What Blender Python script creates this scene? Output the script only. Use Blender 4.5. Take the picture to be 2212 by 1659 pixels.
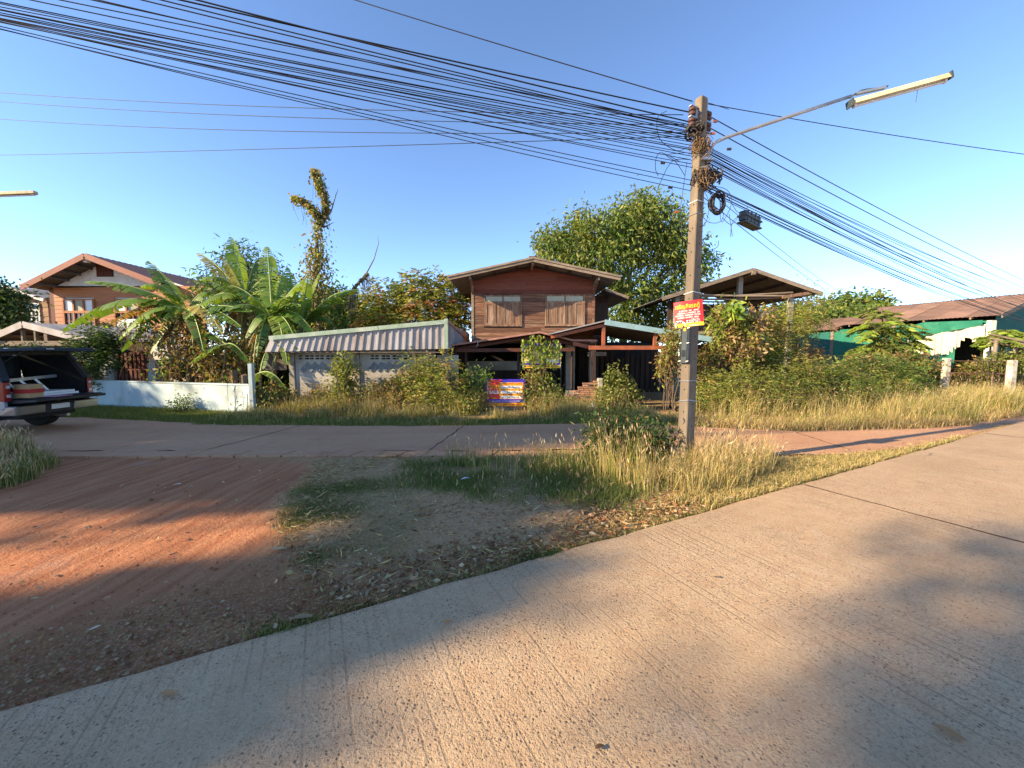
import bpy, bmesh, math, random
import numpy as np
from mathutils import Vector, Matrix

for _o in list(bpy.data.objects):
    bpy.data.objects.remove(_o)
scene = bpy.context.scene
col = scene.collection
R = math.radians
rng = np.random.default_rng(7)
random.seed(7)

# ---------------------------------------------------------------- camera
EYE = 1.75
PITCH = R(4.3)
FPX, CXP, CYP = 830.0, 1106.0, 829.5          # focal length and centre on a 2212 px wide picture
cd = bpy.data.cameras.new('camera')
cd.sensor_width = 36.0
cd.lens = 36.0 * FPX / 2212.0
cd.clip_start = 0.05
cd.clip_end = 3000
cam = bpy.data.objects.new('camera', cd)
cam.location = (0, 0, EYE)
cam.rotation_euler = (R(90) - PITCH, 0, 0)
col.objects.link(cam)
scene.camera = cam

# ---------------------------------------------------------------- sky, sun, exposure
SUN_EL = R(24.5)
SUN_DIR = Vector((-0.93 * math.cos(SUN_EL), -0.365 * math.cos(SUN_EL), math.sin(SUN_EL))).normalized()  # towards the sun
world = bpy.data.worlds.new('World')
scene.world = world
world.use_nodes = True
wn = world.node_tree
wn.nodes.clear()
wo = wn.nodes.new('ShaderNodeOutputWorld')
wb = wn.nodes.new('ShaderNodeBackground')
sk = wn.nodes.new('ShaderNodeTexSky')
sk.sky_type = 'NISHITA'
sk.sun_disc = False
sk.sun_elevation = SUN_EL
sk.sun_rotation = math.atan2(SUN_DIR.x, SUN_DIR.y)
sk.altitude = 150
sk.air_density = 0.66
sk.dust_density = 0.0
sk.ozone_density = 3.0
wb.inputs['Strength'].default_value = 0.15
wn.links.new(sk.outputs[0], wb.inputs['Color'])
wn.links.new(wb.outputs[0], wo.inputs['Surface'])

sd = bpy.data.lights.new('sun', 'SUN')
sd.energy = 5.0
sd.angle = R(0.53)
sd.color = (1.0, 0.79, 0.50)
sun = bpy.data.objects.new('sun', sd)
sun.rotation_euler = (-SUN_DIR).to_track_quat('-Z', 'Y').to_euler()
sun.location = (-30, -12, 20)
col.objects.link(sun)

scene.view_settings.view_transform = 'Standard'
scene.view_settings.look = 'None'
scene.view_settings.exposure = 1.38
scene.view_settings.gamma = 1.0
scene.view_settings.use_curve_mapping = False
scene.render.engine = 'CYCLES'
scene.cycles.use_denoising = True
scene.cycles.max_bounces = 8
scene.cycles.transparent_max_bounces = 12

# ---------------------------------------------------------------- measuring helpers
def _ray(x, y):
    r = (x - CXP) / FPX
    d = (y - CYP) / FPX
    return r, math.cos(PITCH) - d * math.sin(PITCH), -math.sin(PITCH) - d * math.cos(PITCH)
def at(x, y, Y):
    """world point seen at picture position (x, y) and standing at depth Y"""
    a, b, c = _ray(x, y)
    t = Y / b
    return Vector((a * t, Y, EYE + c * t))
def gp(x, y, z=0.0):
    """ground point seen at picture position"""
    a, b, c = _ray(x, y)
    t = (z - EYE) / c
    return (a * t, b * t)

# ---------------------------------------------------------------- object helpers
WO = {}                                         # world origin of every root
def tag(o, label=None, cat=None, group=None, kind=None):
    if label: o['label'] = label
    if cat: o['category'] = cat
    if group: o['group'] = group
    if kind: o['kind'] = kind
    return o
def thing(name, label, cat, loc=(0, 0, 0), group=None, rotz=0.0):
    o = bpy.data.objects.new(name, None)
    o.empty_display_size = 0.2
    col.objects.link(o)
    o.location = loc
    o.rotation_euler = (0, 0, rotz)
    WO[o.name] = Vector((0, 0, 0)) if rotz else Vector(loc)
    return tag(o, label, cat, group)
def origin(o):
    while o is not None:
        if o.name in WO:
            return WO[o.name]
        o = o.parent
    return Vector((0, 0, 0))

class MB:
    def __init__(s):
        s.v = []; s.f = []; s.uv = None
    def quad(s, a, b, c, d):
        n = len(s.v); s.v += [tuple(a), tuple(b), tuple(c), tuple(d)]; s.f.append((n, n+1, n+2, n+3)); return s
    def poly(s, pts):
        n = len(s.v); s.v += [tuple(p) for p in pts]; s.f.append(tuple(range(n, n+len(pts)))); return s
    def hexa(s, p):
        """eight corners: bottom ring then top ring"""
        n = len(s.v); s.v += [tuple(q) for q in p]
        s.f += [(n+3, n+2, n+1, n), (n+4, n+5, n+6, n+7)] + [(n+i, n+(i+1) % 4, n+4+(i+1) % 4, n+4+i) for i in range(4)]
        return s
    def box(s, x0, x1, y0, y1, z0, z1):
        return s.hexa([(x0, y0, z0), (x1, y0, z0), (x1, y1, z0), (x0, y1, z0), (x0, y0, z1), (x1, y0, z1), (x1, y1, z1), (x0, y1, z1)])
    def beam(s, p, q, w, h, up=(0, 0, 1)):
        p = Vector(p); q = Vector(q); d = (q - p).normalized(); u = Vector(up)
        if abs(d.dot(u)) > 0.98: u = Vector((0, 1, 0))
        r = d.cross(u).normalized(); u = r.cross(d).normalized()
        r *= w / 2; u *= h / 2
        return s.hexa([p-r-u, p+r-u, q+r-u, q-r-u, p-r+u, p+r+u, q+r+u, q-r+u])
    def prism(s, prof, d):
        """flat polygon pushed along vector d"""
        n = len(s.v); m = len(prof); d = Vector(d)
        s.v += [tuple(p) for p in prof] + [tuple(Vector(p) + d) for p in prof]
        s.f.append(tuple(range(n, n+m))); s.f.append(tuple(range(n+2*m-1, n+m-1, -1)))
        s.f += [(n+i, n+m+i, n+m+(i+1) % m, n+(i+1) % m) for i in range(m)]
        return s
    def tube(s, pts, rad, k=6, cap=True):
        pts = [Vector(p) for p in pts]; m = len(pts)
        if not hasattr(rad, '__len__'): rad = [rad] * m
        n0 = len(s.v); prev = None
        for i, p in enumerate(pts):
            t = (pts[min(i+1, m-1)] - pts[max(i-1, 0)])
            t = t.normalized() if t.length > 1e-9 else Vector((0, 0, 1))
            if prev is None:
                a = Vector((0, 0, 1)) if abs(t.z) < 0.9 else Vector((1, 0, 0))
                u = t.cross(a).normalized()
            else:
                u = (prev - t * prev.dot(t)); u = u.normalized() if u.length > 1e-6 else t.orthogonal().normalized()
            prev = u; w = t.cross(u)
            for j in range(k):
                a = 2 * math.pi * j / k
                s.v.append(tuple(p + (u * math.cos(a) + w * math.sin(a)) * rad[i]))
        for i in range(m - 1):
            for j in range(k):
                a = n0 + i*k + j; b = n0 + i*k + (j+1) % k
                s.f.append((a, b, b+k, a+k))
        if cap:
            s.f.append(tuple(n0 + j for j in range(k-1, -1, -1))); s.f.append(tuple(n0 + (m-1)*k + j for j in range(k)))
        return s
    def lathe(s, c, axis, prof, k=16):
        """prof: list of (distance along axis, radius)"""
        axis = Vector(axis).normalized(); c = Vector(c)
        pts = [c + axis * a for a, r in prof]
        return s.tube2(pts, [r for a, r in prof], axis, k)
    def tube2(s, pts, rad, axis, k):
        u = axis.orthogonal().normalized(); w = axis.cross(u); n0 = len(s.v); m = len(pts)
        for p, r in zip(pts, rad):
            for j in range(k):
                a = 2*math.pi*j/k
                s.v.append(tuple(p + (u*math.cos(a) + w*math.sin(a)) * r))
        for i in range(m-1):
            for j in range(k):
                a = n0+i*k+j; b = n0+i*k+(j+1) % k
                s.f.append((a, b, b+k, a+k))
        s.f.append(tuple(n0+j for j in range(k-1, -1, -1))); s.f.append(tuple(n0+(m-1)*k+j for j in range(k)))
        return s
    def build(s, name, mat, parent=None, smooth=False, bevel=0.0):
        w = origin(parent)
        me = bpy.data.meshes.new(name)
        me.from_pydata([(a-w.x, b-w.y, c-w.z) for a, b, c in s.v], [], s.f)
        bm = bmesh.new(); bm.from_mesh(me)
        bmesh.ops.recalc_face_normals(bm, faces=bm.faces)
        if bevel:
            bmesh.ops.bevel(bm, geom=bm.edges[:], offset=bevel, segments=1, affect='EDGES', clamp_overlap=True)
        bm.to_mesh(me); bm.free()
        if smooth:
            me.polygons.foreach_set('use_smooth', [True] * len(me.polygons))
        me.materials.append(mat)
        o = bpy.data.objects.new(name, me)
        col.objects.link(o)
        if parent: o.parent = parent
        return o

def np_mesh(name, V, F, mat, parent=None, colors=None, smooth=False):
    """V (n,3), F (m,3|4) numpy arrays, colors (n,3) per vertex"""
    w = origin(parent)
    V = np.asarray(V, dtype=np.float32) - np.array(w, dtype=np.float32)
    F = np.asarray(F, dtype=np.int32)
    me = bpy.data.meshes.new(name)
    k = F.shape[1]
    me.vertices.add(len(V)); me.vertices.foreach_set('co', V.ravel())
    me.loops.add(F.size); me.loops.foreach_set('vertex_index', F.ravel())
    me.polygons.add(len(F)); me.polygons.foreach_set('loop_start', np.arange(0, F.size, k, dtype=np.int32))
    if smooth: me.polygons.foreach_set('use_smooth', np.ones(len(F), dtype=bool))
    me.update(calc_edges=True)
    if colors is not None:
        a = me.color_attributes.new('Col', 'FLOAT_COLOR', 'POINT')
        c4 = np.ones((len(V), 4), dtype=np.float32); c4[:, :3] = colors
        a.data.foreach_set('color', c4.ravel())
    me.materials.append(mat)
    o = bpy.data.objects.new(name, me)
    col.objects.link(o)
    if parent: o.parent = parent
    return o

def text_mesh(body, size, mat, parent, M, bold=0.0, name='lettering', align='LEFT', xs=1.0, width=None):
    """flat lettering: M maps the text plane (x right, y up) to the world"""
    cu = bpy.data.curves.new('t', 'FONT')
    cu.body = body; cu.size = size; cu.offset = bold; cu.align_x = align; cu.resolution_u = 3
    t = bpy.data.objects.new('t', cu); col.objects.link(t)
    dg = bpy.context.evaluated_depsgraph_get(); dg.update()
    me = bpy.data.meshes.new_from_object(t.evaluated_get(dg))
    bpy.data.objects.remove(t); bpy.data.curves.remove(cu)
    n = len(me.vertices)
    co = np.zeros(n*3, dtype=np.float32); me.vertices.foreach_get('co', co); co = co.reshape(-1, 3)
    if n and width:
        xs = width / max(1e-6, co[:, 0].max() - co[:, 0].min())
    w = origin(parent)
    for i, v in enumerate(me.vertices):
        v.co = (M @ Vector((v.co.x*xs, v.co.y, 0))) - w
    me.materials.clear(); me.materials.append(mat)
    o = bpy.data.objects.new(name, me); col.objects.link(o); o.parent = parent
    return o

# ---------------------------------------------------------------- materials
def _nt(name):
    m = bpy.data.materials.new(name); m.use_nodes = True
    nt = m.node_tree; nt.nodes.clear()
    out = nt.nodes.new('ShaderNodeOutputMaterial')
    return m, nt, out
def N(nt, t, **kw):
    n = nt.nodes.new(t)
    for k, v in kw.items():
        if k.startswith('i_'): n.inputs[k[2:].replace('_', ' ')].default_value = v
        elif k.startswith('n_'): n.inputs[int(k[2:])].default_value = v
        else: setattr(n, k, v)
    return n
def mix(nt, fac, a, b, mode='MIX'):
    n = nt.nodes.new('ShaderNodeMix'); n.data_type = 'RGBA'; n.blend_type = mode
    for i, x in ((0, fac), (6, a), (7, b)):
        if hasattr(x, 'is_output') or hasattr(x, 'links'): nt.links.new(x, n.inputs[i])
        else: n.inputs[i].default_value = x if i == 0 else (x[0], x[1], x[2], 1)
    return n.outputs[2]
def ramp(nt, src, stops):
    n = nt.nodes.new('ShaderNodeValToRGB')
    e = n.color_ramp.elements
    while len(e) < len(stops): e.new(0.5)
    for el, (p, c) in zip(e, stops):
        el.position = p
        el.color = (c, c, c, 1) if not hasattr(c, '__len__') else (c[0], c[1], c[2], 1)
    nt.links.new(src, n.inputs[0])
    return n.outputs[0]
def noise(nt, coord, scale, detail=5, rough=0.55, mp=None):
    if mp is not None:
        m = N(nt, 'ShaderNodeMapping'); m.inputs['Scale'].default_value = mp
        nt.links.new(coord, m.inputs[0]); coord = m.outputs[0]
    n = N(nt, 'ShaderNodeTexNoise', i_Scale=scale, i_Detail=detail, i_Roughness=rough)
    nt.links.new(coord, n.inputs['Vector'])
    return n.outputs[0]
MATS = {}
def pm(name, c1, c2=None, scale=3.0, mp=(1, 1, 1), rough=0.85, bump=0.15, bscale=40.0, rand=0.0, metallic=0.0, c3=None, c3amt=0.35, spec=0.3, alpha=1.0, bdist=0.01, trans=0.0):
    """procedural surface: two-tone noise, a sparse third tone for wear, per-object variation, fine relief"""
    if c2 is None: c2 = tuple(x*0.72 for x in c1)
    m, nt, out = _nt(name)
    tc = N(nt, 'ShaderNodeTexCoord').outputs['Object']
    oi = N(nt, 'ShaderNodeObjectInfo')
    ad = N(nt, 'ShaderNodeVectorMath', operation='MULTIPLY_ADD')
    ad.inputs[1].default_value = (1, 1, 1)
    cb = N(nt, 'ShaderNodeCombineXYZ'); mu = N(nt, 'ShaderNodeMath', operation='MULTIPLY', n_1=37.0)
    nt.links.new(oi.outputs['Random'], mu.inputs[0])
    for i in range(3): nt.links.new(mu.outputs[0], cb.inputs[i])
    nt.links.new(tc, ad.inputs[0]); nt.links.new(cb.outputs[0], ad.inputs[2])
    co = ad.outputs[0]
    f = noise(nt, co, scale, 6, 0.6, mp)
    c = mix(nt, ramp(nt, f, [(0.34, 0), (0.66, 1)]), c1, c2)
    if c3 is not None:
        f2 = noise(nt, co, scale*0.43, 7, 0.68, mp)
        c = mix(nt, ramp(nt, f2, [(0.62-c3amt*0.4, 0), (0.78-c3amt*0.3, 1)]), c, c3)
    if rand:
        mr = N(nt, 'ShaderNodeMapRange'); mr.inputs[3].default_value = 1-rand; mr.inputs[4].default_value = 1+rand
        nt.links.new(oi.outputs['Random'], mr.inputs[0])
        c = mix(nt, 1.0, c, mr.outputs[0], 'MULTIPLY')
    b = N(nt, 'ShaderNodeBsdfPrincipled', i_Roughness=rough, i_Metallic=metallic)
    b.inputs['Specular IOR Level'].default_value = spec
    b.inputs['Alpha'].default_value = alpha
    nt.links.new(c, b.inputs['Base Color'])
    if bump:
        bn = N(nt, 'ShaderNodeBump', i_Strength=bump, i_Distance=bdist)
        nt.links.new(noise(nt, co, bscale, 4, 0.6, mp), bn.inputs['Height'])
        nt.links.new(bn.outputs[0], b.inputs['Normal'])
    sh = b.outputs[0]
    if trans:
        t = N(nt, 'ShaderNodeBsdfTranslucent'); nt.links.new(c, t.inputs[0])
        ms = N(nt, 'ShaderNodeMixShader', n_0=trans); nt.links.new(sh, ms.inputs[1]); nt.links.new(t.outputs[0], ms.inputs[2]); sh = ms.outputs[0]
    nt.links.new(sh, out.inputs[0])
    MATS[name] = m
    return m
def leafmat(name, trans=0.42, gloss=0.35, tint=(1, 1, 1)):
    """leaf blade coloured per leaf, lets some light through"""
    m, nt, out = _nt(name)
    at_ = N(nt, 'ShaderNodeAttribute', attribute_name='Col')
    c = mix(nt, 1.0, at_.outputs['Color'], tint, 'MULTIPLY')
    b = N(nt, 'ShaderNodeBsdfPrincipled', i_Roughness=0.5)
    b.inputs['Specular IOR Level'].default_value = gloss
    nt.links.new(c, b.inputs['Base Color'])
    t = N(nt, 'ShaderNodeBsdfTranslucent')
    nt.links.new(mix(nt, 1.0, c, (1.25, 1.15, 0.55), 'MULTIPLY'), t.inputs[0])
    ms = N(nt, 'ShaderNodeMixShader', n_0=trans)
    nt.links.new(b.outputs[0], ms.inputs[1]); nt.links.new(t.outputs[0], ms.inputs[2])
    nt.links.new(ms.outputs[0], out.inputs[0])
    return m

LEAF = leafmat('leaf_blade')
GRASS = leafmat('grass_blade', 0.3, 0.2)
M_bark = pm('bark', (.16, .12, .085), (.08, .06, .045), 6, (1, 1, .3), bump=.5, bscale=30)
M_conc = pm('weathered_concrete', (.36, .32, .26), (.25, .22, .18), 4, rough=.9, bump=.25, bscale=60, c3=(.13, .11, .09), c3amt=.3)
M_polec = pm('pole_concrete', (.28, .22, .15), (.155, .12, .083), 3, (1, 1, .35), rough=.9, bump=.3, bscale=50, c3=(.13, .10, .075), c3amt=.5)
M_plaster = pm('grey_plaster', (.47, .43, .37), (.36, .32, .27), 2.0, rough=.92, bump=.15, c3=(.22, .19, .15), c3amt=.3)
M_bluewall = pm('pale_blue_paint', (.50, .60, .60), (.43, .53, .54), 1.6, (1, 1, .6), rough=.85, c3=(.24, .24, .21), c3amt=.34)
M_white = pm('white_paint', (.74, .73, .69), (.62, .60, .55), 3, rough=.7, c3=(.42, .38, .31), c3amt=.2)
M_wood = pm('old_teak', (.20, .085, .045), (.11, .05, .03), 7, (.35, 1, 5), rough=.8, bump=.35, bscale=30, rand=.3, c3=(.27, .185, .12), c3amt=.36)
M_woodr = pm('red_stained_boards', (.22, .062, .034), (.14, .042, .027), 7, (.35, 1, 5), rough=.75, bump=.3, bscale=30, rand=.22, c3=(.15, .085, .055), c3amt=.25)
M_shut = pm('shutter_wood', (.26, .145, .085), (.14, .075, .045), 6, (4, 1, .35), rough=.75, bump=.3, bscale=28, rand=.3, c3=(.36, .27, .19), c3amt=.36)
M_greywood = pm('silvered_wood', (.30, .23, .165), (.16, .12, .085), 5, (.5, 1, 3), rough=.85, bump=.35, bscale=30, rand=.15)
M_darkwood = pm('dark_wood', (.07, .038, .025), (.04, .024, .018), 5, (1, 1, .4), rough=.75, rand=.2)
M_orangewood = pm('varnished_orange_boards', (.47, .185, .065), (.37, .135, .05), 6, (.3, 1, 5), rough=.55, bump=.2, bscale=30, rand=.14, c3=(.30, .11, .045), c3amt=.2)
M_tanwood = pm('faded_tan_boards', (.36, .22, .12), (.26, .15, .085), 6, (.3, 1, 5), rough=.75, rand=.15, c3=(.18, .12, .08))
M_doorred = pm('maroon_door', (.16, .045, .028), (.11, .03, .02), 4, (3, 1, .4), rough=.6, rand=.1)
M_rust = pm('rusty_sheet', (.21, .095, .058), (.13, .062, .043), 1.7, (1, .4, 1), rough=.8, metallic=.15, bump=.1, rand=.15, c3=(.09, .055, .045), c3amt=.35)
M_tin = pm('galvanised_sheet', (.42, .39, .38), (.32, .295, .29), 2.2, (1, 1, .3), rough=.6, metallic=.25, bump=.05, c3=(.22, .17, .14), c3amt=.35, rand=.08)
M_shedroof = pm('sun_bleached_rusty_sheet', (.28, .165, .115), (.20, .115, .08), 1.5, (1, .4, 1), rough=.85, bump=.1, rand=.15, c3=(.13, .085, .07), c3amt=.35)
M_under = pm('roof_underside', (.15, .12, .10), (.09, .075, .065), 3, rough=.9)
M_greentrim = pm('green_trim', (.30, .38, .29), (.22, .30, .22), 4, rough=.6, c3=(.48, .50, .42))
M_aqua = pm('aqua_trim', (.27, .41, .43), (.22, .34, .36), 4, rough=.5, c3=(.35, .42, .40), c3amt=.25)
M_redpaint = pm('red_oxide_steel', (.43, .12, .05), (.30, .085, .04), 5, rough=.6, c3=(.17, .075, .045))
M_dkred = pm('dull_red_timber', (.12, .042, .026), (.08, .03, .02), 5, rough=.75)
M_redtrim = pm('brick_red_trim', (.30, .10, .065), (.23, .08, .052), 3, rough=.6)
M_pinktrim = pm('faded_red_edge', (.42, .21, .16), (.30, .14, .10), 4, rough=.7)
M_grayroof = pm('grey_roof_sheet', (.32, .32, .33), (.22, .22, .23), 2.5, rough=.8, c3=(.13, .12, .11))
M_duskroof = pm('maroon_roof_sheet', (.12, .07, .072), (.09, .055, .058), 2.5, rough=.75)
M_glass = pm('window_glass', (.045, .05, .055), (.03, .035, .04), 2, rough=.12, bump=.02, spec=.8)
M_frost = pm('frosted_pane', (.43, .43, .32), (.36, .36, .27), 4, rough=.75, rand=.06)
M_brightpane = pm('sunlit_pane', (.80, .80, .76), (.74, .74, .70), 4, rough=.3, spec=.6)  # sunlight on the panes is put into the pale colour
M_brick = pm('red_clay_brick', (.42, .21, .12), (.30, .14, .085), 8, rough=.9, bump=.4, rand=.25, c3=(.5, .34, .22), c3amt=.25)
M_mortar = pm('mortar', (.32, .28, .23), (.22, .19, .16), 8, rough=.95, bump=.4)
M_black = pm('black_rubber', (.02, .02, .021), (.012, .012, .013), 6, rough=.75, bump=.1)
M_cable = pm('cable_sheath', (.022, .022, .027), (.014, .014, .018), 3, rough=.55, bump=0)
M_metal = pm('galvanised_steel', (.45, .46, .46), (.34, .35, .35), 5, rough=.42, metallic=.7, bump=.05)
M_porc = pm('brown_porcelain', (.13, .06, .04), (.09, .045, .03), 5, rough=.3)
M_darksoil = pm('damp_soil', (.11, .06, .035), (.07, .04, .025), 9, rough=.95)
M_dkglass = pm('blue_grey_block_glass', (.16, .19, .215), (.12, .145, .165), 5, rough=.35)
M_shade = pm('interior_shade_black', (.03, .026, .022), (.02, .018, .016), 4, rough=.95)  # near-black that paints in the shade inside the buildings
# ================================================================ GROUND AND ROADS
ROAD_P = np.array((-2.5, 1.75)); ROAD_D = np.array((0.8887, 0.4585)); ROAD_N = np.array((0.4585, -0.8887))   # left edge, run, towards the camera
def road_c(x, y):
    """coordinates along and across the main road (across > 0 on the concrete)"""
    return (x-ROAD_P[0])*ROAD_D[0] + (y-ROAD_P[1])*ROAD_D[1], (x-ROAD_P[0])*ROAD_N[0] + (y-ROAD_P[1])*ROAD_N[1]

def inside(poly, X, Y):
    r = np.zeros(X.shape, dtype=bool); n = len(poly)
    for i in range(n):
        x0, y0 = poly[i]; x1, y1 = poly[(i+1) % n]
        if y0 == y1: continue
        c = ((y0 > Y) != (y1 > Y)) & (X < (x1-x0)*(Y-y0)/(y1-y0)+x0)
        r ^= c
    return r
def sdist(poly, X, Y):
    d = np.full(X.shape, 1e9); n = len(poly)
    for i in range(n):
        ax, ay = poly[i]; bx, by = poly[(i+1) % n]
        vx, vy = bx-ax, by-ay; L = vx*vx+vy*vy
        t = np.clip(((X-ax)*vx+(Y-ay)*vy)/max(L, 1e-9), 0, 1)
        d = np.minimum(d, np.hypot(X-ax-t*vx, Y-ay-t*vy))
    return np.where(inside(poly, X, Y), -d, d)
def vnoise(X, Y, s, seed=0):
    """smooth value noise"""
    r = np.random.default_rng(seed).random((64, 64))
    u = X*s; v = Y*s; i = np.floor(u).astype(int); j = np.floor(v).astype(int); a = u-i; b = v-j
    a = a*a*(3-2*a); b = b*b*(3-2*b)
    g = lambda p, q: r[p % 64, q % 64]
    return (g(i, j)*(1-a)+g(i+1, j)*a)*(1-b)+(g(i, j+1)*(1-a)+g(i+1, j+1)*a)*b
def smooth(a, b, x):
    t = np.clip((x-a)/(b-a), 0, 1); return t*t*(3-2*t)

DIRT = [(-30, 6.0), (-8.6, 6.75), (-6.2, 6.75), (-3.25, 6.4), (-2.95, 5.6), (-2.8, 4.86), (-2.6, 4.13), (-2.1, 3.41), (-1.35, 2.7), (-1.0, 2.3), (-2.5, 1.5), (-30, -13)]
CROSS = [(-40, 17.0), (-14.6, 10.9), (-12.1, 10.62), (-7, 9.45), (-2.3, 9.3), (2.3, 9.7), (4.4, 9.24), (6.6, 8.7), (9.5, 9.0), (11, 9.36), (14.6, 10.9), (14.5, 10.3),
         (10.6, 8.3), (9.06, 7.85), (7.3, 7.07), (5.6, 6.6), (4.46, 6.6), (1.4, 7.05), (0.3, 6.95), (-0.4, 6.88), (-3.2, 6.87), (-6.3, 6.88), (-9.4, 6.89), (-40, 12.6)]
LAWN = [(-3.2, 6.3), (-2.9, 5.6), (-2.8, 4.86), (-2.6, 4.1), (-2.0, 3.4), (-1.2, 2.5), (13.4, 9.9), (9.06, 7.85), (7.3, 7.07), (5.6, 6.6), (4.46, 6.6), (1.4, 7.05), (-0.4, 6.5)]
GREENS = [([gp(*p) for p in [(900, 1000), (1290, 985), (1330, 1095), (1100, 1085), (880, 1050)]], .55),
          ([gp(*p) for p in [(650, 1060), (850, 1030), (900, 1130), (640, 1130)]], .3),
          ([gp(*p) for p in [(760, 1135), (900, 1120), (860, 1200), (680, 1210)]], .3)]

# fine grid near the camera, coarse far away, out to the horizon
def axis(lo, hi, s, far):
    a = list(np.arange(lo, hi, s)); st = s; x = hi
    while x < far: a.append(x); st *= 1.35; x += st
    a.append(far); x = lo; st = s; left = []
    while x > -far: st *= 1.35; x -= st; left.append(max(x, -far))
    return np.array(left[::-1] + a)
gx = axis(-9, 14, .07, 900); gy = axis(.4, 11.5, .06, 900)
GX, GY = np.meshgrid(gx, gy)
X = GX.ravel(); Y = GY.ravel()
ra, rc = road_c(X, Y)
wob = (vnoise(X, Y, 1.3, 1)-.5)*.5 + (vnoise(X, Y, 5, 2)-.5)*.22
dirt = 1 - smooth(-.3, .3, sdist(DIRT, X, Y)+wob)
dirt = np.maximum(dirt, (1-smooth(-.25, .35, sdist([(4.4, 6.5), (5.5, 6.3), (7.5, 6.8), (14.5, 10.2), (14.5, 11), (9.4, 9.1), (6.6, 8.8)], X, Y)+wob))*.85)
green = np.zeros_like(X)
for poly, amt in GREENS:
    green = np.maximum(green, (1-smooth(-.2, .35, sdist(poly, X, Y)+wob))*amt)
gravel = dirt*(1-smooth(.1, 1.25, -rc + (vnoise(X, Y, .9, 5)-.5)*.9))
gravel = np.maximum(gravel, .45*(1-smooth(.15, 1.3, np.hypot((X+1.5)/1.2, (Y-2.95)/.8))))
far = smooth(10.5, 13, Y)
Z = (vnoise(X, Y, 2.2, 3)-.5)*.022 + (vnoise(X, Y, 9, 4)-.5)*.008*(1-dirt) + (vnoise(X, Y, 0.8, 8)-.5)*.03
rut = X + .16*Y + .12*np.sin(.9*Y)
Z += dirt*(.010*np.sin(rut*9+2*vnoise(X, Y, .7, 14))*vnoise(X, Y, .6, 12) + .016*(vnoise(rut, Y*.2, 3.2, 15)-.5))
Z += .04*smooth(.1, .8, -rc)*(1-smooth(-.2, .4, sdist(LAWN, X, Y)))*(1-dirt)
Z *= (np.hypot(X, Y) < 40)
under = (rc > -.05) | (sdist(CROSS, X, Y) < .05) | ((Y > 6.55) & (Y < 7.0) & (X > -9.4) & (X < .25))
Z = np.where(under, -.02, np.minimum(Z, .045) - .012)
m_ground, nt, out = _nt('laterite_soil_and_verge')
tc = N(nt, 'ShaderNodeTexCoord').outputs['Object']
at_ = N(nt, 'ShaderNodeAttribute', attribute_name='Col')
sp = N(nt, 'ShaderNodeSeparateColor'); nt.links.new(at_.outputs['Color'], sp.inputs[0])
n1 = noise(nt, tc, 3.2, 8, .62); n2 = noise(nt, tc, 38, 5, .7); n3 = noise(nt, tc, 1.1, 6, .6)
soil = mix(nt, ramp(nt, n2, [(.35, 0), (.62, 1)]), (.26, .135, .06), (.50, .32, .16))
soil = mix(nt, ramp(nt, n1, [(.4, 0), (.65, .7)]), soil, (.42, .26, .135))
tr = noise(nt, tc, 2.2, 6, .6, (1.0, 6.0, 1))
mpn = N(nt, 'ShaderNodeMapping'); mpn.inputs['Rotation'].default_value = (0, 0, R(-9)); mpn.inputs['Scale'].default_value = (6, .45, 1)
nt.links.new(tc, mpn.inputs[0])
tr = N(nt, 'ShaderNodeTexNoise', i_Scale=1.6, i_Detail=6, i_Roughness=.6); nt.links.new(mpn.outputs[0], tr.inputs['Vector'])
red = mix(nt, ramp(nt, tr.outputs[0], [(.36, 0), (.66, 1)]), (.34, .12, .052), (.50, .225, .105))
red = mix(nt, ramp(nt, n2, [(.52, 0), (.72, .6)]), red, (.52, .26, .14))
red = mix(nt, ramp(nt, n3, [(.60, 0), (.72, .35)]), red, (.36, .27, .215))
gv = N(nt, 'ShaderNodeTexVoronoi', i_Scale=46.0); nt.links.new(tc, gv.inputs['Vector'])
grv = mix(nt, .12, mix(nt, ramp(nt, gv.outputs[0], [(.1, 0), (.55, 1)]), (.46, .26, .135), (.28, .135, .06)), gv.outputs['Color'], 'SOFT_LIGHT')
grn = mix(nt, ramp(nt, n2, [(.35, 0), (.65, 1)]), (.10, .095, .035), (.27, .21, .10))
c = mix(nt, sp.outputs[0], soil, red)
c = mix(nt, sp.outputs[2], c, grv)
c = mix(nt, sp.outputs[1], c, grn)
b = N(nt, 'ShaderNodeBsdfPrincipled', i_Roughness=.95); b.inputs['Specular IOR Level'].default_value = .15
nt.links.new(c, b.inputs['Base Color'])
h = N(nt, 'ShaderNodeMath', operation='MULTIPLY_ADD', n_1=.6); nt.links.new(n2, h.inputs[0]); nt.links.new(noise(nt, tc, 11, 6, .7), h.inputs[2])
bp = N(nt, 'ShaderNodeBump', i_Strength=.75, i_Distance=.035); nt.links.new(h.outputs[0], bp.inputs['Height']); nt.links.new(bp.outputs[0], b.inputs['Normal'])
nt.links.new(b.outputs[0], out.inputs[0])
nx, ny = len(gx), len(gy)
idx = (np.arange(ny-1)[:, None]*nx + np.arange(nx-1)[None, :]).ravel()
ground = np_mesh('ground', np.stack([X, Y, Z], 1), np.stack([idx, idx+1, idx+nx+1, idx+nx], 1), m_ground, None, np.stack([dirt, np.maximum(green, far*.45), gravel], 1), True)
tag(ground, kind='structure')

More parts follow.
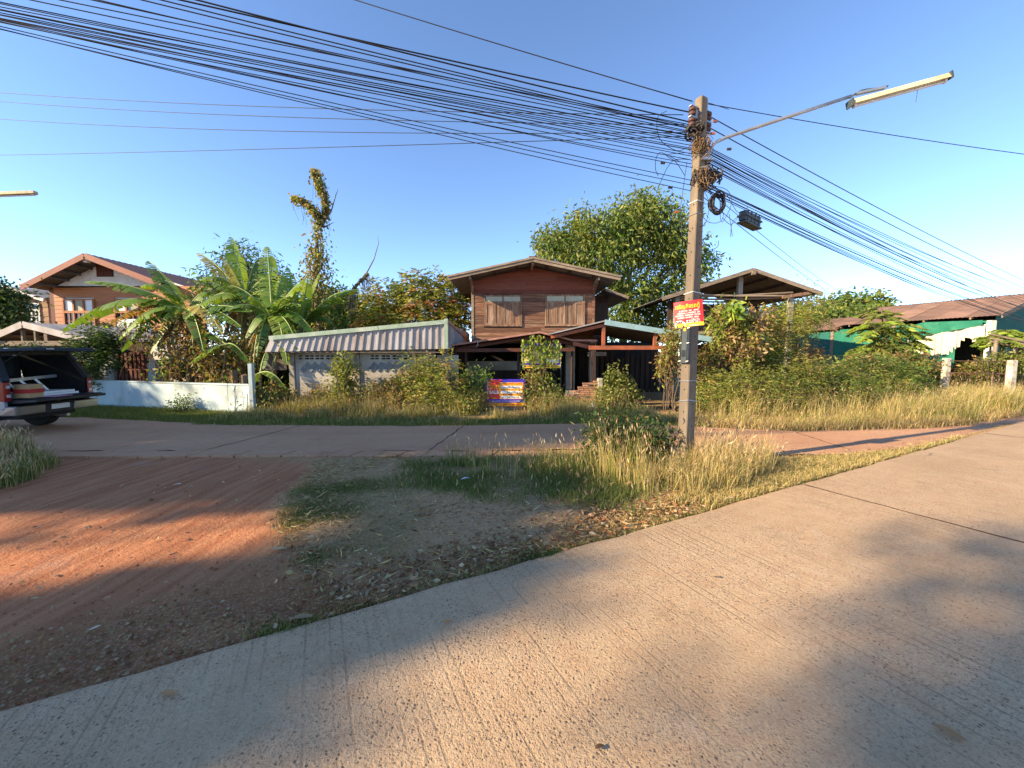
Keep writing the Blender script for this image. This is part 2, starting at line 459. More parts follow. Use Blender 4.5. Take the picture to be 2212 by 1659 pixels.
# ---- concrete of the main road
def concrete(name, ca, cb_, rot, groove, pits, cd_=(.60, .47, .34), warm=(.44, .24, .12), patch=.5):
    m, nt, out = _nt(name)
    tc = N(nt, 'ShaderNodeTexCoord').outputs['Object']
    mp = N(nt, 'ShaderNodeMapping'); mp.inputs['Rotation'].default_value = (0, 0, rot); nt.links.new(tc, mp.inputs[0]); rc_ = mp.outputs[0]
    big = noise(nt, tc, .55, 6, .6); fine = noise(nt, tc, 55, 4, .7); mid = noise(nt, tc, 7, 6, .65)
    c = mix(nt, ramp(nt, big, [(.38, 0), (.64, 1)]), ca, cb_)
    c = mix(nt, ramp(nt, mid, [(.45, 0), (.75, .55)]), c, warm)
    c = mix(nt, ramp(nt, noise(nt, tc, 1.9, 7, .66), [(.60, 0), (.74, patch)]), c, cd_)
    c = mix(nt, ramp(nt, fine, [(.3, .55), (.6, 0)]), c, tuple(x*.55 for x in ca))
    v = N(nt, 'ShaderNodeTexVoronoi', i_Scale=52.0); v.inputs['Randomness'].default_value = 1.0
    wv = N(nt, 'ShaderNodeVectorMath', operation='MULTIPLY_ADD'); wv.inputs[1].default_value = (.02, .02, .02)
    nz = N(nt, 'ShaderNodeTexNoise', i_Scale=30.0); nt.links.new(tc, nz.inputs['Vector']); nt.links.new(nz.outputs['Color'], wv.inputs[0]); nt.links.new(tc, wv.inputs[2]); nt.links.new(wv.outputs[0], v.inputs['Vector'])
    pit = ramp(nt, v.outputs[0], [(.14, 1), (.44, 0)])
    pa = ramp(nt, noise(nt, tc, .8, 4, .6), [(.30, .15), (.52, 1)])
    sc_ = N(nt, 'ShaderNodeSeparateColor'); nt.links.new(v.outputs['Color'], sc_.inputs[0])
    pk = N(nt, 'ShaderNodeMath', operation='MULTIPLY'); nt.links.new(pit, pk.inputs[0]); nt.links.new(ramp(nt, sc_.outputs[0], [(.45, 0), (.9, 1)]), pk.inputs[1])
    v2 = N(nt, 'ShaderNodeTexVoronoi', i_Scale=115.0); nt.links.new(wv.outputs[0], v2.inputs['Vector']); sc2 = N(nt, 'ShaderNodeSeparateColor'); nt.links.new(v2.outputs['Color'], sc2.inputs[0])
    pk2 = N(nt, 'ShaderNodeMath', operation='MULTIPLY'); nt.links.new(ramp(nt, v2.outputs[0], [(.15, 1), (.5, 0)]), pk2.inputs[0]); nt.links.new(ramp(nt, sc2.outputs[1], [(.4, 0), (.8, .8)]), pk2.inputs[1])
    pmx = N(nt, 'ShaderNodeMath', operation='MAXIMUM'); nt.links.new(pk.outputs[0], pmx.inputs[0]); nt.links.new(pk2.outputs[0], pmx.inputs[1])
    pm_ = N(nt, 'ShaderNodeMath', operation='MULTIPLY'); nt.links.new(pmx.outputs[0], pm_.inputs[0]); nt.links.new(pa, pm_.inputs[1])
    ps = N(nt, 'ShaderNodeMath', operation='MULTIPLY', n_1=pits); nt.links.new(pm_.outputs[0], ps.inputs[0])
    c = mix(nt, ps.outputs[0], c, (.10, .062, .042))
    # tyre-worn darker lanes, stains and hairline cracks
    ln = noise(nt, rc_, 1.0, 4, .6, (.12, 1.1, 1)); c = mix(nt, ramp(nt, ln, [(.50, 0), (.68, .38)]), c, tuple(x*.55 for x in ca))
    sn = noise(nt, tc, 1.3, 7, .72); c = mix(nt, ramp(nt, sn, [(.58, 0), (.70, .45)]), c, tuple(x*.5 for x in cb_))
    vc = N(nt, 'ShaderNodeTexVoronoi', feature='DISTANCE_TO_EDGE', i_Scale=.42)
    wv2 = N(nt, 'ShaderNodeVectorMath', operation='MULTIPLY_ADD'); wv2.inputs[1].default_value = (.35, .35, 0)
    nz2 = N(nt, 'ShaderNodeTexNoise', i_Scale=2.2, i_Detail=6.0); nt.links.new(tc, nz2.inputs['Vector']); nt.links.new(nz2.outputs['Color'], wv2.inputs[0]); nt.links.new(tc, wv2.inputs[2]); nt.links.new(wv2.outputs[0], vc.inputs['Vector'])
    ck = ramp(nt, vc.outputs[0], [(.0, 1), (.003, 0)]); cm = ramp(nt, noise(nt, tc, .5, 3, .5), [(.62, 0), (.68, 1)])
    cx2 = N(nt, 'ShaderNodeMath', operation='MULTIPLY'); nt.links.new(ck, cx2.inputs[0]); nt.links.new(cm, cx2.inputs[1])
    c = mix(nt, cx2.outputs[0], c, (.07, .05, .04))
    # drawn brush grooves across the carriageway
    wvt = N(nt, 'ShaderNodeTexWave', wave_type='BANDS', bands_direction='X', i_Scale=4.6, i_Distortion=.7, i_Detail=2.0); wvt.inputs['Detail Scale'].default_value = .7
    nt.links.new(rc_, wvt.inputs['Vector'])
    gn = noise(nt, rc_, 1.0, 3, .7, (11.0, .35, 1)); g1 = ramp(nt, wvt.outputs['Fac'], [(.85, 0), (.98, 1)]); g2 = ramp(nt, gn, [(.44, .0), (.58, 1)])
    gmm = N(nt, 'ShaderNodeMath', operation='MULTIPLY'); nt.links.new(g1, gmm.inputs[0]); nt.links.new(g2, gmm.inputs[1]); gr = gmm.outputs[0]
    gp_ = ramp(nt, noise(nt, tc, .9, 6, .68), [(.40, .05), (.60, 1)])
    gm = N(nt, 'ShaderNodeMath', operation='MULTIPLY'); nt.links.new(gr, gm.inputs[0]); nt.links.new(gp_, gm.inputs[1])
    gs = N(nt, 'ShaderNodeMath', operation='MULTIPLY', n_1=groove); nt.links.new(gm.outputs[0], gs.inputs[0])
    c = mix(nt, gs.outputs[0], c, tuple(x*.42 for x in ca))
    b = N(nt, 'ShaderNodeBsdfPrincipled', i_Roughness=.85); b.inputs['Specular IOR Level'].default_value = .25
    nt.links.new(c, b.inputs['Base Color'])
    hh = N(nt, 'ShaderNodeMath', operation='MULTIPLY_ADD', n_1=-.7); nt.links.new(pm_.outputs[0], hh.inputs[0]); nt.links.new(fine, hh.inputs[2])
    h2 = N(nt, 'ShaderNodeMath', operation='MULTIPLY_ADD', n_1=-.45); nt.links.new(gs.outputs[0], h2.inputs[0]); nt.links.new(hh.outputs[0], h2.inputs[2])
    bp = N(nt, 'ShaderNodeBump', i_Strength=.55, i_Distance=.02); nt.links.new(h2.outputs[0], bp.inputs['Height']); nt.links.new(bp.outputs[0], b.inputs['Normal'])
    nt.links.new(b.outputs[0], out.inputs[0])
    return m
ROT = math.atan2(ROAD_D[1], ROAD_D[0])
M_road = concrete('brushed_road_concrete', (.57, .395, .235), (.48, .325, .185), -ROT, .85, 1.0)
M_road2 = concrete('lane_concrete', (.58, .33, .185), (.50, .26, .14), 0, .0, .2, (.60, .42, .29), (.46, .19, .09), .5)

main_road = thing('main_road', None, None, (0, 0, 0)); tag(main_road, kind='structure')
JOINTS = [-40, -22, -12.5, 7.15, 14.5, 22, 32, 60, 300]
def slab(s0, s1, w0, w1, name='slab'):
    mb = MB(); g = .009; n = max(2, int(min(80, (s1-s0)/.12)))
    r = random.Random(int(s0*10)+5)
    def P(s, w, z): return (ROAD_P[0]+ROAD_D[0]*s+ROAD_N[0]*w, ROAD_P[1]+ROAD_D[1]*s+ROAD_N[1]*w, z)
    top = .034
    e = [(s0+g) + (s1-s0-2*g)*i/n for i in range(n+1)]
    edge = [w0 + (r.uniform(-.010, .010)+.006*math.sin(s*1.7)+.006*math.sin(s*5.1) if w0 < .1 else 0) for s in e]
    for i in range(n):
        a, b_ = e[i], e[i+1]
        mb.quad(P(a, edge[i]+.05, top), P(b_, edge[i+1]+.05, top), P(b_, w1, top), P(a, w1, top))
        mb.quad(P(a, edge[i], top-.014), P(b_, edge[i+1], top-.014), P(b_, edge[i+1]+.05, top), P(a, edge[i]+.05, top))
        mb.quad(P(a, edge[i]-.004, -.1), P(b_, edge[i+1]-.004, -.1), P(b_, edge[i+1], top-.014), P(a, edge[i], top-.014))
    for s_, e_ in ((e[0], edge[0]), (e[-1], edge[-1])):
        mb.quad(P(s_, e_, -.1), P(s_, w1, -.1), P(s_, w1, top), P(s_, e_+.05, top))
    return mb.build(name, M_road, main_road)
for i in range(len(JOINTS)-1):
    slab(JOINTS[i], JOINTS[i+1], 0.0, 6.6)
mb = MB()
mb.poly([(ROAD_P[0]+ROAD_D[0]*s+ROAD_N[0]*w, ROAD_P[1]+ROAD_D[1]*s+ROAD_N[1]*w, .024) for s, w in ((-39, .1), (299, .1), (299, 6.5), (-39, 6.5))])
mb.build('joint_filler', M_black, main_road)
rj = random.Random(2)
for sj in JOINTS[1:-1]:          # tarred joints with ragged edges
    mb = MB(); k = 40; w_ = [(6.5*i/k, sj+rj.uniform(-.010, .010), .008+.011*rj.random()) for i in range(k+1)]
    for i in range(k):
        P4 = []
        for (ww, ss, hw), sg_ in ((w_[i], -1), (w_[i+1], -1), (w_[i+1], 1), (w_[i], 1)):
            P4.append((ROAD_P[0]+ROAD_D[0]*(ss+sg_*hw)+ROAD_N[0]*(ww+.05), ROAD_P[1]+ROAD_D[1]*(ss+sg_*hw)+ROAD_N[1]*(ww+.05), .0375))
        mb.quad(*P4)
    mb.build('joint_seal', M_darksoil, main_road)

# ---- the lane across the picture, with the row of drain covers along its near side
cross_road = thing('cross_road', None, None, (0, 0, 0)); tag(cross_road, kind='structure')
pts = []
for i in range(len(CROSS)):
    a = np.array(CROSS[i]); b_ = np.array(CROSS[(i+1) % len(CROSS)]); n = max(1, int(np.hypot(*(b_-a))/.25))
    for k in range(n):
        p = a+(b_-a)*k/n; w = .05 if abs(p[0]) < 15 else 0
        pts.append((p[0]+random.uniform(-w, w), p[1]+random.uniform(-w, w), .017))
bm = bmesh.new(); vs = [bm.verts.new(p) for p in pts]; f = bm.faces.new(vs)
if f.normal.z < 0: f.normal_flip()
bmesh.ops.triangulate(bm, faces=bm.faces[:])
me = bpy.data.meshes.new('lane_surface'); bm.to_mesh(me); bm.free(); me.materials.append(M_road2)
o = bpy.data.objects.new('lane_surface', me); col.objects.link(o); o.parent = cross_road
xx = -9.3
while xx < 0.1:
    w = .385
    yn = 6.5 + .03*math.sin(xx)
    mb = MB(); z1 = .026+random.uniform(-.006, .006); sk_ = .1
    mb.hexa([(xx, yn, -.05), (xx+w, yn, -.05), (xx+w+sk_, yn+.34, -.05), (xx+sk_, yn+.34, -.05), (xx, yn, z1), (xx+w, yn, z1), (xx+w+sk_, yn+.34, z1+.004), (xx+sk_, yn+.34, z1+.004)])
    mb.build('drain_cover', M_road2, cross_road, bevel=.008)
    xx += w + random.uniform(.014, .03)
mb = MB(); mb.quad((-9.4, 6.53, .0), (.2, 6.53, .0), (.3, 6.9, .0), (-9.3, 6.9, .0)); mb.build('drain_slot', M_darksoil, cross_road)

rj = random.Random(6)
for (xa, ya, xb, yb) in ((-5.2, 9.35, -5.6, 6.95), (-1.2, 9.3, -1.5, 6.92), (2.6, 9.6, 2.3, 7.05), (6.4, 8.6, 6.2, 6.95)):      # cast joints of the lane
    mb = MB(); k = 14; q = [(xa+(xb-xa)*i/k+rj.uniform(-.02, .02), ya+(yb-ya)*i/k, .008+.012*rj.random()) for i in range(k+1)]
    for i in range(k):
        mb.quad((q[i][0]-q[i][2], q[i][1], .0205), (q[i+1][0]-q[i+1][2], q[i+1][1], .0205), (q[i+1][0]+q[i+1][2], q[i+1][1], .0205), (q[i][0]+q[i][2], q[i][1], .0205))
    mb.build('joint_seal', M_darksoil, cross_road)
# ================================================================ BUILDINGS
def corrugated(name, p00, p10, p01, mat, parent, pitch=.14, amp=.018, thick=None, ribs=False):
    """sheet from p00 along p10 (ribs run towards p01)"""
    p00, p10, p01 = Vector(p00), Vector(p10), Vector(p01)
    u = p10-p00; v = p01-p00; nrm = u.cross(v).normalized(); L = u.length; k = max(2, int(round(L/pitch)))
    prof = []
    for i in range(k):
        if ribs:   # trapezoid ribs
            prof += [(i, 0), (i+.62, 0), (i+.70, 1), (i+.92, 1)]
        else:
            prof += [(i, 0), (i+.25, .7), (i+.5, 1), (i+.75, .7)]
    prof.append((k, 0))
    V = []; F = []
    for a, h in prof:
        p = p00 + u*(a/k) + nrm*(h*amp)
        V += [p, p+v]
    for i in range(len(prof)-1):
        F.append((2*i, 2*i+2, 2*i+3, 2*i+1))
    mb = MB(); mb.v = [tuple(p) for p in V]; mb.f = F
    return mb.build(name, mat, parent)

def plank(parent, mat, xa, xb, z0, z1, Y, lap=.014, thick=.022, xa1=None, xb1=None, name='plank'):
    """one lapped board on a wall facing the camera; xa1/xb1: ends at the upper edge (under a sloping roof)"""
    xa1 = xa if xa1 is None else xa1; xb1 = xb if xb1 is None else xb1
    j = random.uniform(-.004, .004); g = .004; dz = random.uniform(-.004, .004)
    mb = MB()
    mb.hexa([(xa+g, Y-lap-thick+j, z0+dz), (xb-g, Y-lap-thick+j, z0-dz), (xb-g, Y-lap+j, z0-dz), (xa+g, Y-lap+j, z0+dz),
             (xa1+g, Y-thick+j, z1+dz), (xb1-g, Y-thick+j, z1-dz), (xb1-g, Y+j, z1-dz), (xa1+g, Y+j, z1+dz)])
    return mb.build(name, mat, parent)
def board_wall(parent, mat, Y, x0, x1, z0, ztop, rows, holes, slopeL=None, slopeR=None, matfn=None):
    """rows of boards; holes = [(xa, xb, za, zb)]; ztop(x) roof line"""
    h = rows; z = z0
    while z < ztop(.5*(x0+x1)) - .02:
        z1 = min(z+h, ztop(.5*(x0+x1)))
        cuts = [(x0, x1)]
        for (a, b, za, zb) in holes:
            if z < zb-.02 and z1 > za+.02:
                nc = []
                for (p, q) in cuts:
                    if b <= p or a >= q: nc.append((p, q)); continue
                    if a > p+.02: nc.append((p, a))
                    if b < q-.02: nc.append((b, q))
                cuts = nc
        for (p, q) in cuts:
            def clip(zz, p, q):
                xs = [p+(q-p)*i/60 for i in range(61)]; ok = [x for x in xs if ztop(x) >= zz]
                return (min(ok), max(ok)) if ok else (None, None)
            a0, b0 = clip(z, p, q); a1, b1 = clip(z1, p, q)
            if a0 is None or b0-a0 < .05: continue
            if a1 is None: a1 = b1 = (a0+b0)/2
            m = matfn(z) if matfn else mat
            if q-p > 3.2 and random.random() < .8:
                c_ = p + (q-p)*random.uniform(.3, .7)
                plank(parent, m, a0, c_, z, z1, Y, xa1=min(a1, c_-.03), xb1=c_); plank(parent, m, c_, b0, z, z1, Y, xa1=c_, xb1=max(b1, c_+.03))
            else:
                plank(parent, m, a0, b0, z, z1, Y, xa1=a1, xb1=b1)
        z += h

# ---------------------------------------------------------------- the wooden house in the middle
HY = 16.0
house = thing('wooden_house', 'weathered brown two-storey timber house with closed shutters, in the middle', 'house', (.8, HY, 0))
RX, RZ = .80, 5.44; LX, LZ = -2.47, 4.74; QX, QZ = 4.15, 4.74
def htop(x):
    return (RZ - .12 - (RX-x)*(RZ-LZ)/(RX-LX)) if x < RX else (RZ - .12 - (x-RX)*(RZ-QZ)/(QX-RX))
WL, WR = -1.60, 3.33
win = [(-1.15, .41, 2.93, 4.21), (1.36, 2.99, 2.94, 4.22)]
board_wall(house, M_wood, HY, WL, WR, 2.36, htop, .172, win, matfn=lambda z: M_woodr if z > 4.15 else M_wood)
mb = MB(); mb.box(WL+.02, WR-.02, HY+.03, HY+.1, 2.36, 4.3); mb.build('wall_core', M_darkwood, house)
MB().box(WL-.07, WL+.03, HY-.05, HY+.05, 2.2, 4.62).build('corner_post', M_greywood, house)
MB().box(WR-.03, WR+.07, HY-.05, HY+.05, 2.2, 4.66).build('corner_post', M_wood, house)
MB().box(WL-.05, WR+.05, HY-.05, HY+.03, 2.24, 2.36).build('floor_beam', M_greywood, house)
for wi, (a, b_, z0, z1) in enumerate(win):
    w = MB()
    for (p, q, r_, s_) in ((a, a+.05, z0, z1), (b_-.05, b_, z0, z1), (a+.05, b_-.05, z1-.05, z1), (a+.05, b_-.05, z0, z0+.06), (a+.05, b_-.05, z1-.33, z1-.27)):
        w.box(p, q, HY-.075, HY+.02, r_, s_)
    frame = w.build('window_frame', M_shut, house)
    n = 2; ww = (b_-a-.1)/n
    for k in range(n):
        x = a+.05+k*ww
        MB().box(x+.02, x+ww-.02, HY-.03, HY-.018, z1-.262, z1-.058).build('pane', M_frost, frame)
        if k: MB().box(x-.02, x+.02, HY-.06, HY, z1-.27, z1-.05).build('mullion', M_wood, frame)
    ww = (b_-a-.1)/4
    for k in range(4):
        x = a+.05+k*ww; zz0 = z0+.06; zz1 = z1-.33; d = random.uniform(-.012, .006)
        s_ = MB(); g = .006; st = .07
        s_.box(x+g, x+st, HY-.062+d, HY-.025+d, zz0, zz1).box(x+ww-st, x+ww-g, HY-.062+d, HY-.025+d, zz0, zz1)
        s_.box(x+st, x+ww-st, HY-.06+d, HY-.026+d, zz0, zz0+.06).box(x+st, x+ww-st, HY-.06+d, HY-.026+d, zz1-.06, zz1)
        s_.box(x+st-.002, x+ww-st+.002, HY-.045+d, HY-.03+d, zz0+.06, zz1-.06)
        s_.build('shutter', M_shut, house)
# roof: two slopes of corrugated sheet running back, barge boards, purlins
for side, (ex, ez) in ((-1, (LX, LZ)), (1, (QX, QZ))):
    ys = [14.95, 17.7, 20.4, 23.2, 26]
    for i in range(4):
        corrugated('roof_sheet', (ex, ys[i], ez+.02+.004*i), (ex, ys[i+1]+.05, ez+.02+.004*i), (RX, ys[i], RZ+.02+.004*i), M_rust, house, .2, .03)
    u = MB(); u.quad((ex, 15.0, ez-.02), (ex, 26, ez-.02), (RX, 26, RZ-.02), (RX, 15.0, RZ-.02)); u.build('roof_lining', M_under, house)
    b1 = MB(); b1.beam((ex, 14.94, ez-.07), (RX, 14.94, RZ-.07), .03, .15); b1.build('barge_board', M_greywood, house)
    b2 = MB(); b2.beam((ex, 14.905, ez+.0), (RX, 14.905, RZ+.0), .03, .07); b2.build('barge_trim', M_greywood, house)
    for t in (.18, .45, .72):
        x = RX+(ex-RX)*t; z = RZ+(ez-RZ)*t
        MB().beam((x, 15.0, z-.09), (x, 16.1, z-.09), .06, .09).build('purlin', M_darkwood, house)
    x = WL-.02 if side < 0 else WR+.02
    zt = htop(x)
    MB().beam((x, 16.0, zt-.16), (x, 15.05, zt-.08), .07, .12).build('bracket', M_greywood, house)
    MB().beam((x, 15.98, zt-.55), (x, 15.3, zt-.12), .06, .08).build('strut', M_wood, house)
MB().beam((RX, 15.0, RZ-.15), (RX, 16.1, RZ-.15), .08, .16).build('ridge_beam', M_greywood, house)
MB().beam((RX, 14.9, RZ+.045), (RX, 26, RZ+.045), .3, .03).build('ridge_cap', M_rust, house)
# set-back wing on the right with its own low roof
MB().box(WR-.1, 4.6, 18.6, 18.7, 0, 4.55).build('wing_wall', M_darkwood, house)
MB().box(WL+.1, WL+.2, HY+.1, 25, 2.3, 4.4).build('side_wall', M_wood, house)
mb = MB(); a = at(1308, 623, 17.6); b_ = at(1358, 641, 17.6)
mb.quad(a, b_, b_+Vector((0, 6, 0)), a+Vector((0, 6, 0))); mb.build('wing_roof', M_rust, house)
MB().beam(a-Vector((0, .02, .05)), b_-Vector((0, .02, .05)), .03, .12).build('wing_barge', M_greywood, house)
mb = MB(); mb.quad(a-Vector((0, 0, .1)), b_-Vector((0, 0, .1)), b_+Vector((0, 6, -.1)), a+Vector((0, 6, -.1))); mb.build('wing_lining', M_under, house)
# ground floor in the shade
MB().box(-1.9, .35, HY, HY+.1, 1.12, 1.5).build('lintel_wall', M_plaster, house)
MB().box(-1.9, -1.05, HY, HY+.1, 0, 1.12).build('plaster_wall', M_plaster, house)
for k, x in enumerate((-1.05, -.35)):
    s_ = MB(); s_.box(x+.01, x+.69, HY+.03, HY+.07, 0, 1.12).box(x+.1, x+.6, HY+.015, HY+.03, .1, .5).box(x+.1, x+.6, HY+.015, HY+.03, .58, 1.02); s_.build('door_leaf', M_darkwood, house)
MB().box(.35, 2.4, HY+.02, HY+.1, 0, 2.3).build('shade_wall', M_shade, house)  # near-black wall, the ground floor shade painted in
MB().box(2.0, 2.06, HY-.05, HY+.02, 0, 1.55).build('door_post', M_greywood, house)
MB().box(.95, 2.0, HY-.05, HY+.02, 1.49, 1.55).build('door_head', M_greywood, house)
MB().box(.95, 1.01, HY-.05, HY+.02, 0, 1.49).build('door_post', M_greywood, house)
MB().box(1.02, 1.99, HY-.02, HY+.015, 0, 1.48).build('doorway_shade', M_shade, house)  # near-black sheet standing for the shade in the doorway
MB().box(2.15, 2.5, 15.3, 15.6, 0, 2.3).build('post', M_plaster, house)
MB().box(3.15, 3.4, 15.6, 15.85, 0, 2.3).build('post', M_plaster, house)
MB().box(-1.95, 7.4, 19.5, 19.6, 0, 2.4).build('rear_wall', M_shade, house)
MB().box(-2.0, -1.9, 13.2, 19.5, 0, 2.1).build('side_wall', M_darkwood, house)
MB().box(-1.95, 3.6, 16.1, 19.4, 2.24, 2.3).build('floor', M_darkwood, house)

# ---------------------------------------------------------------- low rusty porch roof before the house
porch = thing('porch_roof', 'low rusty porch roof with faded red edge in front of the wooden house', 'porch', (.3, 13, 0))
P1 = [at(972, 745, 13), at(1166, 716.5, 13), at(1238, 734, 13), at(1290, 734.5, 13)]
for i in range(3):
    a, b_ = P1[i], P1[i+1]
    if i < 2:
        corrugated('roof_sheet', a+Vector((0, 0, .0)), a+Vector((0, 3.0, .0)), b_, M_rust, porch, .15, .02)
    else:
        MB().hexa([a, b_, b_+Vector((0, 2, 0)), a+Vector((0, 2, 0)), a+Vector((0, 0, .02)), b_+Vector((0, 0, .02)), b_+Vector((0, 2, .02)), a+Vector((0, 2, .02))]).build('roof_sheet', M_rust, porch)
    MB().beam(a+Vector((0, -.03, -.02)), b_+Vector((0, -.03, -.02)), .025, .06).build('edge_strip', M_pinktrim, porch)
    MB().beam(a+Vector((0, .3, -.16)), b_+Vector((0, .3, -.14)), .06, .1).build('rafter', M_dkred, porch)
MB().beam(at(985, 757, 13.2), at(1240, 755, 13.2), .06, .12).build('tie_beam', M_dkred, porch)
MB().beam(at(1238, 742, 13.0), at(1283, 752, 13.0), .05, .12).build('loose_board', M_redpaint, porch)
for x, y in ((1006, 752), (1236, 752), (1120, 752)):
    p = at(x, y, 13.35); MB().tube([(p.x, p.y, 0), p], .05, 8).build('post', M_darkwood, porch)
p = at(1032, 738, 12.95); MB().tube([p, p+Vector((0, 0, -.1)), p+Vector((-.05, 0, -.18))], .012, 6).build('hook', M_metal, porch)

# ---------------------------------------------------------------- carport with the pale blue fascia
car = thing('carport', 'open carport with pale aqua fascia and orange-red steel beam, right of the house', 'carport', (3.2, 12.6, 0))
C0, C1, C2 = at(1188, 720, 12.6), at(1306, 692, 12.6), at(1537, 729.5, 12.6)
for a, b_ in ((C0, C1), (C2, C1)):
    corrugated('roof_sheet', a, a+Vector((0, 5.5, 0)), b_, M_grayroof, car, .16, .02)
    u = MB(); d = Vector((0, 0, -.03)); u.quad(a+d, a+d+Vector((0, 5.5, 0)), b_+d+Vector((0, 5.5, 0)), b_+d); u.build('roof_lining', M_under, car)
MB().beam(C0+Vector((0, -.03, -.02)), C1+Vector((0, -.03, -.02)), .03, .04).build('edge_flashing', M_tin, car)
MB().beam(C1+Vector((0, -.04, -.06)), C2+Vector((0, -.04, -.06)), .025, .17).build('fascia', M_aqua, car)
bz = at(1300, 751, 12.7).z
MB().beam((at(1272, 751, 12.7).x, 12.7, bz), (at(1462, 751, 12.7).x, 12.7, bz), .06, .13).build('beam', M_redpaint, car)
for x in (1303, 1414):
    p = at(x, 751, 12.7); zt = C1.z-.1 if x == 1303 else at(1414, 712, 12.7).z
    MB().box(p.x-.05, p.x+.05, 12.66, 12.74, bz+.065, zt).build('king_post', M_redpaint, car)
MB().beam(at(1190, 728, 12.7), at(1303, 703, 12.7), .05, .1).build('rafter', M_redpaint, car)
MB().beam(at(1306, 703, 12.7), at(1530, 736, 12.7), .05, .08).build('rafter', M_darkwood, car)
for x in (1282, 1455):
    p = at(x, 751, 12.7); MB().box(p.x-.05, p.x+.05, 12.68, 12.78, 0, bz-.065).build('post', M_darkwood, car)
for x in (1290, 1500):
    p = at(x, 751, 17.5); MB().box(p.x-.06, p.x+.06, 17.5, 17.6, 0, 2.5).build('post', M_darkwood, car)
MB().box(at(1270, 760, 13.3).x, at(1310, 760, 13.3).x, 13.3, 13.34, 1.72, 1.86).build('hanging_board', M_greywood, car)
r = random.Random(3)
for k in range(16):     # split-board screen at the back of the carport
    x = 3.7+k*.24; MB().box(x, x+.17, 18.2, 18.25, 0, 1.9+r.uniform(-.3, .4)).build('screen_board', M_darkwood, car)

# ---------------------------------------------------------------- the low block building with the corrugated fascia
shed = thing('block_shed', 'low grey block building with corrugated metal fascia and patterned vents', 'shed', (-5, 12.8, 0))
S = 12.8
xl = at(633, 820, S).x; x2 = at(773, 820, S).x; x3 = at(935, 820, S).x
ztl = 2.0
def opening_wall(a, b_, zt, holes):
    """wall slab cut round its openings"""
    xs = sorted({a, b_} | {h[0] for h in holes} | {h[1] for h in holes}); zs = sorted({0, zt} | {h[2] for h in holes} | {h[3] for h in holes})
    mb = MB()
    for i in range(len(xs)-1):
        for j in range(len(zs)-1):
            cx_, cz_ = (xs[i]+xs[i+1])/2, (zs[j]+zs[j+1])/2
            if any(h[0] < cx_ < h[1] and h[2] < cz_ < h[3] for h in holes): continue
            mb.box(xs[i], xs[i+1], S, S+.09, zs[j], zs[j+1])
    return mb
# wall panels with vent slots
for (a, b_, vs) in ((xl+.1, x2-.06, (644, 668, 690, 713, 734)), (x2+.08, x3-.08, (809, 833, 857, 881, 905))):
    holes = []
    for v in vs:
        vx = at(v, 770, S).x
        for k in (0, 1):
            for j in (0, 1):
                holes.append((vx-.14+k*.15, vx-.01+k*.15, at(0, 773, S).z+j*.085-.05, at(0, 773, S).z+j*.085+.0))
    opening_wall(a, b_, ztl, [h for h in holes if h[0] > a+.02 and h[1] < b_-.02]).build('wall_panel', M_plaster, shed)
    MB().box(a, b_, S+.3, S+.34, 0, ztl).build('inner_shade', M_shade, shed)  # dark sheet that paints the shade behind the vent slots
# diamond glass blocks
def diamond(px, py, s_):
    p = at(px, py, S-.01); mb = MB()
    mb.prism([(p.x, S+.0, p.z-s_), (p.x+s_, S+.0, p.z), (p.x, S+.0, p.z+s_), (p.x-s_, S+.0, p.z)], (0, -.035, 0))
    f = mb.build('diamond_block', M_plaster, shed)
    t = s_*.86; mb = MB(); mb.prism([(p.x, S-.03, p.z-t), (p.x+t, S-.03, p.z), (p.x, S-.03, p.z+t), (p.x-t, S-.03, p.z)], (0, -.012, 0)); mb.build('glass_face', M_dkglass, f)
for i in range(3): diamond(664+i*16.2, 789, .115)
for i in range(4): diamond(656+i*16.2, 797.5, .115)
for i in range(5): diamond(809+i*15.2, 787.5, .11)
for i in range(5): diamond(802+i*15.2, 796, .11)
for xp in (633, 773, 935, 962):
    p = at(xp, 820, S); MB().box(p.x-.09, p.x+.09, S-.06, S+.14, 0, ztl+.02).build('concrete_post', M_conc, shed, bevel=.01)
MB().box(at(944, 820, S).x, at(990, 820, S).x, S+.05, S+.12, 0, 1.75).build('brick_panel', M_plaster, shed)
MB().box(xl-.05, x3+.4, S+3.8, S+3.9, 0, 2.1).build('rear_wall', M_shade, shed)
MB().box(at(575, 790, S+.5).x, at(628, 790, S+.5).x, S+2.2, S+2.25, 0, 2.0).build('side_screen', M_darkwood, shed)
# fascia of profiled sheets, split like the sheets it is made of
FY = 12.3
TL, TR, BL, BR = at(584, 732, FY), at(962, 697, FY), at(572, 760, FY), at(962, 753.5, FY)
cuts = [0, .2, .42, .63, .82, 1.0]
for i in range(5):
    t0, t1 = cuts[i], cuts[i+1]; yo = .003*(i % 2)
    a0, a1 = BL.lerp(BR, t0), BL.lerp(BR, t1); b0, b1 = TL.lerp(TR, t0), TL.lerp(TR, t1)
    k = max(2, int((a1-a0).length/.205)); V = []; F = []
    for q in range(k):
        for (fr, hgt) in ((0, 0), (.62, 0), (.70, 1), (.92, 1)):
            t = (q+fr)/k; V += [a0.lerp(a1, t)+Vector((0, -.035*hgt-yo, 0)), b0.lerp(b1, t)+Vector((0, -.035*hgt-yo, 0))]
    V += [a1+Vector((0, -yo, 0)), b1+Vector((0, -yo, 0))]
    F = [(2*j, 2*j+2, 2*j+3, 2*j+1) for j in range(len(V)//2-1)]
    mb = MB(); mb.v = [tuple(v) for v in V]; mb.f = F; mb.build('fascia_sheet', M_tin, shed)
MB().beam(TL+Vector((0, -.06, .02)), TL.lerp(TR, .62)+Vector((0, -.06, .02)), .05, .13).build('cap_flashing', M_greentrim, shed)
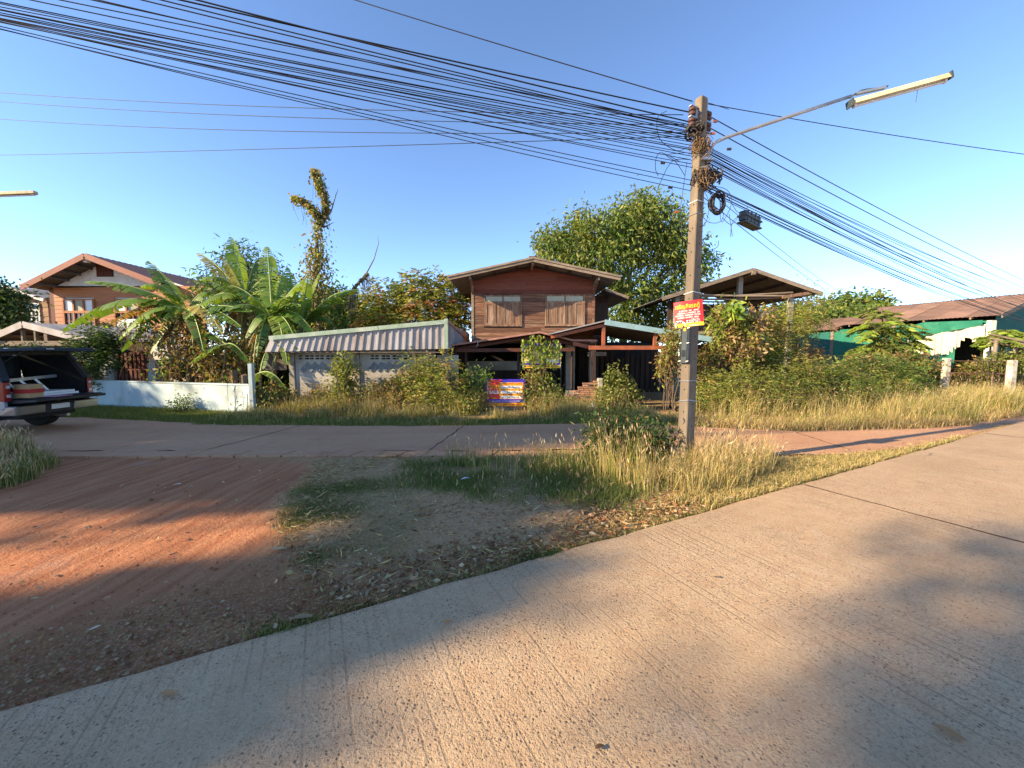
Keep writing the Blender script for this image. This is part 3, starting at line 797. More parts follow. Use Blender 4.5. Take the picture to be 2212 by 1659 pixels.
MB().beam(TL.lerp(TR, .623)+Vector((0, -.062, .02)), TR+Vector((0, -.062, .02)), .05, .13).build('cap_flashing', M_greentrim, shed)
MB().box(TR.x-.02, TR.x+.09, FY-.1, FY+.05, BR.z, TR.z+.12).build('corner_flashing', M_greentrim, shed)
sx = TR.x+.05
corrugated('side_sheet', (sx, FY+.06, BR.z+.02), (sx, 18.5, BR.z+.02), (sx, FY+.06, TR.z), M_tin, shed, .2, .03, ribs=True)
MB().beam((sx+.03, FY+.06, TR.z+.03), (sx+.03, 18.5, TR.z-.35), .05, .1).build('side_cap', M_pinktrim, shed)
mb = MB(); mb.quad(TL+Vector((0, .05, -.12)), TR+Vector((-.05, .05, -.12)), TR+Vector((-.05, 5, -.3)), TL+Vector((0, 5, -.3))); mb.build('roof', M_grayroof, shed)
MB().box(BL.x+.02, BR.x, FY+.02, S+.3, BL.z-.03, BL.z).build('soffit', M_under, shed)
# small tin sheet hanging in the gap on the left
p = at(590, 790, 12.9); MB().box(p.x-.3, p.x+.45, 12.9, 12.92, 1.25, 1.8).build('hanging_sheet', M_under, shed)

# ---------------------------------------------------------------- left: orange board house with red barge boards
LY = 19.0
lh = thing('gabled_house', 'orange board upper storey with red barge boards and white gable, far left', 'house', (-20.5, LY+1, 0))
AP, LE, RE = at(183, 549, LY), at(46, 618, LY), at(348, 612, LY)
def ltop(x):
    return AP.z-.1-(AP.x-x)*(AP.z-LE.z)/(AP.x-LE.x) if x < AP.x else AP.z-.1-(x-AP.x)*(AP.z-RE.z)/(RE.x-AP.x)
wx0 = at(115, 614, LY+1).x; wx1 = at(440, 614, LY+1).x; zb = at(0, 618, LY+1).z
W1 = (at(254, 660, LY+1).x*0+at(139, 646, LY+1).x, at(204, 646, LY+1).x, 3.1, at(0, 646, LY+1).z)
W2 = (at(249, 646, LY+1).x, at(300, 646, LY+1).x, 3.1, at(0, 646, LY+1).z)
board_wall(lh, M_orangewood, LY+1, wx0, wx1, 2.9, lambda x: zb, .2, [W1, W2])
MB().box(wx0+.02, wx1, LY+1.02, LY+1.1, 0, zb).build('wall_core', M_white, lh)
g_ = MB(); n0 = [(wx0, LY+.985, zb), (wx1-1.0, LY+.985, zb)]
g_.prism([(wx0, LY+.97, zb), (wx0, LY+.97, min(ltop(wx0), zb+.05)), (AP.x, LY+.97, ltop(AP.x)), (RE.x+.3, LY+.97, zb)], (0, .05, 0)); g_.build('white_gable', M_white, lh)
v = at(228, 580, LY+1); mb = MB()
mb.prism([(v.x-.42, LY+.965, v.z-.42), (v.x+.42, LY+.965, v.z-.42), (v.x+.42, LY+.965, v.z+.2), (v.x, LY+.965, v.z+.45), (v.x-.42, LY+.965, v.z+.2)], (0, -.03, 0)); vf = mb.build('gable_vent', M_darkwood, lh)
for k in range(6): MB().box(v.x-.36, v.x+.36, LY+.91, LY+.93, v.z-.36+k*.1, v.z-.30+k*.1).build('louvre', M_doorred, vf)
for ex in (LE, RE):
    t = Vector((0, 0, .03))
    corrugated('roof_sheet', ex+t, ex+t+Vector((0, 9, 0)), AP+t, M_duskroof, lh, .3, .03)
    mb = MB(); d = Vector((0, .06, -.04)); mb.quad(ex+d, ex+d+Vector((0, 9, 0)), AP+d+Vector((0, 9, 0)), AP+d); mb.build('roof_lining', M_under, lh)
    MB().beam(ex+Vector((0, -.03, -.08)), AP+Vector((0, -.03, -.08)), .04, .26).build('barge_board', M_redtrim, lh)
    for k in range(1, 5):
        q = ex.lerp(AP, k/5.2)
        MB().beam(q+Vector((0, .05, -.14)), q+Vector((0, 1.0, -.14)), .1, .1).build('purlin', M_under, lh)
p = at(183, 562, LY+.05); MB().tube([p, p+Vector((0, .2, .02))], .12, 10).build('floodlight', M_white, lh)
for (a, b_, z0, z1) in (W1, W2):
    n = 3 if b_-a > 1.3 else 2; ww = (b_-a)/n
    fr = MB(); y0, y1 = LY+.9, LY+1.02
    for k in range(n+1): fr.box(a+k*ww-.04, a+k*ww+.04, y0, y1, z0, z1)
    for k in range(n):
        fr.box(a+k*ww+.04, a+(k+1)*ww-.04, y0+.004, y1-.004, z1-.06, z1).box(a+k*ww+.04, a+(k+1)*ww-.04, y0+.004, y1-.004, z1-.72, z1-.60)
    f_ = fr.build('window_frame', M_orangewood, lh)
    for k in range(n):
        x0, x1 = a+k*ww+.05, a+(k+1)*ww-.05
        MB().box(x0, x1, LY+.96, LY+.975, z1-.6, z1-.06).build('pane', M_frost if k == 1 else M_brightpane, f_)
        MB().box(x0, x1, LY+.97, LY+.985, z0, z1-.72).build('pane', M_glass, f_)
        MB().box((x0+x1)/2-.02, (x0+x1)/2+.02, LY+.93, LY+.968, z0, z1-.72).build('glazing_bar', M_orangewood, f_)
        for zz in (z1-1.15, z1-1.55): MB().box(x0, x1, LY+.94, LY+.968, zz, zz+.035).build('glazing_bar', M_orangewood, f_)
MB().box(wx0-.25, wx0, LY+1.0, LY+6, 0, zb).build('side_wall', M_doorred, lh)
p0, p1 = at(262, 700, 18), at(330, 700, 18)
MB().box(p0.x, p1.x, 17.8, 17.9, 0, at(0, 690, 18).z).build('lower_wall', M_white, lh)

# annex with the white framed window
an = thing('annex_house', 'small tan board house with white framed window beside the orange house', 'house', (-26, 21, 0))
a0, a1 = at(8, 617, 20.4), at(96, 646, 20.4)
AY = 21.0
x0, x1 = at(-30, 660, AY).x, at(105, 660, AY).x; zt = at(0, 640, AY).z
wa, wb_, wz0, wz1 = at(53, 655, AY).x, at(86, 655, AY).x, 2.9, at(0, 655, AY).z
board_wall(an, M_tanwood, AY, x0, x1, 2.4, lambda x: zt, .24, [(wa, wb_, wz0, wz1)])
MB().box(x0, x1, AY+.02, AY+.1, 0, zt).build('wall_core', M_white, an)
MB().prism([(x0, AY-.02, zt), (x1+.1, AY-.02, zt), (x0, AY-.02, a0.z+.1)], (0, .05, 0)).build('gable', M_plaster, an)
fr = MB(); ww = (wb_-wa)/2
for k in range(3): fr.box(wa+k*ww-.04, wa+k*ww+.04, AY-.08, AY, wz0, wz1)
fr.box(wa, wb_, AY-.078, AY-.002, wz1-.05, wz1+.02).box(wa, wb_, AY-.078, AY-.002, wz1-.42, wz1-.33)
f_ = fr.build('window_frame', M_white, an)
for k in range(2):
    b0, b1 = wa+k*ww+.04, wa+(k+1)*ww-.04
    MB().box(b0, b1, AY-.03, AY-.015, wz0, wz1-.05).build('pane', M_glass, f_)
    MB().box((b0+b1)/2-.018, (b0+b1)/2+.018, AY-.06, AY-.03, wz0, wz1-.42).build('glazing_bar', M_white, f_)
    for zz in (wz1-.72, wz1-1.02): MB().box(b0, b1, AY-.058, AY-.03, zz, zz+.03).build('glazing_bar', M_white, f_)
for nm, (p, q) in (('roof_sheet', (a0, a1)),):
    corrugated(nm, q+Vector((.15, 0, 0)), q+Vector((.15, 7, .25)), p, M_grayroof, an, .2, .02)
    MB().beam(p+Vector((0, -.04, -.06)), q+Vector((0, -.04, -.06)), .04, .16).build('barge_board', M_white, an)
    corrugated(nm, p+Vector((-3, 0, -1.1)), p+Vector((-3, 7, -1.1)), p, M_grayroof, an, .2, .02)

# open tin-roofed carport of the left plot
lc = thing('tin_carport', 'grey sheet-roofed open carport behind the pickup truck', 'carport', (-17.5, 14, 0))
K0, K1, K2 = at(-75, 752, 14), at(50, 697, 14), at(208, 737, 14)
for a, b_ in ((K0, K1), (K2, K1)):
    corrugated('roof_sheet', a, a+Vector((0, 5, .1)), b_, M_grayroof, lc, .18, .02)
    MB().beam(a+Vector((0, -.03, -.06)), b_+Vector((0, -.03, -.06)), .03, .22).build('barge_board', M_tin, lc)
    mb = MB(); d = Vector((0, .02, -.1)); mb.quad(a+d, a+d+Vector((0, 5, .1)), b_+d+Vector((0, 5, .1)), b_+d); mb.build('roof_lining', M_under, lc)
    for k in (1, 2, 3):
        q = a.lerp(b_, k/4); MB().beam(q+Vector((0, .05, -.17)), q+Vector((0, 4.5, -.1)), .06, .08).build('purlin', M_darkwood, lc)
z = at(0, 742, 14.1).z
MB().beam((K0.x, 14.1, z), (at(160, 742, 14.1).x, 14.1, z), .1, .18).build('beam', M_greywood, lc)
for x in (52, 80, 103):
    p = at(x, 742, 14.1); MB().box(p.x-.06 if x == 103 else p.x-.03, p.x+.06 if x == 103 else p.x+.03, 14.05, 14.15, z+.09, at(x, 712, 14.1).z).build('king_post', M_greywood, lc)
for x in (-20, 150):
    p = at(x, 742, 14.2); MB().box(p.x-.07, p.x+.07, 14.15, 14.29, 0, z-.09).build('post', M_conc, lc)
MB().box(at(-60, 760, 18).x, at(110, 760, 18).x, 17.8, 17.9, 0, 2.4).build('back_wall', M_bluewall, lc)
MB().box(at(110, 760, 18).x+.02, at(150, 760, 18).x, 17.82, 17.9, 0, 2.4).build('dark_bay', M_shade, lc)  # near-black panel, the shade of the open bay painted in
MB().box(at(150, 760, 17.9).x+.02, at(262, 760, 17.9).x, 17.84, 17.92, 0, 2.9).build('back_wall', M_bluewall, lc)

# ---------------------------------------------------------------- pale blue garden wall, its pillars and the doors behind
A = Vector((*gp(150, 874), 0)); B = Vector((*gp(541, 894), 0))
gw = thing('garden_wall', 'low pale blue rendered wall along the lane, under the banana plants', 'wall', (-11, 12.3, 0))
d = (B-A).normalized(); nrm = Vector((d.y, -d.x, 0))
def wallpt(px):
    """point on the wall line that lies in the viewing direction of column px"""
    k = (px-CXP)/FPX; t = (A.x-k*A.y)/(k*d.y-d.x); return A+d*t
mb = MB(); th = -nrm*.12; segs = 14
for i in range(segs):
    p, q = A.lerp(B, i/segs), A.lerp(B, (i+1)/segs); h0, h1 = .86, .85
    mb.hexa([p, q, q+th, p+th, p+Vector((0, 0, h0)), q+Vector((0, 0, h1)), q+th+Vector((0, 0, h1)), p+th+Vector((0, 0, h0))])
mb.build('wall_panel', M_bluewall, gw)
MB().beam(A+Vector((0, 0, .875))+th*.5, B+Vector((0, 0, .865))+th*.5, .16, .04).build('coping', M_bluewall, gw)
p = wallpt(539); MB().box(p.x-.03, p.x+.08, p.y-.03, p.y+.1, 0, 1.5).build('end_pillar', M_bluewall, gw)
for px, px1 in ((235, 251), (325, 341)):
    p = at(px, 800, 14.2); q = at(px1, 800, 14.2); MB().box(p.x, q.x, 14.1, 14.35, 0, at(0, 777, 14.2).z).build('gate_pillar', M_bluewall, gw)
for a_, b_, nm, m_, Yd, zt_ in ((252, 288, 'gate_leaf', M_doorred, 14.25, 1.95), (289, 324, 'gate_leaf', M_doorred, 14.25, 1.95), (163, 211, 'carved_panel', M_orangewood, 13.9, 1.55)):  # carved panel takes the orange boards to paint in its patch of sun
    p = at(a_, 800, Yd); q = at(b_, 800, Yd); mb = MB(); mb.box(p.x, q.x, Yd, Yd+.05, .1, zt_); o = mb.build(nm, m_, gw)
    n = 4 if nm == 'gate_leaf' else 3; w = (q.x-p.x)/n
    for k in range(n): MB().box(p.x+k*w+.03, p.x+(k+1)*w-.03, Yd-.025, Yd-.002, .25, zt_-.75).build('panel', m_, o)
    for k in range(n): MB().box(p.x+k*w+.03, p.x+(k+1)*w-.03, Yd-.025, Yd-.002, zt_-.68, zt_-.1).build('panel', m_, o)
MB().box(at(341, 800, 14.3).x, at(560, 800, 14.3).x, 16.2, 16.3, 0, 1.75).build('rear_wall', M_bluewall, gw)
MB().box(at(211, 800, 14.3).x, at(235, 800, 14.3).x, 14.3, 14.4, 0, 1.75).build('side_panel', M_bluewall, gw)

# ---------------------------------------------------------------- barn on stilts
BY = 19.0
barn = thing('stilt_barn', 'open-sided barn on stilts with dark sheet roof, behind the utility pole', 'barn', (11.6, BY, 0))
b0, b1, b2 = at(1430, 643, BY), at(1627, 580, BY), at(1776, 632, BY)
for e in (b0, b2):
    corrugated('roof_sheet', e, e+Vector((0, 6, 0)), b1, M_grayroof, barn, .2, .025)
    mb = MB(); d_ = Vector((0, .02, -.05)); mb.quad(e+d_, e+d_+Vector((0, 6, 0)), b1+d_+Vector((0, 6, 0)), b1+d_); mb.build('roof_lining', M_under, barn)
    MB().beam(e+Vector((0, -.03, -.06)), b1+Vector((0, -.03, -.06)), .04, .18).build('barge_board', M_greywood, barn)
    for k in (1, 2, 3): q = e.lerp(b1, k/4); MB().beam(q+Vector((0, .02, -.14)), q+Vector((0, 5.5, -.14)), .08, .1).build('purlin', M_darkwood, barn)
MB().beam(b1+Vector((0, -.1, -.2)), b1+Vector((0, 1.2, -.2)), .18, .2).build('ridge_beam', M_greywood, barn)
for x, y0, dep in ((1599, 598, .6), (1708, 640, .3), (1635, 665, 4.8), (1674, 630, 4.8), (1462, 640, .5), (1556, 660, 4.8)):
    p = at(x, y0, BY+dep); MB().box(p.x-.11, p.x+.11, BY+dep-.1, BY+dep+.1, 0, p.z if dep < 1 else 4.9).build('column', M_conc if dep < 1 else M_darkwood, barn, bevel=.01)
for y, y_, dd in ((635, 639, .25), (641, 632, .35), (646, 642, .5), (651, 650, 4.6)):
    p, q = at(1462, y, BY+dd), at(1745 if dd < .3 else 1712, y_, BY+dd); MB().tube([p, p.lerp(q, .5)+Vector((0, 0, -.06)), q], .05, 7).build('bamboo_pole', M_greywood, barn)
MB().beam(at(1690, 642, BY+.1), at(1752, 632, BY+.1), .09, .14).build('tie_beam', M_shut, barn)
p = at(1442, 650, BY+1); q = at(1552, 650, BY+1)
for k in range(9):
    x = p.x+(q.x-p.x)*k/9; MB().box(x+.01, x+(q.x-p.x)/9-.01, BY+1, BY+1.04, 2.4, 4.5-.02*k).build('wall_board', M_darkwood, barn)
zz = at(0, 719, BY).z
for k in range(5):
    MB().beam((at(1455, 700, BY).x, BY+.3+k*.9, zz), (at(1715, 700, BY).x, BY+.3+k*.9, zz), .1, .12).build('floor_joist', M_greywood, barn)
for k in range(7): MB().box(at(1455, 700, BY).x, at(1640, 700, BY).x, BY+.3+k*.65, BY+.9+k*.65, zz+.07, zz+.11).build('floor_board', M_greywood, barn)
MB().box(at(1500, 700, BY+5).x, at(1730, 700, BY+5).x, BY+5, BY+5.1, 0, 2.4).build('rear_wall', M_doorred, barn)

# pale concrete wall far behind the barn
far_wall = MB().box(at(1540, 680, 30).x, at(1690, 680, 30).x, 30, 30.3, 0, at(0, 672, 30).z).build('plaster_house', M_plaster)
tag(far_wall, 'pale plaster wall of a building seen under the stilt barn roof', 'building')

# ---------------------------------------------------------------- long shed hung with green shade net, right
gs_ = thing('net_shed', 'long shed with rust-brown sheet roof and green shade net walls, right', 'shed', (22, 20, 0))
u = Vector((-.352, .936, 0)); w = Vector((.936, .352, 0)); CO = Vector((21.75, 17.55, 0))
ez, rz = 3.62, 4.78
def gsp(a, b_, z): p = CO+u*a+w*b_; return Vector((p.x, p.y, z))
for i in range(6):
    a0_ = -.35+i*1.1
    corrugated('roof_sheet', gsp(a0_, -.35, ez-.1+.006*(i % 2)), gsp(a0_+1.13, -.35, ez-.1+.006*(i % 2)), gsp(a0_, 4.0, rz), M_shedroof, gs_, .16, .02)
corrugated('roof_sheet', gsp(-.35, 8.3, ez-.1), gsp(6.2, 8.3, ez-.1), gsp(-.35, 4.0, rz), M_shedroof, gs_, .16, .02)
for i in range(5):
    a0_ = 6.0+i*1.5
    corrugated('lower_roof_sheet', gsp(a0_, -.3, ez-.33), gsp(a0_+1.53, -.3, ez-.33), gsp(a0_, 3.2, rz-.55), M_shedroof, gs_, .16, .02)
MB().beam(gsp(-.37, -.35, ez-.14), gsp(-.37, 4.0, rz-.04), .04, .2).build('barge_board', M_greywood, gs_)
MB().beam(gsp(-.37, 8.3, ez-.14), gsp(-.37, 4.0, rz-.04), .04, .2).build('barge_board', M_greywood, gs_)
M_net = pm('green_shade_net', (.035, .26, .17), (.03, .21, .145), 2.5, rough=.8, bump=.1, c3=(.10, .36, .22), c3amt=.2, trans=.35)
M_netd = pm('teal_shade_net', (.035, .20, .17), (.03, .17, .15), 2.5, rough=.8, bump=.1, trans=.35)
M_cloth = pm('pale_cloth', (.74, .68, .52), (.66, .60, .45), 5, rough=.9, trans=.2)
def drape(name, a0_, a1_, ztop0, ztop1, zb0, zb1, off, mat, n=18, k=6, amp=.05, seed=0):
    r_ = random.Random(seed); V = []; F = []; ph = r_.random()*6
    for i in range(n+1):
        t = i/n
        for j in range(k+1):
            s_ = j/k; z = (ztop0+(ztop1-ztop0)*t)*(1-s_)+(zb0+(zb1-zb0)*t)*s_
            o_ = off+amp*math.sin(t*n*.9+ph+s_*1.3)*(.3+s_*.7)+amp*.5*math.sin(t*37+ph)
            V.append(gsp(a0_+(a1_-a0_)*t, -o_, z))
    for i in range(n):
        for j in range(k):
            a = i*(k+1)+j; F.append((a, a+k+1, a+k+2, a+1))
    mb = MB(); mb.v = [tuple(v) for v in V]; mb.f = F
    return mb.build(name, mat, gs_, smooth=True)
drape('net_panel', 6.4, 13.4, ez-.42, ez-.42, .9, .9, .02, M_netd, 30, 6, .03, 1)
drape('net_panel', 3.6, 6.4, ez-.35, ez-.35, .6, .6, .03, M_net, 16, 6, .05, 2)
drape('net_panel', -.0, 3.6, ez-.3, ez-.3, 3.0, 2.4, .04, M_net, 16, 5, .04, 3)
drape('net_flap', .2, 2.2, ez-.28, ez-.22, 3.12, 2.72, .22, M_net, 14, 6, .08, 4)
drape('net_flap', 2.2, 4.3, ez-.22, ez-.85, 2.62, 1.9, .24, M_net, 14, 6, .10, 14)
drape('net_panel', 1.1, 4.1, 2.75, 2.4, 1.15, .9, .09, M_net, 16, 6, .05, 5)
r_ = random.Random(12)
for k in range(30):
    a_ = .15+k*.125; t0_, t1_ = 3.15-.2*(a_-.15), 3.15-.2*(a_+.0); bb = 2.45-.34*(a_-.15)+r_.uniform(-.18, .18)+.22*math.sin(a_*3.1)
    drape('cloth_strip', a_, a_+.13, t0_, t1_, bb, bb+r_.uniform(-.2, .2), .14+.006*(k % 2), M_cloth, 3, 4, .03, 60+k)
for a_ in (0, 3.4, 6.3, 9.8, 13.2):
    p = gsp(a_, .02, 0); MB().box(p.x-.12, p.x+.12, p.y-.05, p.y+.14, 0, ez-.3).build('post', M_white if a_ == 0 else M_greywood, gs_)
for a_ in (.6, 2.2, 3.9, 5.4): MB().beam(gsp(a_, -.3, ez-.17), gsp(a_, 3.5, rz-.2), .07, .1).build('rafter', M_greywood, gs_)
mb = MB(); mb.quad(gsp(.1, 1.5, .0), gsp(13.4, 1.5, 0), gsp(13.4, 1.5, ez), gsp(.1, 1.5, ez)); mb.build('shed_shade', M_shade, gs_)  # dark sheet painting the shade inside the shed
mb = MB(); mb.poly([gsp(-.05, .1, .7), gsp(-.05, 4.0, .7), gsp(-.05, 4.0, rz-.15), gsp(-.05, .1, ez-.1)]); mb.build('gable_net', M_netd, gs_)
mb = MB(); mb.poly([gsp(-.05, 4.0, .7), gsp(-.05, 8.0, .7), gsp(-.05, 8.0, ez-.1), gsp(-.05, 4.0, rz-.15)]); mb.build('gable_net', M_netd, gs_)

# low tiled lean-to frame at the right edge
fr = thing('bamboo_frame', 'low lean-to of bamboo rails in front of the net shed', 'frame', (22.3, 15.8, 0))
for y0, y1 in ((722, 742), (731, 748), (738, 756)):
    MB().tube([at(2140, y0, 16.2), at(2230, y1, 15.8)], .045, 7).build('rail', M_greywood, fr)
for x in (2152, 2195):
    p = at(x, 735, 16); MB().tube([(p.x, 16, 0), p], .06, 7).build('post', M_greywood, fr)

M_whitewash = pm('flaking_whitewash', (.62, .57, .48), (.42, .37, .30), 5, rough=.9, c3=(.22, .18, .14), c3amt=.35)
# gate between two posts, right
gt = thing('steel_gate', 'rusty bar gate between two whitewashed posts in the dry grass, right', 'gate', (20.5, 17, 0))
G0 = Vector((*at(2043, 800, 16.6).xy, 0)); G1 = Vector((*at(2185, 800, 15.1).xy, 0))
for p, h in ((G0, 1.62), (G1, 1.55)):
    MB().box(p.x-.11, p.x+.11, p.y-.10, p.y+.10, 0, h).build('gate_post', M_whitewash, gt, bevel=.02)
D = (G1-G0)
for z in (1.5, 1.0, .3): MB().tube([G0+Vector((0, 0, z)), G1+Vector((0, 0, z))], .025, 6).build('rail', M_darkwood, gt)
for k in range(1, 12):
    p = G0+D*k/12; MB().tube([p+Vector((0, 0, .1)), p+Vector((0, 0, 1.0 if k < 6 else 1.5))], .018, 6).build('bar', M_darkwood, gt)
# ================================================================ PICKUP TRUCK
M_silver = pm('silver_paint', (.24, .28, .33), (.21, .25, .30), 2, rough=.28, metallic=.45, bump=0, spec=.6)
M_tail = pm('red_lens', (.20, .01, .014), (.16, .008, .012), 3, rough=.15, bump=0, spec=.7)
M_lens = pm('clear_lens', (.42, .40, .38), (.34, .32, .31), 3, rough=.15, bump=0, spec=.7)
M_dkplas = pm('black_plastic', (.018, .019, .021), (.012, .013, .014), 5, rough=.5, bump=.05)
M_chrome = pm('chrome', (.34, .34, .35), (.28, .28, .29), 4, rough=.3, metallic=.9, bump=0)
M_card = pm('cardboard', (.40, .26, .13), (.34, .22, .11), 4, rough=.85, bump=.05)
M_red = pm('red_print', (.38, .03, .025), (.32, .025, .02), 4, rough=.6, bump=0)
M_plate = pm('number_plate', (.62, .62, .58), (.5, .5, .47), 4, rough=.4, bump=0)
M_pink = pm('pink_sheet', (.6, .28, .42), (.5, .24, .36), 4, rough=.5, bump=0)
TYAW = math.pi + R(4)        # local +x is forward
truck = thing('pickup_truck', 'silver pickup truck with open canopy hatch and lowered tailgate, far left', 'truck', (-10.58, 8.80, 0.015), rotz=TYAW)
HW = .90
def prof_box(name, prof, y0, y1, mat, bevel=0, smooth_=False):
    """side profile (x, z) pushed across the truck"""
    mb = MB(); mb.prism([(x, y0, z) for x, z in prof], (0, y1-y0, 0)); return mb.build(name, mat, truck, bevel=bevel, smooth=smooth_)
def arch(cx_, cz_, r_, a0, a1, n=10):
    return [(cx_+r_*math.cos(a0+(a1-a0)*i/n), cz_+r_*math.sin(a0+(a1-a0)*i/n)) for i in range(n+1)]
# bed sides with wheel arch, cab and bonnet sides
for s_ in (-1, 1):
    y0, y1 = (HW-.07, HW) if s_ > 0 else (-HW, -HW+.07)
    pr = [(0.0, .62), (0.04, .58)] + [(.62, .52)] + arch(1.08, .40, .45, math.pi*.93, math.pi*.07) + [(1.56, .42), (3.5, .40)] + arch(4.18, .40, .45, math.pi*.98, math.pi*.02) + [(4.85, .45), (4.98, .6), (4.98, .9), (4.7, 1.02), (3.6, 1.10), (1.52, 1.12), (0.0, 1.16)]
    prof_box('body_side', pr, y0, y1, M_silver, bevel=.012)
    # canopy side with window
    pc = [(0.06, 1.17), (1.5, 1.17), (1.5, 1.80), (.34, 1.80), (.24, 1.76)]
    mb = MB(); yo = s_*HW*.995; yi = s_*(HW-.11)
    mb.hexa([(0.05, yo-s_*.05, 1.17), (1.5, yo-s_*.05, 1.17), (1.5, yo, 1.17), (.05, yo, 1.17), (.36, yi-s_*.05, 1.80), (1.5, yi-s_*.05, 1.82), (1.5, yi, 1.82), (.36, yi, 1.80)])
    mb.build('canopy_side', M_silver, truck, bevel=.01)
    mb = MB(); f = lambda x, z: (x, s_*(HW*.995-.11*(z-1.17)/.63+.012), z)
    mb.poly([f(.55, 1.32), f(1.38, 1.32), f(1.38, 1.70), f(.72, 1.70), f(.6, 1.62)]); mb.build('side_window', M_glass, truck)
    MB().box(.06, 1.48, min(s_*(HW-.10), s_*(HW-.04)), max(s_*(HW-.10), s_*(HW-.04)), .76, 1.176).build('bed_shade_panel', M_black, truck)  # black panel added to paint the shade inside the bed
    mb = MB(); mb.quad((.12, s_*(HW-.075), 1.17), (1.49, s_*(HW-.075), 1.17), (1.49, s_*(HW-.175), 1.79), (.38, s_*(HW-.175), 1.78)); mb.build('canopy_shade', M_black, truck)  # black sheet added for the shade under the canopy
    # cab side glass
    mb = MB(); mb.poly([f(1.62, 1.16), f(3.25, 1.16), f(2.75, 1.66), f(1.75, 1.68)]); mb.build('side_window', M_glass, truck)
    # tail lamp wrapping the corner
    tl = MB(); y = s_*HW; tl.hexa([(-.02, y-s_*.12, .76), (.24, y-s_*.01, .80), (.24, y+s_*.012, .80), (-.02, y+s_*.012, .76), (-.02, y-s_*.12, 1.17), (.16, y-s_*.01, 1.17), (.16, y+s_*.012, 1.17), (-.02, y+s_*.012, 1.17)])
    t_ = tl.build('tail_lamp', M_tail, truck, bevel=.012)
    for z in (.85, 1.04): MB().box(-.032, -.015, min(y-s_*.035, y-s_*.10), max(y-s_*.035, y-s_*.10), z, z+.06).build('lens', M_lens, t_)
    # wheels
    for x in (1.08, 4.18):
        tyre = MB().lathe((x, s_*(HW-.27), .385), (0, s_, 0), [(0, .25), (0, .36), (.03, .383), (.21, .383), (.24, .36), (.24, .25)], 26).build('wheel', M_black, truck)
        MB().lathe((x, s_*(HW-.27), .385), (0, s_, 0), [(.05, .05), (.06, .25), (.2, .25), (.215, .22), (.2, .06)], 18).build('rim', M_metal, tyre)
    MB().box(.60, .63, s_*(HW-.15)-.13, s_*(HW-.15)+.13, .2, .56).build('mud_flap', M_black, truck)
    MB().tube([(.22, s_*.70, 1.55), (-.22, s_*.66, 1.82)], .009, 6).build('gas_strut', M_dkplas, truck)
# cab roof, windscreen, bonnet, floor
mb = MB(); mb.hexa([(1.5, -.78, 1.70), (2.95, -.76, 1.70), (2.95, .76, 1.70), (1.5, .78, 1.70), (1.55, -.72, 1.80), (2.7, -.7, 1.80), (2.7, .7, 1.80), (1.55, .72, 1.80)]); mb.build('cab_roof', M_silver, truck, bevel=.03)
mb = MB(); mb.quad((2.9, -.75, 1.72), (2.9, .75, 1.72), (3.65, .82, 1.1), (3.65, -.82, 1.1)); mb.build('windscreen', M_glass, truck)
mb = MB(); mb.hexa([(3.6, -.84, .95), (4.95, -.8, .85), (4.95, .8, .85), (3.6, .84, .95), (3.6, -.82, 1.12), (4.9, -.74, 1.0), (4.9, .74, 1.0), (3.6, .82, 1.12)]); mb.build('bonnet', M_silver, truck, bevel=.03)
MB().box(1.50, 1.53, -.80, .80, .5, 1.70).build('cab_rear', M_black, truck)
MB().box(1.48, 1.50, -.62, .62, 1.22, 1.62).build('rear_cab_window', M_glass, truck)
MB().box(.02, 1.5, -HW+.07, HW-.07, .70, .76).build('bed_floor', M_dkplas, truck)
MB().box(0.1, 4.8, -.55, .55, .34, .58).build('chassis', M_black, truck)
mb = MB(); mb.hexa([(.36, -.79, 1.79), (1.5, -.79, 1.81), (1.5, .79, 1.81), (.36, .79, 1.79), (.40, -.70, 1.845), (1.5, -.70, 1.875), (1.5, .70, 1.875), (.40, .70, 1.845)]); mb.build('canopy_roof', M_silver, truck, bevel=.015)
# rear frame of the canopy opening
for s_ in (-1, 1):
    MB().beam((.03, s_*(HW-.09), 1.18), (.30, s_*(HW-.19), 1.76), .10, .08).build('opening_frame', M_dkplas, truck)
MB().box(.28, .36, -.74, .74, 1.74, 1.80).build('opening_frame', M_dkplas, truck)
# raised rear hatch
mb = MB(); mb.hexa([(.33, -.73, 1.80), (-.42, -.66, 1.83), (-.42, .66, 1.83), (.33, .73, 1.80), (.33, -.71, 1.86), (-.36, -.62, 1.905), (-.36, .62, 1.905), (.33, .71, 1.86)]); hatch = mb.build('rear_hatch', M_dkplas, truck, bevel=.012)
mb = MB(); mb.quad((.26, -.62, 1.797), (-.34, -.56, 1.821), (-.34, .56, 1.821), (.26, .62, 1.797)); mb.build('hatch_window', M_glass, hatch)
MB().box(-.435, -.42, .3, .44, 1.86, 1.885).build('brake_lamp', M_lens, hatch)
for y in (-.4, .4): MB().box(.30, .40, y-.07, y+.07, 1.86, 1.89).build('hinge', M_metal, hatch)
# lowered tailgate
mb = MB(); mb.hexa([(-.46, -.76, .735), (.0, -.79, .70), (.0, .79, .70), (-.46, .76, .735), (-.46, -.75, .80), (.0, -.79, .785), (.0, .79, .785), (-.46, .75, .80)]); tg = mb.build('tailgate', M_dkplas, truck, bevel=.012)
MB().box(-.43, -.05, -.7, .7, .806, .815).build('tailgate_liner', M_black, tg)
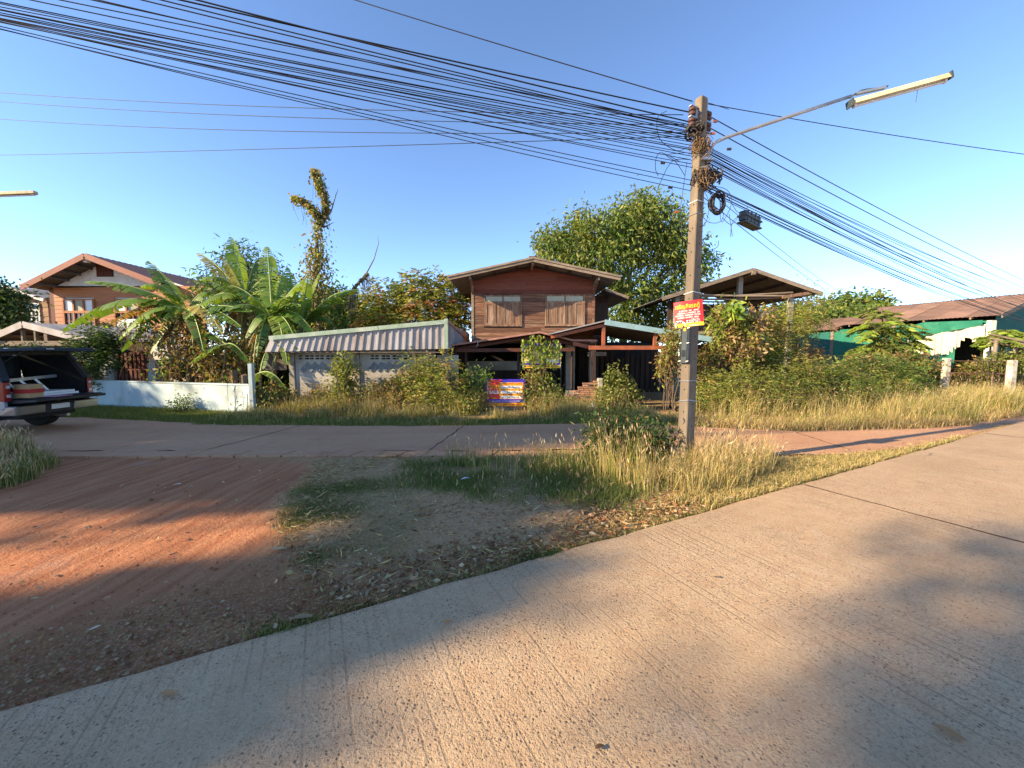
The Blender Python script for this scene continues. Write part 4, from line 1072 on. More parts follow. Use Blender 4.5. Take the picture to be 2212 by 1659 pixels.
# bumper, plate
mb = MB(); mb.hexa([(-.16, -.86, .46), (.12, -.90, .46), (.12, -.32, .46), (-.16, -.30, .46), (-.18, -.87, .66), (.12, -.9, .66), (.12, -.32, .66), (-.18, -.30, .66)]); mb.build('bumper_end', M_chrome, truck, bevel=.02)
mb = MB(); mb.hexa([(-.16, .30, .46), (.12, .32, .46), (.12, .90, .46), (-.16, .86, .46), (-.18, .30, .66), (.12, .32, .66), (.12, .9, .66), (-.18, .87, .66)]); mb.build('bumper_end', M_chrome, truck, bevel=.02)
MB().box(-.15, .1, -.30, .30, .44, .64).build('bumper_step', M_dkplas, truck, bevel=.015)
MB().box(-.165, -.155, -.19, .19, .52, .63).build('number_plate', M_plate, truck)
MB().box(-.17, .1, -.3, .3, .645, .675).build('bumper_tread', M_black, truck)
MB().tube([(.2, -.5, .30), (.9, -.55, .30)], .04, 8).build('exhaust_pipe', M_metal, truck)
MB().lathe((1.08, -.7, .385), (0, 1, 0), [(0, .05), (.6, .06), (.62, .14), (.82, .14), (.84, .06), (1.4, .05)], 10).build('rear_axle', M_black, truck)
# load: carton, ladder, panels, pink sheet - each its own thing
def loc2w(x, y, z):
    c_, s_ = math.cos(TYAW), math.sin(TYAW); return Vector((-10.58+x*c_-y*s_, 8.80+x*s_+y*c_, .015+z))
def load(name, label, cat, x, y, z, rot=0):
    return thing(name, label, cat, loc2w(x, y, z), rotz=TYAW+rot)
cb = load('carton', 'brown cardboard carton with red band on the truck tailgate', 'carton', -.08, .52, .818)
MB().box(-.15, .15, -.14, .14, 0, .29).build('box', M_card, cb, bevel=.006)
MB().box(-.156, .156, -.146, .146, .10, .19).build('printed_band', M_red, cb)
MB().box(-.152, .152, -.03, .03, .291, .294).build('tape', M_card, cb)
ld = load('step_ladder', 'folded grey aluminium ladder lying inside the truck bed', 'ladder', .62, 0, .80)
for z0 in (0, .38):
    MB().beam((-.1+z0*.3, -.72, .05+z0), (-.1+z0*.3, .70, .02+z0*.85), .05, .07).build('rail', M_metal, ld)
for y in (-.45, -.15, .12, .40): MB().beam((-.1, y, .06), (.02, y+.18, .38), .08, .04).build('rung', M_metal, ld)
pn = load('foam_panel', 'white panels stacked flat on the truck bed', 'panel', .1, -.1, .765)
for k in range(2): MB().box(-.08+k*.04, .6, -.5+k*.05, .42, .05+k*.05, .095+k*.05).build('panel', M_white, pn)
MB().box(-.1, .6, -.55, .45, 0, .045).build('pallet', M_plate, pn)
ps = load('pink_sheet', 'pink plastic sheet lying on the lowered tailgate', 'sheet', -.28, .22, .818)
MB().box(-.16, .12, -.22, .2, 0, .008).build('sheet', M_pink, ps)

# ================================================================ UTILITY POLE
PX, PY = 2.68, 5.86
pole = thing('utility_pole', 'tall square weathered concrete utility pole in the lit grass', 'pole', (PX, PY, 0))
n1 = Vector((ROAD_N[0], ROAD_N[1], 0)); n2 = -Vector((ROAD_D[0], ROAD_D[1], 0))
LEAN = Vector((.012, 0, 0)); PTOP = 5.46
def pf(z, a, b_):
    """point on the pole: a towards the lit face, b towards the road face"""
    k = 1-.30*z/PTOP; return Vector((PX, PY, z))+LEAN*z+n2*(a*k)+n1*(b_*k)
mb = MB(); A_, B_ = .100, .085
lev = [-.3, 0, .8, 1.6, 2.4, 3.2, 4.0, 4.8, PTOP-.03, PTOP]
for i, z in enumerate(lev):
    s_ = .85 if i == len(lev)-1 else 1; c_ = .014
    ring = [(-A_+c_, -B_), (A_-c_, -B_), (A_, -B_+c_), (A_, B_-c_), (A_-c_, B_), (-A_+c_, B_), (-A_, B_-c_), (-A_, -B_+c_)]
    mb.v += [tuple(pf(z, a*s_, b_*s_)) for a, b_ in ring]
for i in range(len(lev)-1):
    for j in range(8): mb.f.append((i*8+j, i*8+(j+1) % 8, i*8+8+(j+1) % 8, i*8+8+j))
mb.f.append(tuple(range((len(lev)-1)*8, len(lev)*8)))
mb.build('shaft', M_polec, pole)
for z in np.arange(.55, 5.2, .34):     # bolt holes in both faces
    for nn, a_, b_ in ((n2, A_+.001, .015), (n1, -.01, B_+.001)):
        p = pf(z+(0 if nn is n2 else .12), a_, b_) if nn is n2 else pf(z+.12, b_*0-.01, B_+.001)
        MB().lathe(p, nn, [(-.01, .011), (.0015, .011)], 8).build('bolt_hole', M_black, pole)
def rack(z, nn, a_, b_, out_, label=None):
    """spool insulator on its steel bracket"""
    p = pf(z, a_, b_); q = p+nn*out_
    br = MB(); br.box(0, 0, 0, 0, 0, 0); br = MB()
    br.beam(p+Vector((0, 0, .07)), q+nn*.05+Vector((0, 0, .07)), .045, .012).beam(p-Vector((0, 0, .07)), q+nn*.05-Vector((0, 0, .07)), .045, .012)
    o = br.build('insulator_bracket', M_metal, pole)
    MB().lathe(q-Vector((0, 0, .06)), (0, 0, 1), [(0, .03), (.015, .05), (.045, .05), (.06, .03), (.075, .05), (.105, .05), (.12, .03)], 14).build('spool_insulator', M_porc, o)
    MB().tube([q-Vector((0, 0, .12)), q+Vector((0, 0, .09))], .008, 6).build('bolt', M_metal, o)
    return q
tz = lambda y: at(1500, y, PY).z
IR = [rack(tz(246), -n2, -A_, .0, .09), rack(tz(270), -n2, -A_, .0, .09)]
IL = [rack(tz(249), n2, A_, .0, .11), rack(tz(272), n2, A_, .0, .11)]
MB().beam(pf(tz(300), A_+.012, -.01), pf(tz(232), A_+.012, -.01), .05, .02).build('back_strap', M_metal, pole)
MB().beam(pf(tz(300), -A_-.012, .0), pf(tz(235), -A_-.012, .0), .05, .02).build('back_strap', M_metal, pole)
for y in (310, 344, 438, 465, 634, 822, 866, 690):       # tie wires round the shaft
    z = tz(y) if y < 768 else at(1490, y, PY).z; e = .006
    pts_ = [pf(z-.01, A_+e, -B_-e), pf(z+.012*(y % 3), A_+e, B_+e), pf(z+.0, -A_-e, B_+e), pf(z, -A_-e, -B_-e), pf(z-.01, A_+e, -B_-e)]
    MB().tube(pts_, .006, 5).build('tie_wire', M_white if y in (438, 634, 690) else M_metal, pole)
# wire tangle with dry nest
def scribble(c, rx, ry, rz, n, seed, rad=.006, loops=3):
    r_ = random.Random(seed); mb = MB()
    for k in range(n):
        ax = Vector((r_.gauss(0, 1), r_.gauss(0, 1), r_.gauss(0, .6))).normalized(); u_ = ax.orthogonal().normalized(); w_ = ax.cross(u_)
        cc = Vector(c)+Vector((r_.uniform(-rx, rx), r_.uniform(-ry, ry), r_.uniform(-rz, rz)))*.6; R0 = r_.uniform(.35, 1.0)*max(rx, rz)*.7; ph = r_.random()*6.3; tot = r_.uniform(2.5, 6.5)
        pts_ = [cc+(u_*math.cos(ph+tot*i/10)+w_*math.sin(ph+tot*i/10))*R0*(1+.15*math.sin(i*1.7+k)) for i in range(11)]
        mb.tube(pts_, rad*r_.uniform(.6, 1.3), 4, cap=False)
    return mb
M_straw = pm('dry_straw', (.30, .19, .09), (.17, .10, .05), 9, rough=.95, rand=.2)
M_tangle = pm('old_cable', (.03, .026, .026), (.05, .04, .035), 9, rough=.7, bump=0)
c1_ = pf(tz(325), .05, .06); c2_ = pf(tz(392), -.02, .08); c3_ = pf(tz(288), .16, .02)
wt = thing('wire_tangle', 'knot of old cables and dry nest straw at the pole top', 'cables', c1_)
scribble(c1_, .14, .14, .12, 26, 1).build('cable_knot', M_tangle, wt)
scribble(c1_, .15, .15, .14, 60, 2, .004).build('straw', M_straw, wt)
scribble(c3_, .10, .06, .14, 22, 9, .012).build('cable_knot', M_tangle, wt)
wt2 = thing('wire_tangle', 'lower knot of dark cables and straw wrapped round the pole', 'cables', c2_)
scribble(c2_, .16, .14, .14, 34, 3, .008).build('cable_knot', M_tangle, wt2)
scribble(c2_, .14, .14, .13, 60, 4, .004).build('straw', M_straw, wt2)
scribble(c2_+Vector((.16, 0, .06)), .14, .06, .08, 24, 5, .01).build('cable_knot', M_tangle, wt2)
def loopwire(pts_px, Y, rad, parent, mat=M_cable, name='cable_loop'):
    P_ = [at(x, y, Y) for x, y in pts_px]; out_ = []
    for i in range(len(P_)-1):      # Catmull-Rom
        p0, p1, p2, p3 = P_[max(i-1, 0)], P_[i], P_[i+1], P_[min(i+2, len(P_)-1)]
        for t in (0, .25, .5, .75): out_.append(.5*((2*p1)+(p2-p0)*t+(2*p0-5*p1+4*p2-p3)*t*t+(-p0+3*p1-3*p2+p3)*t**3))
    out_.append(P_[-1]); return MB().tube(out_, rad, 5).build(name, mat, parent)
for pts_ in ([(1440, 240), (1420, 255), (1425, 300), (1460, 325), (1482, 320)], [(1470, 350), (1430, 330), (1418, 340), (1416, 365), (1422, 380)], [(1492, 345), (1450, 350), (1418, 415)],
             [(1478, 330), (1440, 335), (1460, 350), (1480, 380)], [(1474, 470), (1472, 500), (1480, 520), (1520, 540), (1548, 535), (1552, 520)], [(1484, 350), (1474, 420), (1470, 470), (1490, 500), (1510, 490)]):
    loopwire(pts_, PY-.02, .0045, wt)
for pts_ in ([(1520, 410), (1532, 440), (1525, 480), (1508, 492)], [(1510, 410), (1520, 470), (1545, 482), (1562, 470), (1558, 440)], [(1530, 400), (1570, 410), (1580, 440), (1560, 480), (1555, 455)],
             [(1560, 470), (1580, 485), (1600, 462)], [(1575, 462), (1582, 510)], [(1570, 420), (1590, 455), (1600, 462), (1582, 480), (1578, 512)], [(1512, 420), (1520, 440), (1540, 435), (1530, 412)]):
    loopwire(pts_, PY-.06, .004, wt2)
for x, y in ((1448, 285), (1432, 352), (1545, 262), (1540, 288), (1575, 322), (1528, 354), (1543, 388), (1448, 405), (1462, 458), (1524, 408)):
    p = at(x, y, PY-.03); MB().box(p.x-.03, p.x+.03, p.y-.012, p.y+.012, p.z-.014, p.z+.014).build('splice_clip', M_redpaint if x in (1462, 1545, 1540) else M_tangle, wt)
# coil of spare cable
cc = at(1551, 439, PY-.05)
coil = thing('cable_coil', 'round coil of spare black cable hanging beside the pole', 'cable coil', cc)
r_ = random.Random(5); mb = MB()
for k in range(15):
    ra_ = r_.uniform(.078, .118); rb_ = r_.uniform(.10, .158); o_ = Vector((r_.uniform(-.014, .014), r_.uniform(-.03, .03), r_.uniform(-.02, .02))); t0 = r_.random()*6
    mb.tube([cc+o_+Vector((ra_*math.cos(t0+6.4*i/22)*.95, .03*math.sin(i*.5+k), rb_*math.sin(t0+6.4*i/22))) for i in range(23)], .0065, 5, cap=False)
mb.build('cable_turns', M_cable, coil)
mb = MB(); mb.tube([cc+Vector((0, 0, .15)), cc+Vector((-.05, 0, .24)), at(1528, 400, PY-.05)], .006, 5); mb.build('hanger', M_cable, coil)
# splice closure
M_clos = pm('closure_plastic', (.06, .075, .078), (.045, .055, .058), 5, rough=.55)
e0, e1 = at(1603, 465, PY+.35), at(1636, 482, PY+.62)
cl = thing('splice_closure', 'dark grey ribbed cable splice box hanging on the wires', 'cable box', (e0+e1)/2)
dv = (e1-e0).normalized()
body = MB().beam(e0, e1, .11, .15).build('housing', M_clos, cl, bevel=.012)
for t in (.15, .38, .62, .85):
    p = e0.lerp(e1, t); MB().beam(p-dv*.008, p+dv*.008, .125, .165).build('rib', M_clos, body)
MB().beam(e0-dv*.01-Vector((0, 0, .1)), e1+dv*.01-Vector((0, 0, .1)), .14, .02).build('flange', M_clos, body)
MB().beam(e0-dv*.01, e1+dv*.01, .15, .02).build('flange', M_clos, body)
for t in (.3, .9): p = e0.lerp(e1, t); MB().tube([p+Vector((0, 0, .08)), p+Vector((0, 0, .16))], .008, 6).build('hanger', M_metal, cl)

# ---- street lamp on a long arm
lamp = thing('street_lamp', 'fluorescent street lamp on a long grey arm from the pole', 'lamp', (PX, PY, tz(345)))
ap = [at(1528, 345, PY-.02), at(1532, 325, PY-.03), at(1545, 308, PY-.04), at(1568, 297, PY-.05), at(1700, 253, PY-.12), at(1838, 208, PY-.2)]
MB().tube(ap, .024, 10).build('arm', M_metal, lamp, smooth=True)
MB().tube([at(1528, 345, PY-.02), at(1526, 372, PY)], .026, 10).build('arm_root', M_metal, lamp)
MB().box(PX+.06, PX+.22, PY-.1, PY+.03, tz(372), tz(366)).build('clamp', M_metal, lamp)
MB().box(PX+.06, PX+.22, PY-.1, PY+.03, tz(352), tz(346)).build('clamp', M_metal, lamp)
f0, f1 = at(1838, 223, PY-.2), at(2046, 166, PY-.3)
M_lampw = pm('yellowed_enamel', (.70, .62, .36), (.6, .52, .3), 4, rough=.45, c3=(.35, .25, .14), c3amt=.25)
dl = (f1-f0).normalized(); up = Vector((0, 0, 1)); sdv = dl.cross(up).normalized(); upv = sdv.cross(dl).normalized()
mb = MB(); hw = .055
mb.hexa([f0-sdv*hw-upv*.03, f0+sdv*hw-upv*.03, f1+sdv*hw-upv*.03, f1-sdv*hw-upv*.03, f0-sdv*.03+upv*.035, f0+sdv*.03+upv*.035, f1+sdv*.03+upv*.035, f1-sdv*.03+upv*.035])
hs = mb.build('housing', M_lampw, lamp)
for a_, b_ in ((f0-dl*.02, f0), (f1, f1+dl*.02)): MB().beam(a_-upv*.005, b_-upv*.005, .13, .09).build('end_cap', M_clos, hs)
MB().tube([f0+dl*.04-upv*.055, f1-dl*.04-upv*.055], .014, 10).build('fluorescent_tube', M_white, hs)
for t in (.03, .97): p = f0.lerp(f1, t)-upv*.045; MB().beam(p-dl*.015, p+dl*.015, .05, .05).build('lamp_holder', M_white, hs)
p = f0.lerp(f1, .69)-upv*.05; MB().tube([p, p+Vector((0, 0, -.08)), p+Vector((-.01, 0, -.17))], .004, 4).build('loose_wire', M_cable, lamp)
loopwire([(1835, 212), (1860, 196), (1900, 190), (1918, 186), (1905, 192)], PY-.22, .012, lamp, M_clos, 'ballast_cable')
MB().beam(at(1848, 203, PY-.21), at(1912, 189, PY-.24), .05, .03).build('ballast', M_metal, lamp)

# lamp tip of the neighbouring pole at the left edge, with the pole it hangs from
lamp2 = thing('street_lamp', 'end of a fluorescent street lamp poking in at the left edge', 'lamp', (-12.6, 8.0, 0))
q0, q1 = at(-60, 421, 8.6), at(77, 416, 8.75)
MB().beam(q0, q1, .1, .06).build('housing', M_lampw, lamp2)
MB().tube([q0-Vector((0, 0, .055)), q1-Vector((0, 0, .055))], .014, 8).build('fluorescent_tube', M_white, lamp2)
MB().tube([q0, Vector((-12.9, 8.0, 4.7)), Vector((-13.0, 8.0, 4.4))], .024, 8).build('arm', M_metal, lamp2)
MB().box(-13.12, -12.95, 7.92, 8.08, -.3, 5.6).build('pole', M_polec, lamp2, bevel=.01)

# ---------------------------------------------------------------- signs on the pole
M_srED = pm('sign_red', (.66, .022, .02), (.60, .02, .018), 2, rough=.35, bump=0, spec=.5)
M_sYel = pm('sign_yellow', (.80, .50, .02), (.75, .46, .02), 2, rough=.4, bump=0)
M_sWht = pm('sign_white', (.80, .78, .74), (.76, .74, .70), 2, rough=.4, bump=0)
M_sBlu = pm('sign_blue', (.055, .035, .40), (.05, .03, .36), 2, rough=.4, bump=0)
M_sOrg = pm('sign_orange', (.85, .34, .012), (.82, .31, .012), 2, rough=.4, bump=0)
M_ink = pm('marker_ink', (.04, .04, .07), (.06, .05, .08), 9, rough=.6, bump=0)
SP = pf(at(1490, 676, PY-.2).z, A_+.02, .02)
fx = Vector((ROAD_N[0], ROAD_N[1], 0)).lerp(Vector((1, 0, 0)), .55).normalized()     # horizontal direction of the board
fx = (fx+Vector((0, 0, .085))).normalized(); fn = Vector((0, 0, 1)).cross(fx).normalized()*-1
if fn.dot(Vector((-PX, -PY, 0))) < 0: fn = -fn
fu = fx.cross(fn).normalized()
if fu.z < 0: fu = -fu
SC = SP+fn*.03+fx*.01
SW_, SH_ = .197, .19
red_sign = thing('pole_sign', 'red advertising board with a white van tied to the pole', 'sign', SC)
def bend(x): return -.055*max(0, (abs(x)/SW_-.25))**1.5
def sM(x, y, lift): return SC+fx*x+fu*y+fn*(bend(x)+lift)
mb = MB(); nX = 14
for i in range(nX):
    x0_, x1_ = -SW_+2*SW_*i/nX, -SW_+2*SW_*(i+1)/nX
    mb.quad(sM(x0_, -SH_, 0), sM(x1_, -SH_, 0), sM(x1_, SH_, 0), sM(x0_, SH_, 0)); mb.quad(sM(x0_, -SH_, -.004), sM(x1_, -SH_, -.004), sM(x1_, SH_, -.004), sM(x0_, SH_, -.004))
mb.build('board', M_srED, red_sign)
mb = MB()
for i in range(nX):
    x0_, x1_ = -SW_+2*SW_*i/nX, -SW_+2*SW_*(i+1)/nX
    mb.quad(sM(x0_, -SH_, .0015), sM(x1_, -SH_, .0015), sM(x1_, -SH_+.055, .0015), sM(x0_, -SH_+.055, .0015))
mb.build('yellow_stripe', M_sYel, red_sign)
class FM:       # maps flat lettering on the bent board
    def __init__(s, f): s.f = f
    def __matmul__(s, v): return s.f(v.x, v.y)
def stext(body, x, y, size, mat, parent, f, width=None, bold=0.0, lift=.003, name='lettering'):
    return text_mesh(body, size, mat, parent, FM(lambda a, b_: f(x+a, y+b_, lift)), bold=bold, width=width, name=name)
stext('เจริญกิจรถตู้', -.18, .085, .085, M_sYel, red_sign, sM, width=.33, bold=.002)
def squiggle(parent, f, x0_, x1_, y, h, mat, seed, lift=.003, name='small_print'):
    """a line of print too small to read in the photograph"""
    r_ = random.Random(seed); mb = MB(); x = x0_
    while x < x1_-h*.3:
        w_ = h*r_.uniform(.35, .75)
        if r_.random() < .87:
            t = h*.16; xe = min(x+w_, x1_)
            for (a, b_, c_, d_) in ((x, y, x+t, y+h), (xe-t, y, xe, y+h), (x, y+h-t, xe, y+h) if r_.random() < .7 else (x, y, xe, y+t)):
                mb.quad(f(a, b_, lift), f(c_, b_, lift), f(c_, d_, lift), f(a, d_, lift))
            if r_.random() < .3: mb.quad(f(x, y+h*1.15, lift), f(xe, y+h*1.15, lift), f(xe, y+h*1.3, lift), f(x, y+h*1.3, lift))
        x += w_+h*.14
    return mb.build(name, mat, parent)
for k, (a, b_, y) in enumerate(((-.14, .15, .035), (-.15, .16, .002), (-.18, .16, -.031), (-.15, .16, -.064))): squiggle(red_sign, sM, a, b_, y, .02, M_sWht, 40+k)
squiggle(red_sign, sM, .04, .13, -.088, .014, M_sWht, 50)
for k, y in enumerate((-.112, -.138)):
    squiggle(red_sign, sM, .0, .15, y, .019, M_sWht, 60+k)
    mb = MB(); mb.poly([sM(-.022+.01*math.cos(i*.7), y+.009+.01*math.sin(i*.7), .003) for i in range(9)]); mb.build('bullet', M_sWht, red_sign)
squiggle(red_sign, sM, .0, .14, -.185, .02, M_sWht, 70)
van = [(-.195, -.175), (-.195, -.12), (-.175, -.092), (-.10, -.09), (-.065, -.12), (-.045, -.135), (-.045, -.175)]
mb = MB(); mb.poly([sM(x, y, .003) for x, y in van]); vo = mb.build('van_picture', M_sWht, red_sign)
for a, b_ in ((-.185, -.155), (-.15, -.12), (-.115, -.085)):
    mb = MB(); mb.quad(sM(a, -.125, .0045), sM(b_, -.125, .0045), sM(b_-.004, -.1, .0045), sM(a+.004, -.1, .0045)); mb.build('van_window', M_ink, vo)
for x in (-.165, -.08):
    mb = MB(); mb.poly([sM(x+.014*math.cos(i*.6283), -.176+.014*math.sin(i*.6283), .005) for i in range(10)]); mb.build('van_wheel', M_ink, vo)
# grey plastic cover strapped below it
bx = thing('cable_cover', 'long dark grey plastic cover strapped on the pole under the red sign', 'cover', pf(1.75, A_, 0))
zt_, zb_ = at(1478, 706, PY-.1).z, at(1478, 785, PY-.1).z
mb = MB(); mb.hexa([pf(zb_, A_+.005, -.085), pf(zb_, A_+.005, .085), pf(zb_, A_+.05, .075), pf(zb_, A_+.05, -.075), pf(zt_, A_+.005, -.085), pf(zt_, A_+.005, .085), pf(zt_, A_+.05, .075), pf(zt_, A_+.05, -.075)])
cv = mb.build('cover', M_clos, bx, bevel=.008)
for b_ in (-.06, .06): MB().beam(pf(zb_+.03, A_+.058, b_), pf(zt_-.03, A_+.058, b_), .012, .012).build('ridge', M_clos, cv)
mb = MB(); mb.quad(pf(zb_+.1, A_+.058, -.035), pf(zb_+.1, A_+.058, .035), pf(zb_+.2, A_+.058, .035), pf(zb_+.2, A_+.058, -.035)); mb.build('label_panel', M_dkplas, cv)
mb = MB(); mb.quad(pf(zt_-.06, A_+.058, -.02), pf(zt_-.06, A_+.058, .03), pf(zt_-.015, A_+.058, .03), pf(zt_-.015, A_+.058, -.02)); mb.build('sticker', M_sOrg, cv)
for z in (zb_+.03, zb_+.3, zt_-.02):
    for b_ in (-.085, .06): MB().beam(pf(z, A_+.06, b_), pf(z+.008, A_+.06, b_+.045), .012, .012).build('cable_tie', M_white, bx)
# small folded paper showing behind the sign
pp = MB().hexa([at(1506, 690, PY+.1), at(1522, 686, PY+.1), at(1519, 694, PY+.1), at(1507, 698, PY+.1)]+[at(1506, 690, PY+.104), at(1522, 686, PY+.104), at(1519, 694, PY+.104), at(1507, 698, PY+.104)]).build('paper_notice', M_sWht)
tag(pp, 'small pale folded sheet sticking out behind the red pole sign', 'paper')

# ================================================================ CABLES
def cable(label, group, Apt, base, through, sag, rad, name='overhead_cable', far=1.0, mat=None):
    """one hanging cable from Apt to a far pole at base (x, y); its height there is chosen so that it passes the sight line `through`"""
    Apt = Vector(Apt); bx_, by_ = base
    a, b_, c = _ray(*through); dx, dy = bx_-Apt.x, by_-Apt.y
    # intersection of the sight line (plan) with the cable line (plan)
    det = a*(-dy)+dx*b_; t = (-Apt.x*dy+dx*Apt.y)/det if abs(det) > 1e-9 else 1
    qx, qy = a*t, b_*t; L2 = dx*dx+dy*dy; uu = ((qx-Apt.x)*dx+(qy-Apt.y)*dy)/L2; qz = EYE+c*t
    bz_ = Apt.z+(qz-Apt.z+4*sag*uu*(1-uu))/uu
    rad *= .82; n = 36; pts_ = []
    for i in range(n+1):
        v = i/n; pts_.append((Apt.x+dx*v, Apt.y+dy*v, Apt.z+(bz_-Apt.z)*v-4*sag*v*(1-v)))
    o = MB().tube(pts_, rad, 5).build(name, mat or M_cable, None, smooth=True)
    tag(o, label, 'cable', group); return o
FARL = (-26, .2)
r_ = random.Random(11)
LB = [((1470, 240), (392, 0), .25, .011), ((1474, 262), (420, 0), .3, .011), ((1472, 272), (335, 0), .3, .008), ((1472, 275), (300, 0), .32, .008), ((1476, 268), (150, 0), .3, .007), ((1474, 282), (215, 0), .34, .007),
      ((1476, 285), (60, 0), .3, .007), ((1474, 290), (0, 3), .3, .007), ((1476, 296), (0, 10), .35, .006), ((1474, 300), (0, 18), .32, .008), ((1478, 305), (0, 22), .36, .006), ((1476, 312), (0, 30), .33, .006), ((1474, 318), (0, 26), .38, .006),
      ((1478, 322), (0, 38), .36, .008), ((1476, 330), (0, 41), .35, .006), ((1480, 336), (0, 34), .4, .006), ((1474, 343), (0, 46), .38, .006), ((1476, 352), (0, 48), .36, .006), ((1478, 360), (0, 44), .4, .006),
      ((1478, 388), (0, 58), .36, .006), ((1476, 398), (0, 63), .34, .006), ((1474, 410), (0, 60), .33, .006), ((1474, 276), (180, 0), .3, .007), ((1476, 292), (0, 15), .28, .006)]
for i, (p, q, s_, rad) in enumerate(LB):
    lb = {0: 'thick topmost cable of the bundle running from the pole to the upper left', 1: 'second thick cable near the top of the upper left bundle', 19: 'upper of three stray cables hanging below the upper left bundle', 20: 'middle of three stray cables hanging below the upper left bundle', 21: 'lowest of three stray cables below the upper left bundle'}.get(i, 'one of the black cables bundled from the pole to the upper left')
    cable(lb, 'cable bundle to the upper left', at(p[0]+18, p[1]+2, PY+r_.uniform(-.06, .06)), (FARL[0]+r_.uniform(-.8, .8), FARL[1]+r_.uniform(-.5, .5)), (q[0]+(r_.uniform(-22, 22) if q[0] else 0), q[1]+(r_.uniform(-2.5, 2.5) if not q[0] else 0)), s_*r_.uniform(.5, 1.6), rad)
FARL2 = (-30, 15)
for p, q, s_, lab in (((1452, 247), (0, 200), .45, 'highest thin cable from the pole to the left edge, below the bundle'), ((1454, 268), (0, 219), .5, 'second cable down of the four reaching the left edge'),
                      ((1460, 285), (0, 257), .55, 'third cable down of the four reaching the left edge'), ((1470, 293), (0, 335), .1, 'lowest nearly level cable from the pole to the left edge')):
    cable(lab, None, at(p[0]+24, p[1]+1, PY), FARL2, q, s_, .007)
cable('single cable crossing the sky from the top edge to the pole top', None, at(1496, 219, PY), (-20, 9), (768, 0), .3, .009)
cable('single cable running from the pole top to the right edge', None, at(1510, 221, PY), (22, 9), (2212, 333), .3, .007)
FARR = (33, 20.5)
RB = [((1533, 245), (2212, 606), .5, .009), ((1530, 268), (2212, 622), .6, .009), ((1535, 315), (2212, 634), .7, .007), ((1536, 318), (2212, 640), .8, .006), ((1538, 322), (2212, 645), .75, .006), ((1536, 328), (2212, 650), .8, .008),
      ((1534, 332), (2212, 655), .9, .006), ((1536, 336), (2212, 659), .85, .006), ((1534, 340), (2212, 652), .95, .006), ((1532, 345), (2212, 663), .9, .006), ((1530, 352), (2200, 662), 1.0, .007), ((1532, 360), (2190, 664), 1.0, .006),
      ((1540, 398), (2160, 668), .75, .006), ((1542, 402), (2150, 668), .8, .008), ((1540, 406), (2140, 670), .8, .006), ((1538, 410), (2130, 668), .85, .006), ((1542, 400), (2120, 655), .7, .006), ((1536, 414), (2110, 664), .8, .006), ((1540, 404), (2145, 674), .85, .007), ((1538, 330), (2212, 668), .9, .006), ((1536, 348), (2205, 672), 1.05, .006), ((1534, 338), (2180, 655), .8, .006), ((1532, 356), (2170, 660), .95, .006), ((1534, 343), (2195, 660), .7, .006), ((1540, 412), (2120, 672), .95, .006), ((1536, 325), (2212, 628), .65, .007)]
for i, (p, q, s_, rad) in enumerate(RB):
    s_ *= r_.uniform(.7, 1.3)
    cable({0: 'uppermost cable from the right insulator down to the right edge', 1: 'second cable below the uppermost one on the right of the pole'}.get(i, 'one of the black cables fanning from the pole down to the right edge'), 'cable bundle to the right', at(p[0]-26, p[1]-8, PY+r_.uniform(-.05, .05)), (FARR[0]+r_.uniform(-.6, .6), FARR[1]+r_.uniform(-.4, .4)), q, s_, rad)
cable('lowest cable carrying the splice box, down to the rust-roofed shed', None, at(1512, 420, PY), (25, 27), (1930, 655), .35, .007)
cable('thin cable just above the splice box towards the shed', None, at(1514, 398, PY), (25, 26), (1960, 640), .5, .006)
o = MB().tube([at(1530, 222, PY+.02), at(1574, 236, PY+.05)], .005, 4).build('overhead_cable', M_cable); tag(o, 'short loose wire stub curling off beside the pole top', 'cable')

# ================================================================ SALE SIGNS
M_sgfr = pm('sign_post_steel', (.22, .12, .08), (.15, .08, .055), 5, rough=.7)
def board_sign(label, pl, pr, Y, yt, yb, vines=False):
    p, q = at(pl, yt, Y), at(pr, yb, Y); x0_, x1_, z1_, z0_ = p.x, q.x, p.z, q.z; W_, H_ = x1_-x0_, z1_-z0_
    t = thing('sale_sign', label, 'sign', ((x0_+x1_)/2, Y, 0))
    def f(u_, v_, lift): return Vector((x0_+u_*W_, Y-.012-lift, z0_+v_*H_))
    MB().box(x0_, x1_, Y-.012, Y+.01, z0_, z1_).build('board', M_sBlu, t)
    def rect(a, b_, c_, d_, lift, m_, nm): mb = MB(); mb.quad(f(a, c_, lift), f(b_, c_, lift), f(b_, d_, lift), f(a, d_, lift)); return mb.build(nm, m_, t)
    return t, f, rect, W_, H_
sg, f, rect, W_, H_ = board_sign('blue, orange and red SALE board standing in the grass before the house', 1049, 1133, 12.2, 819, 877)
rect(.0, 1.0, 0, .125, .002, M_sOrg, 'orange_strip'); rect(.04, .07, .2, .9, .002, M_sOrg, 'orange_edge')
mb = MB(); mb.poly([f(a, b_, .003) for a, b_ in ((.36, .26), (.965, .26), (.965, .88), (.36, .88), (.345, .7), (.345, .5))]); mb.build('orange_panel', M_sOrg, sg)
mb = MB(); mb.poly([f(a, b_, .005) for a, b_ in ((.08, .26), (.365, .26), (.345, .5), (.345, .7), (.36, .86), (.43, .985), (.08, .985))]); mb.build('red_ribbon', M_srED, sg)
mb = MB(); mb.poly([f(a, b_, .007) for a, b_ in ((.15, .262), (.30, .262), (.22, .34))]); mb.build('orange_arrow', M_sOrg, sg)
for y in (.655, .47, .28): rect(.39, .93, y, y+.10, .005, M_sWht, 'white_strip')
def tt(body, u_, v_, size, m_, wd, bold=0.0):
    return text_mesh(body, size, m_, sg, FM(lambda a, b_: f(u_+a/W_, v_+b_/H_, .009)), bold=bold, width=wd*W_)
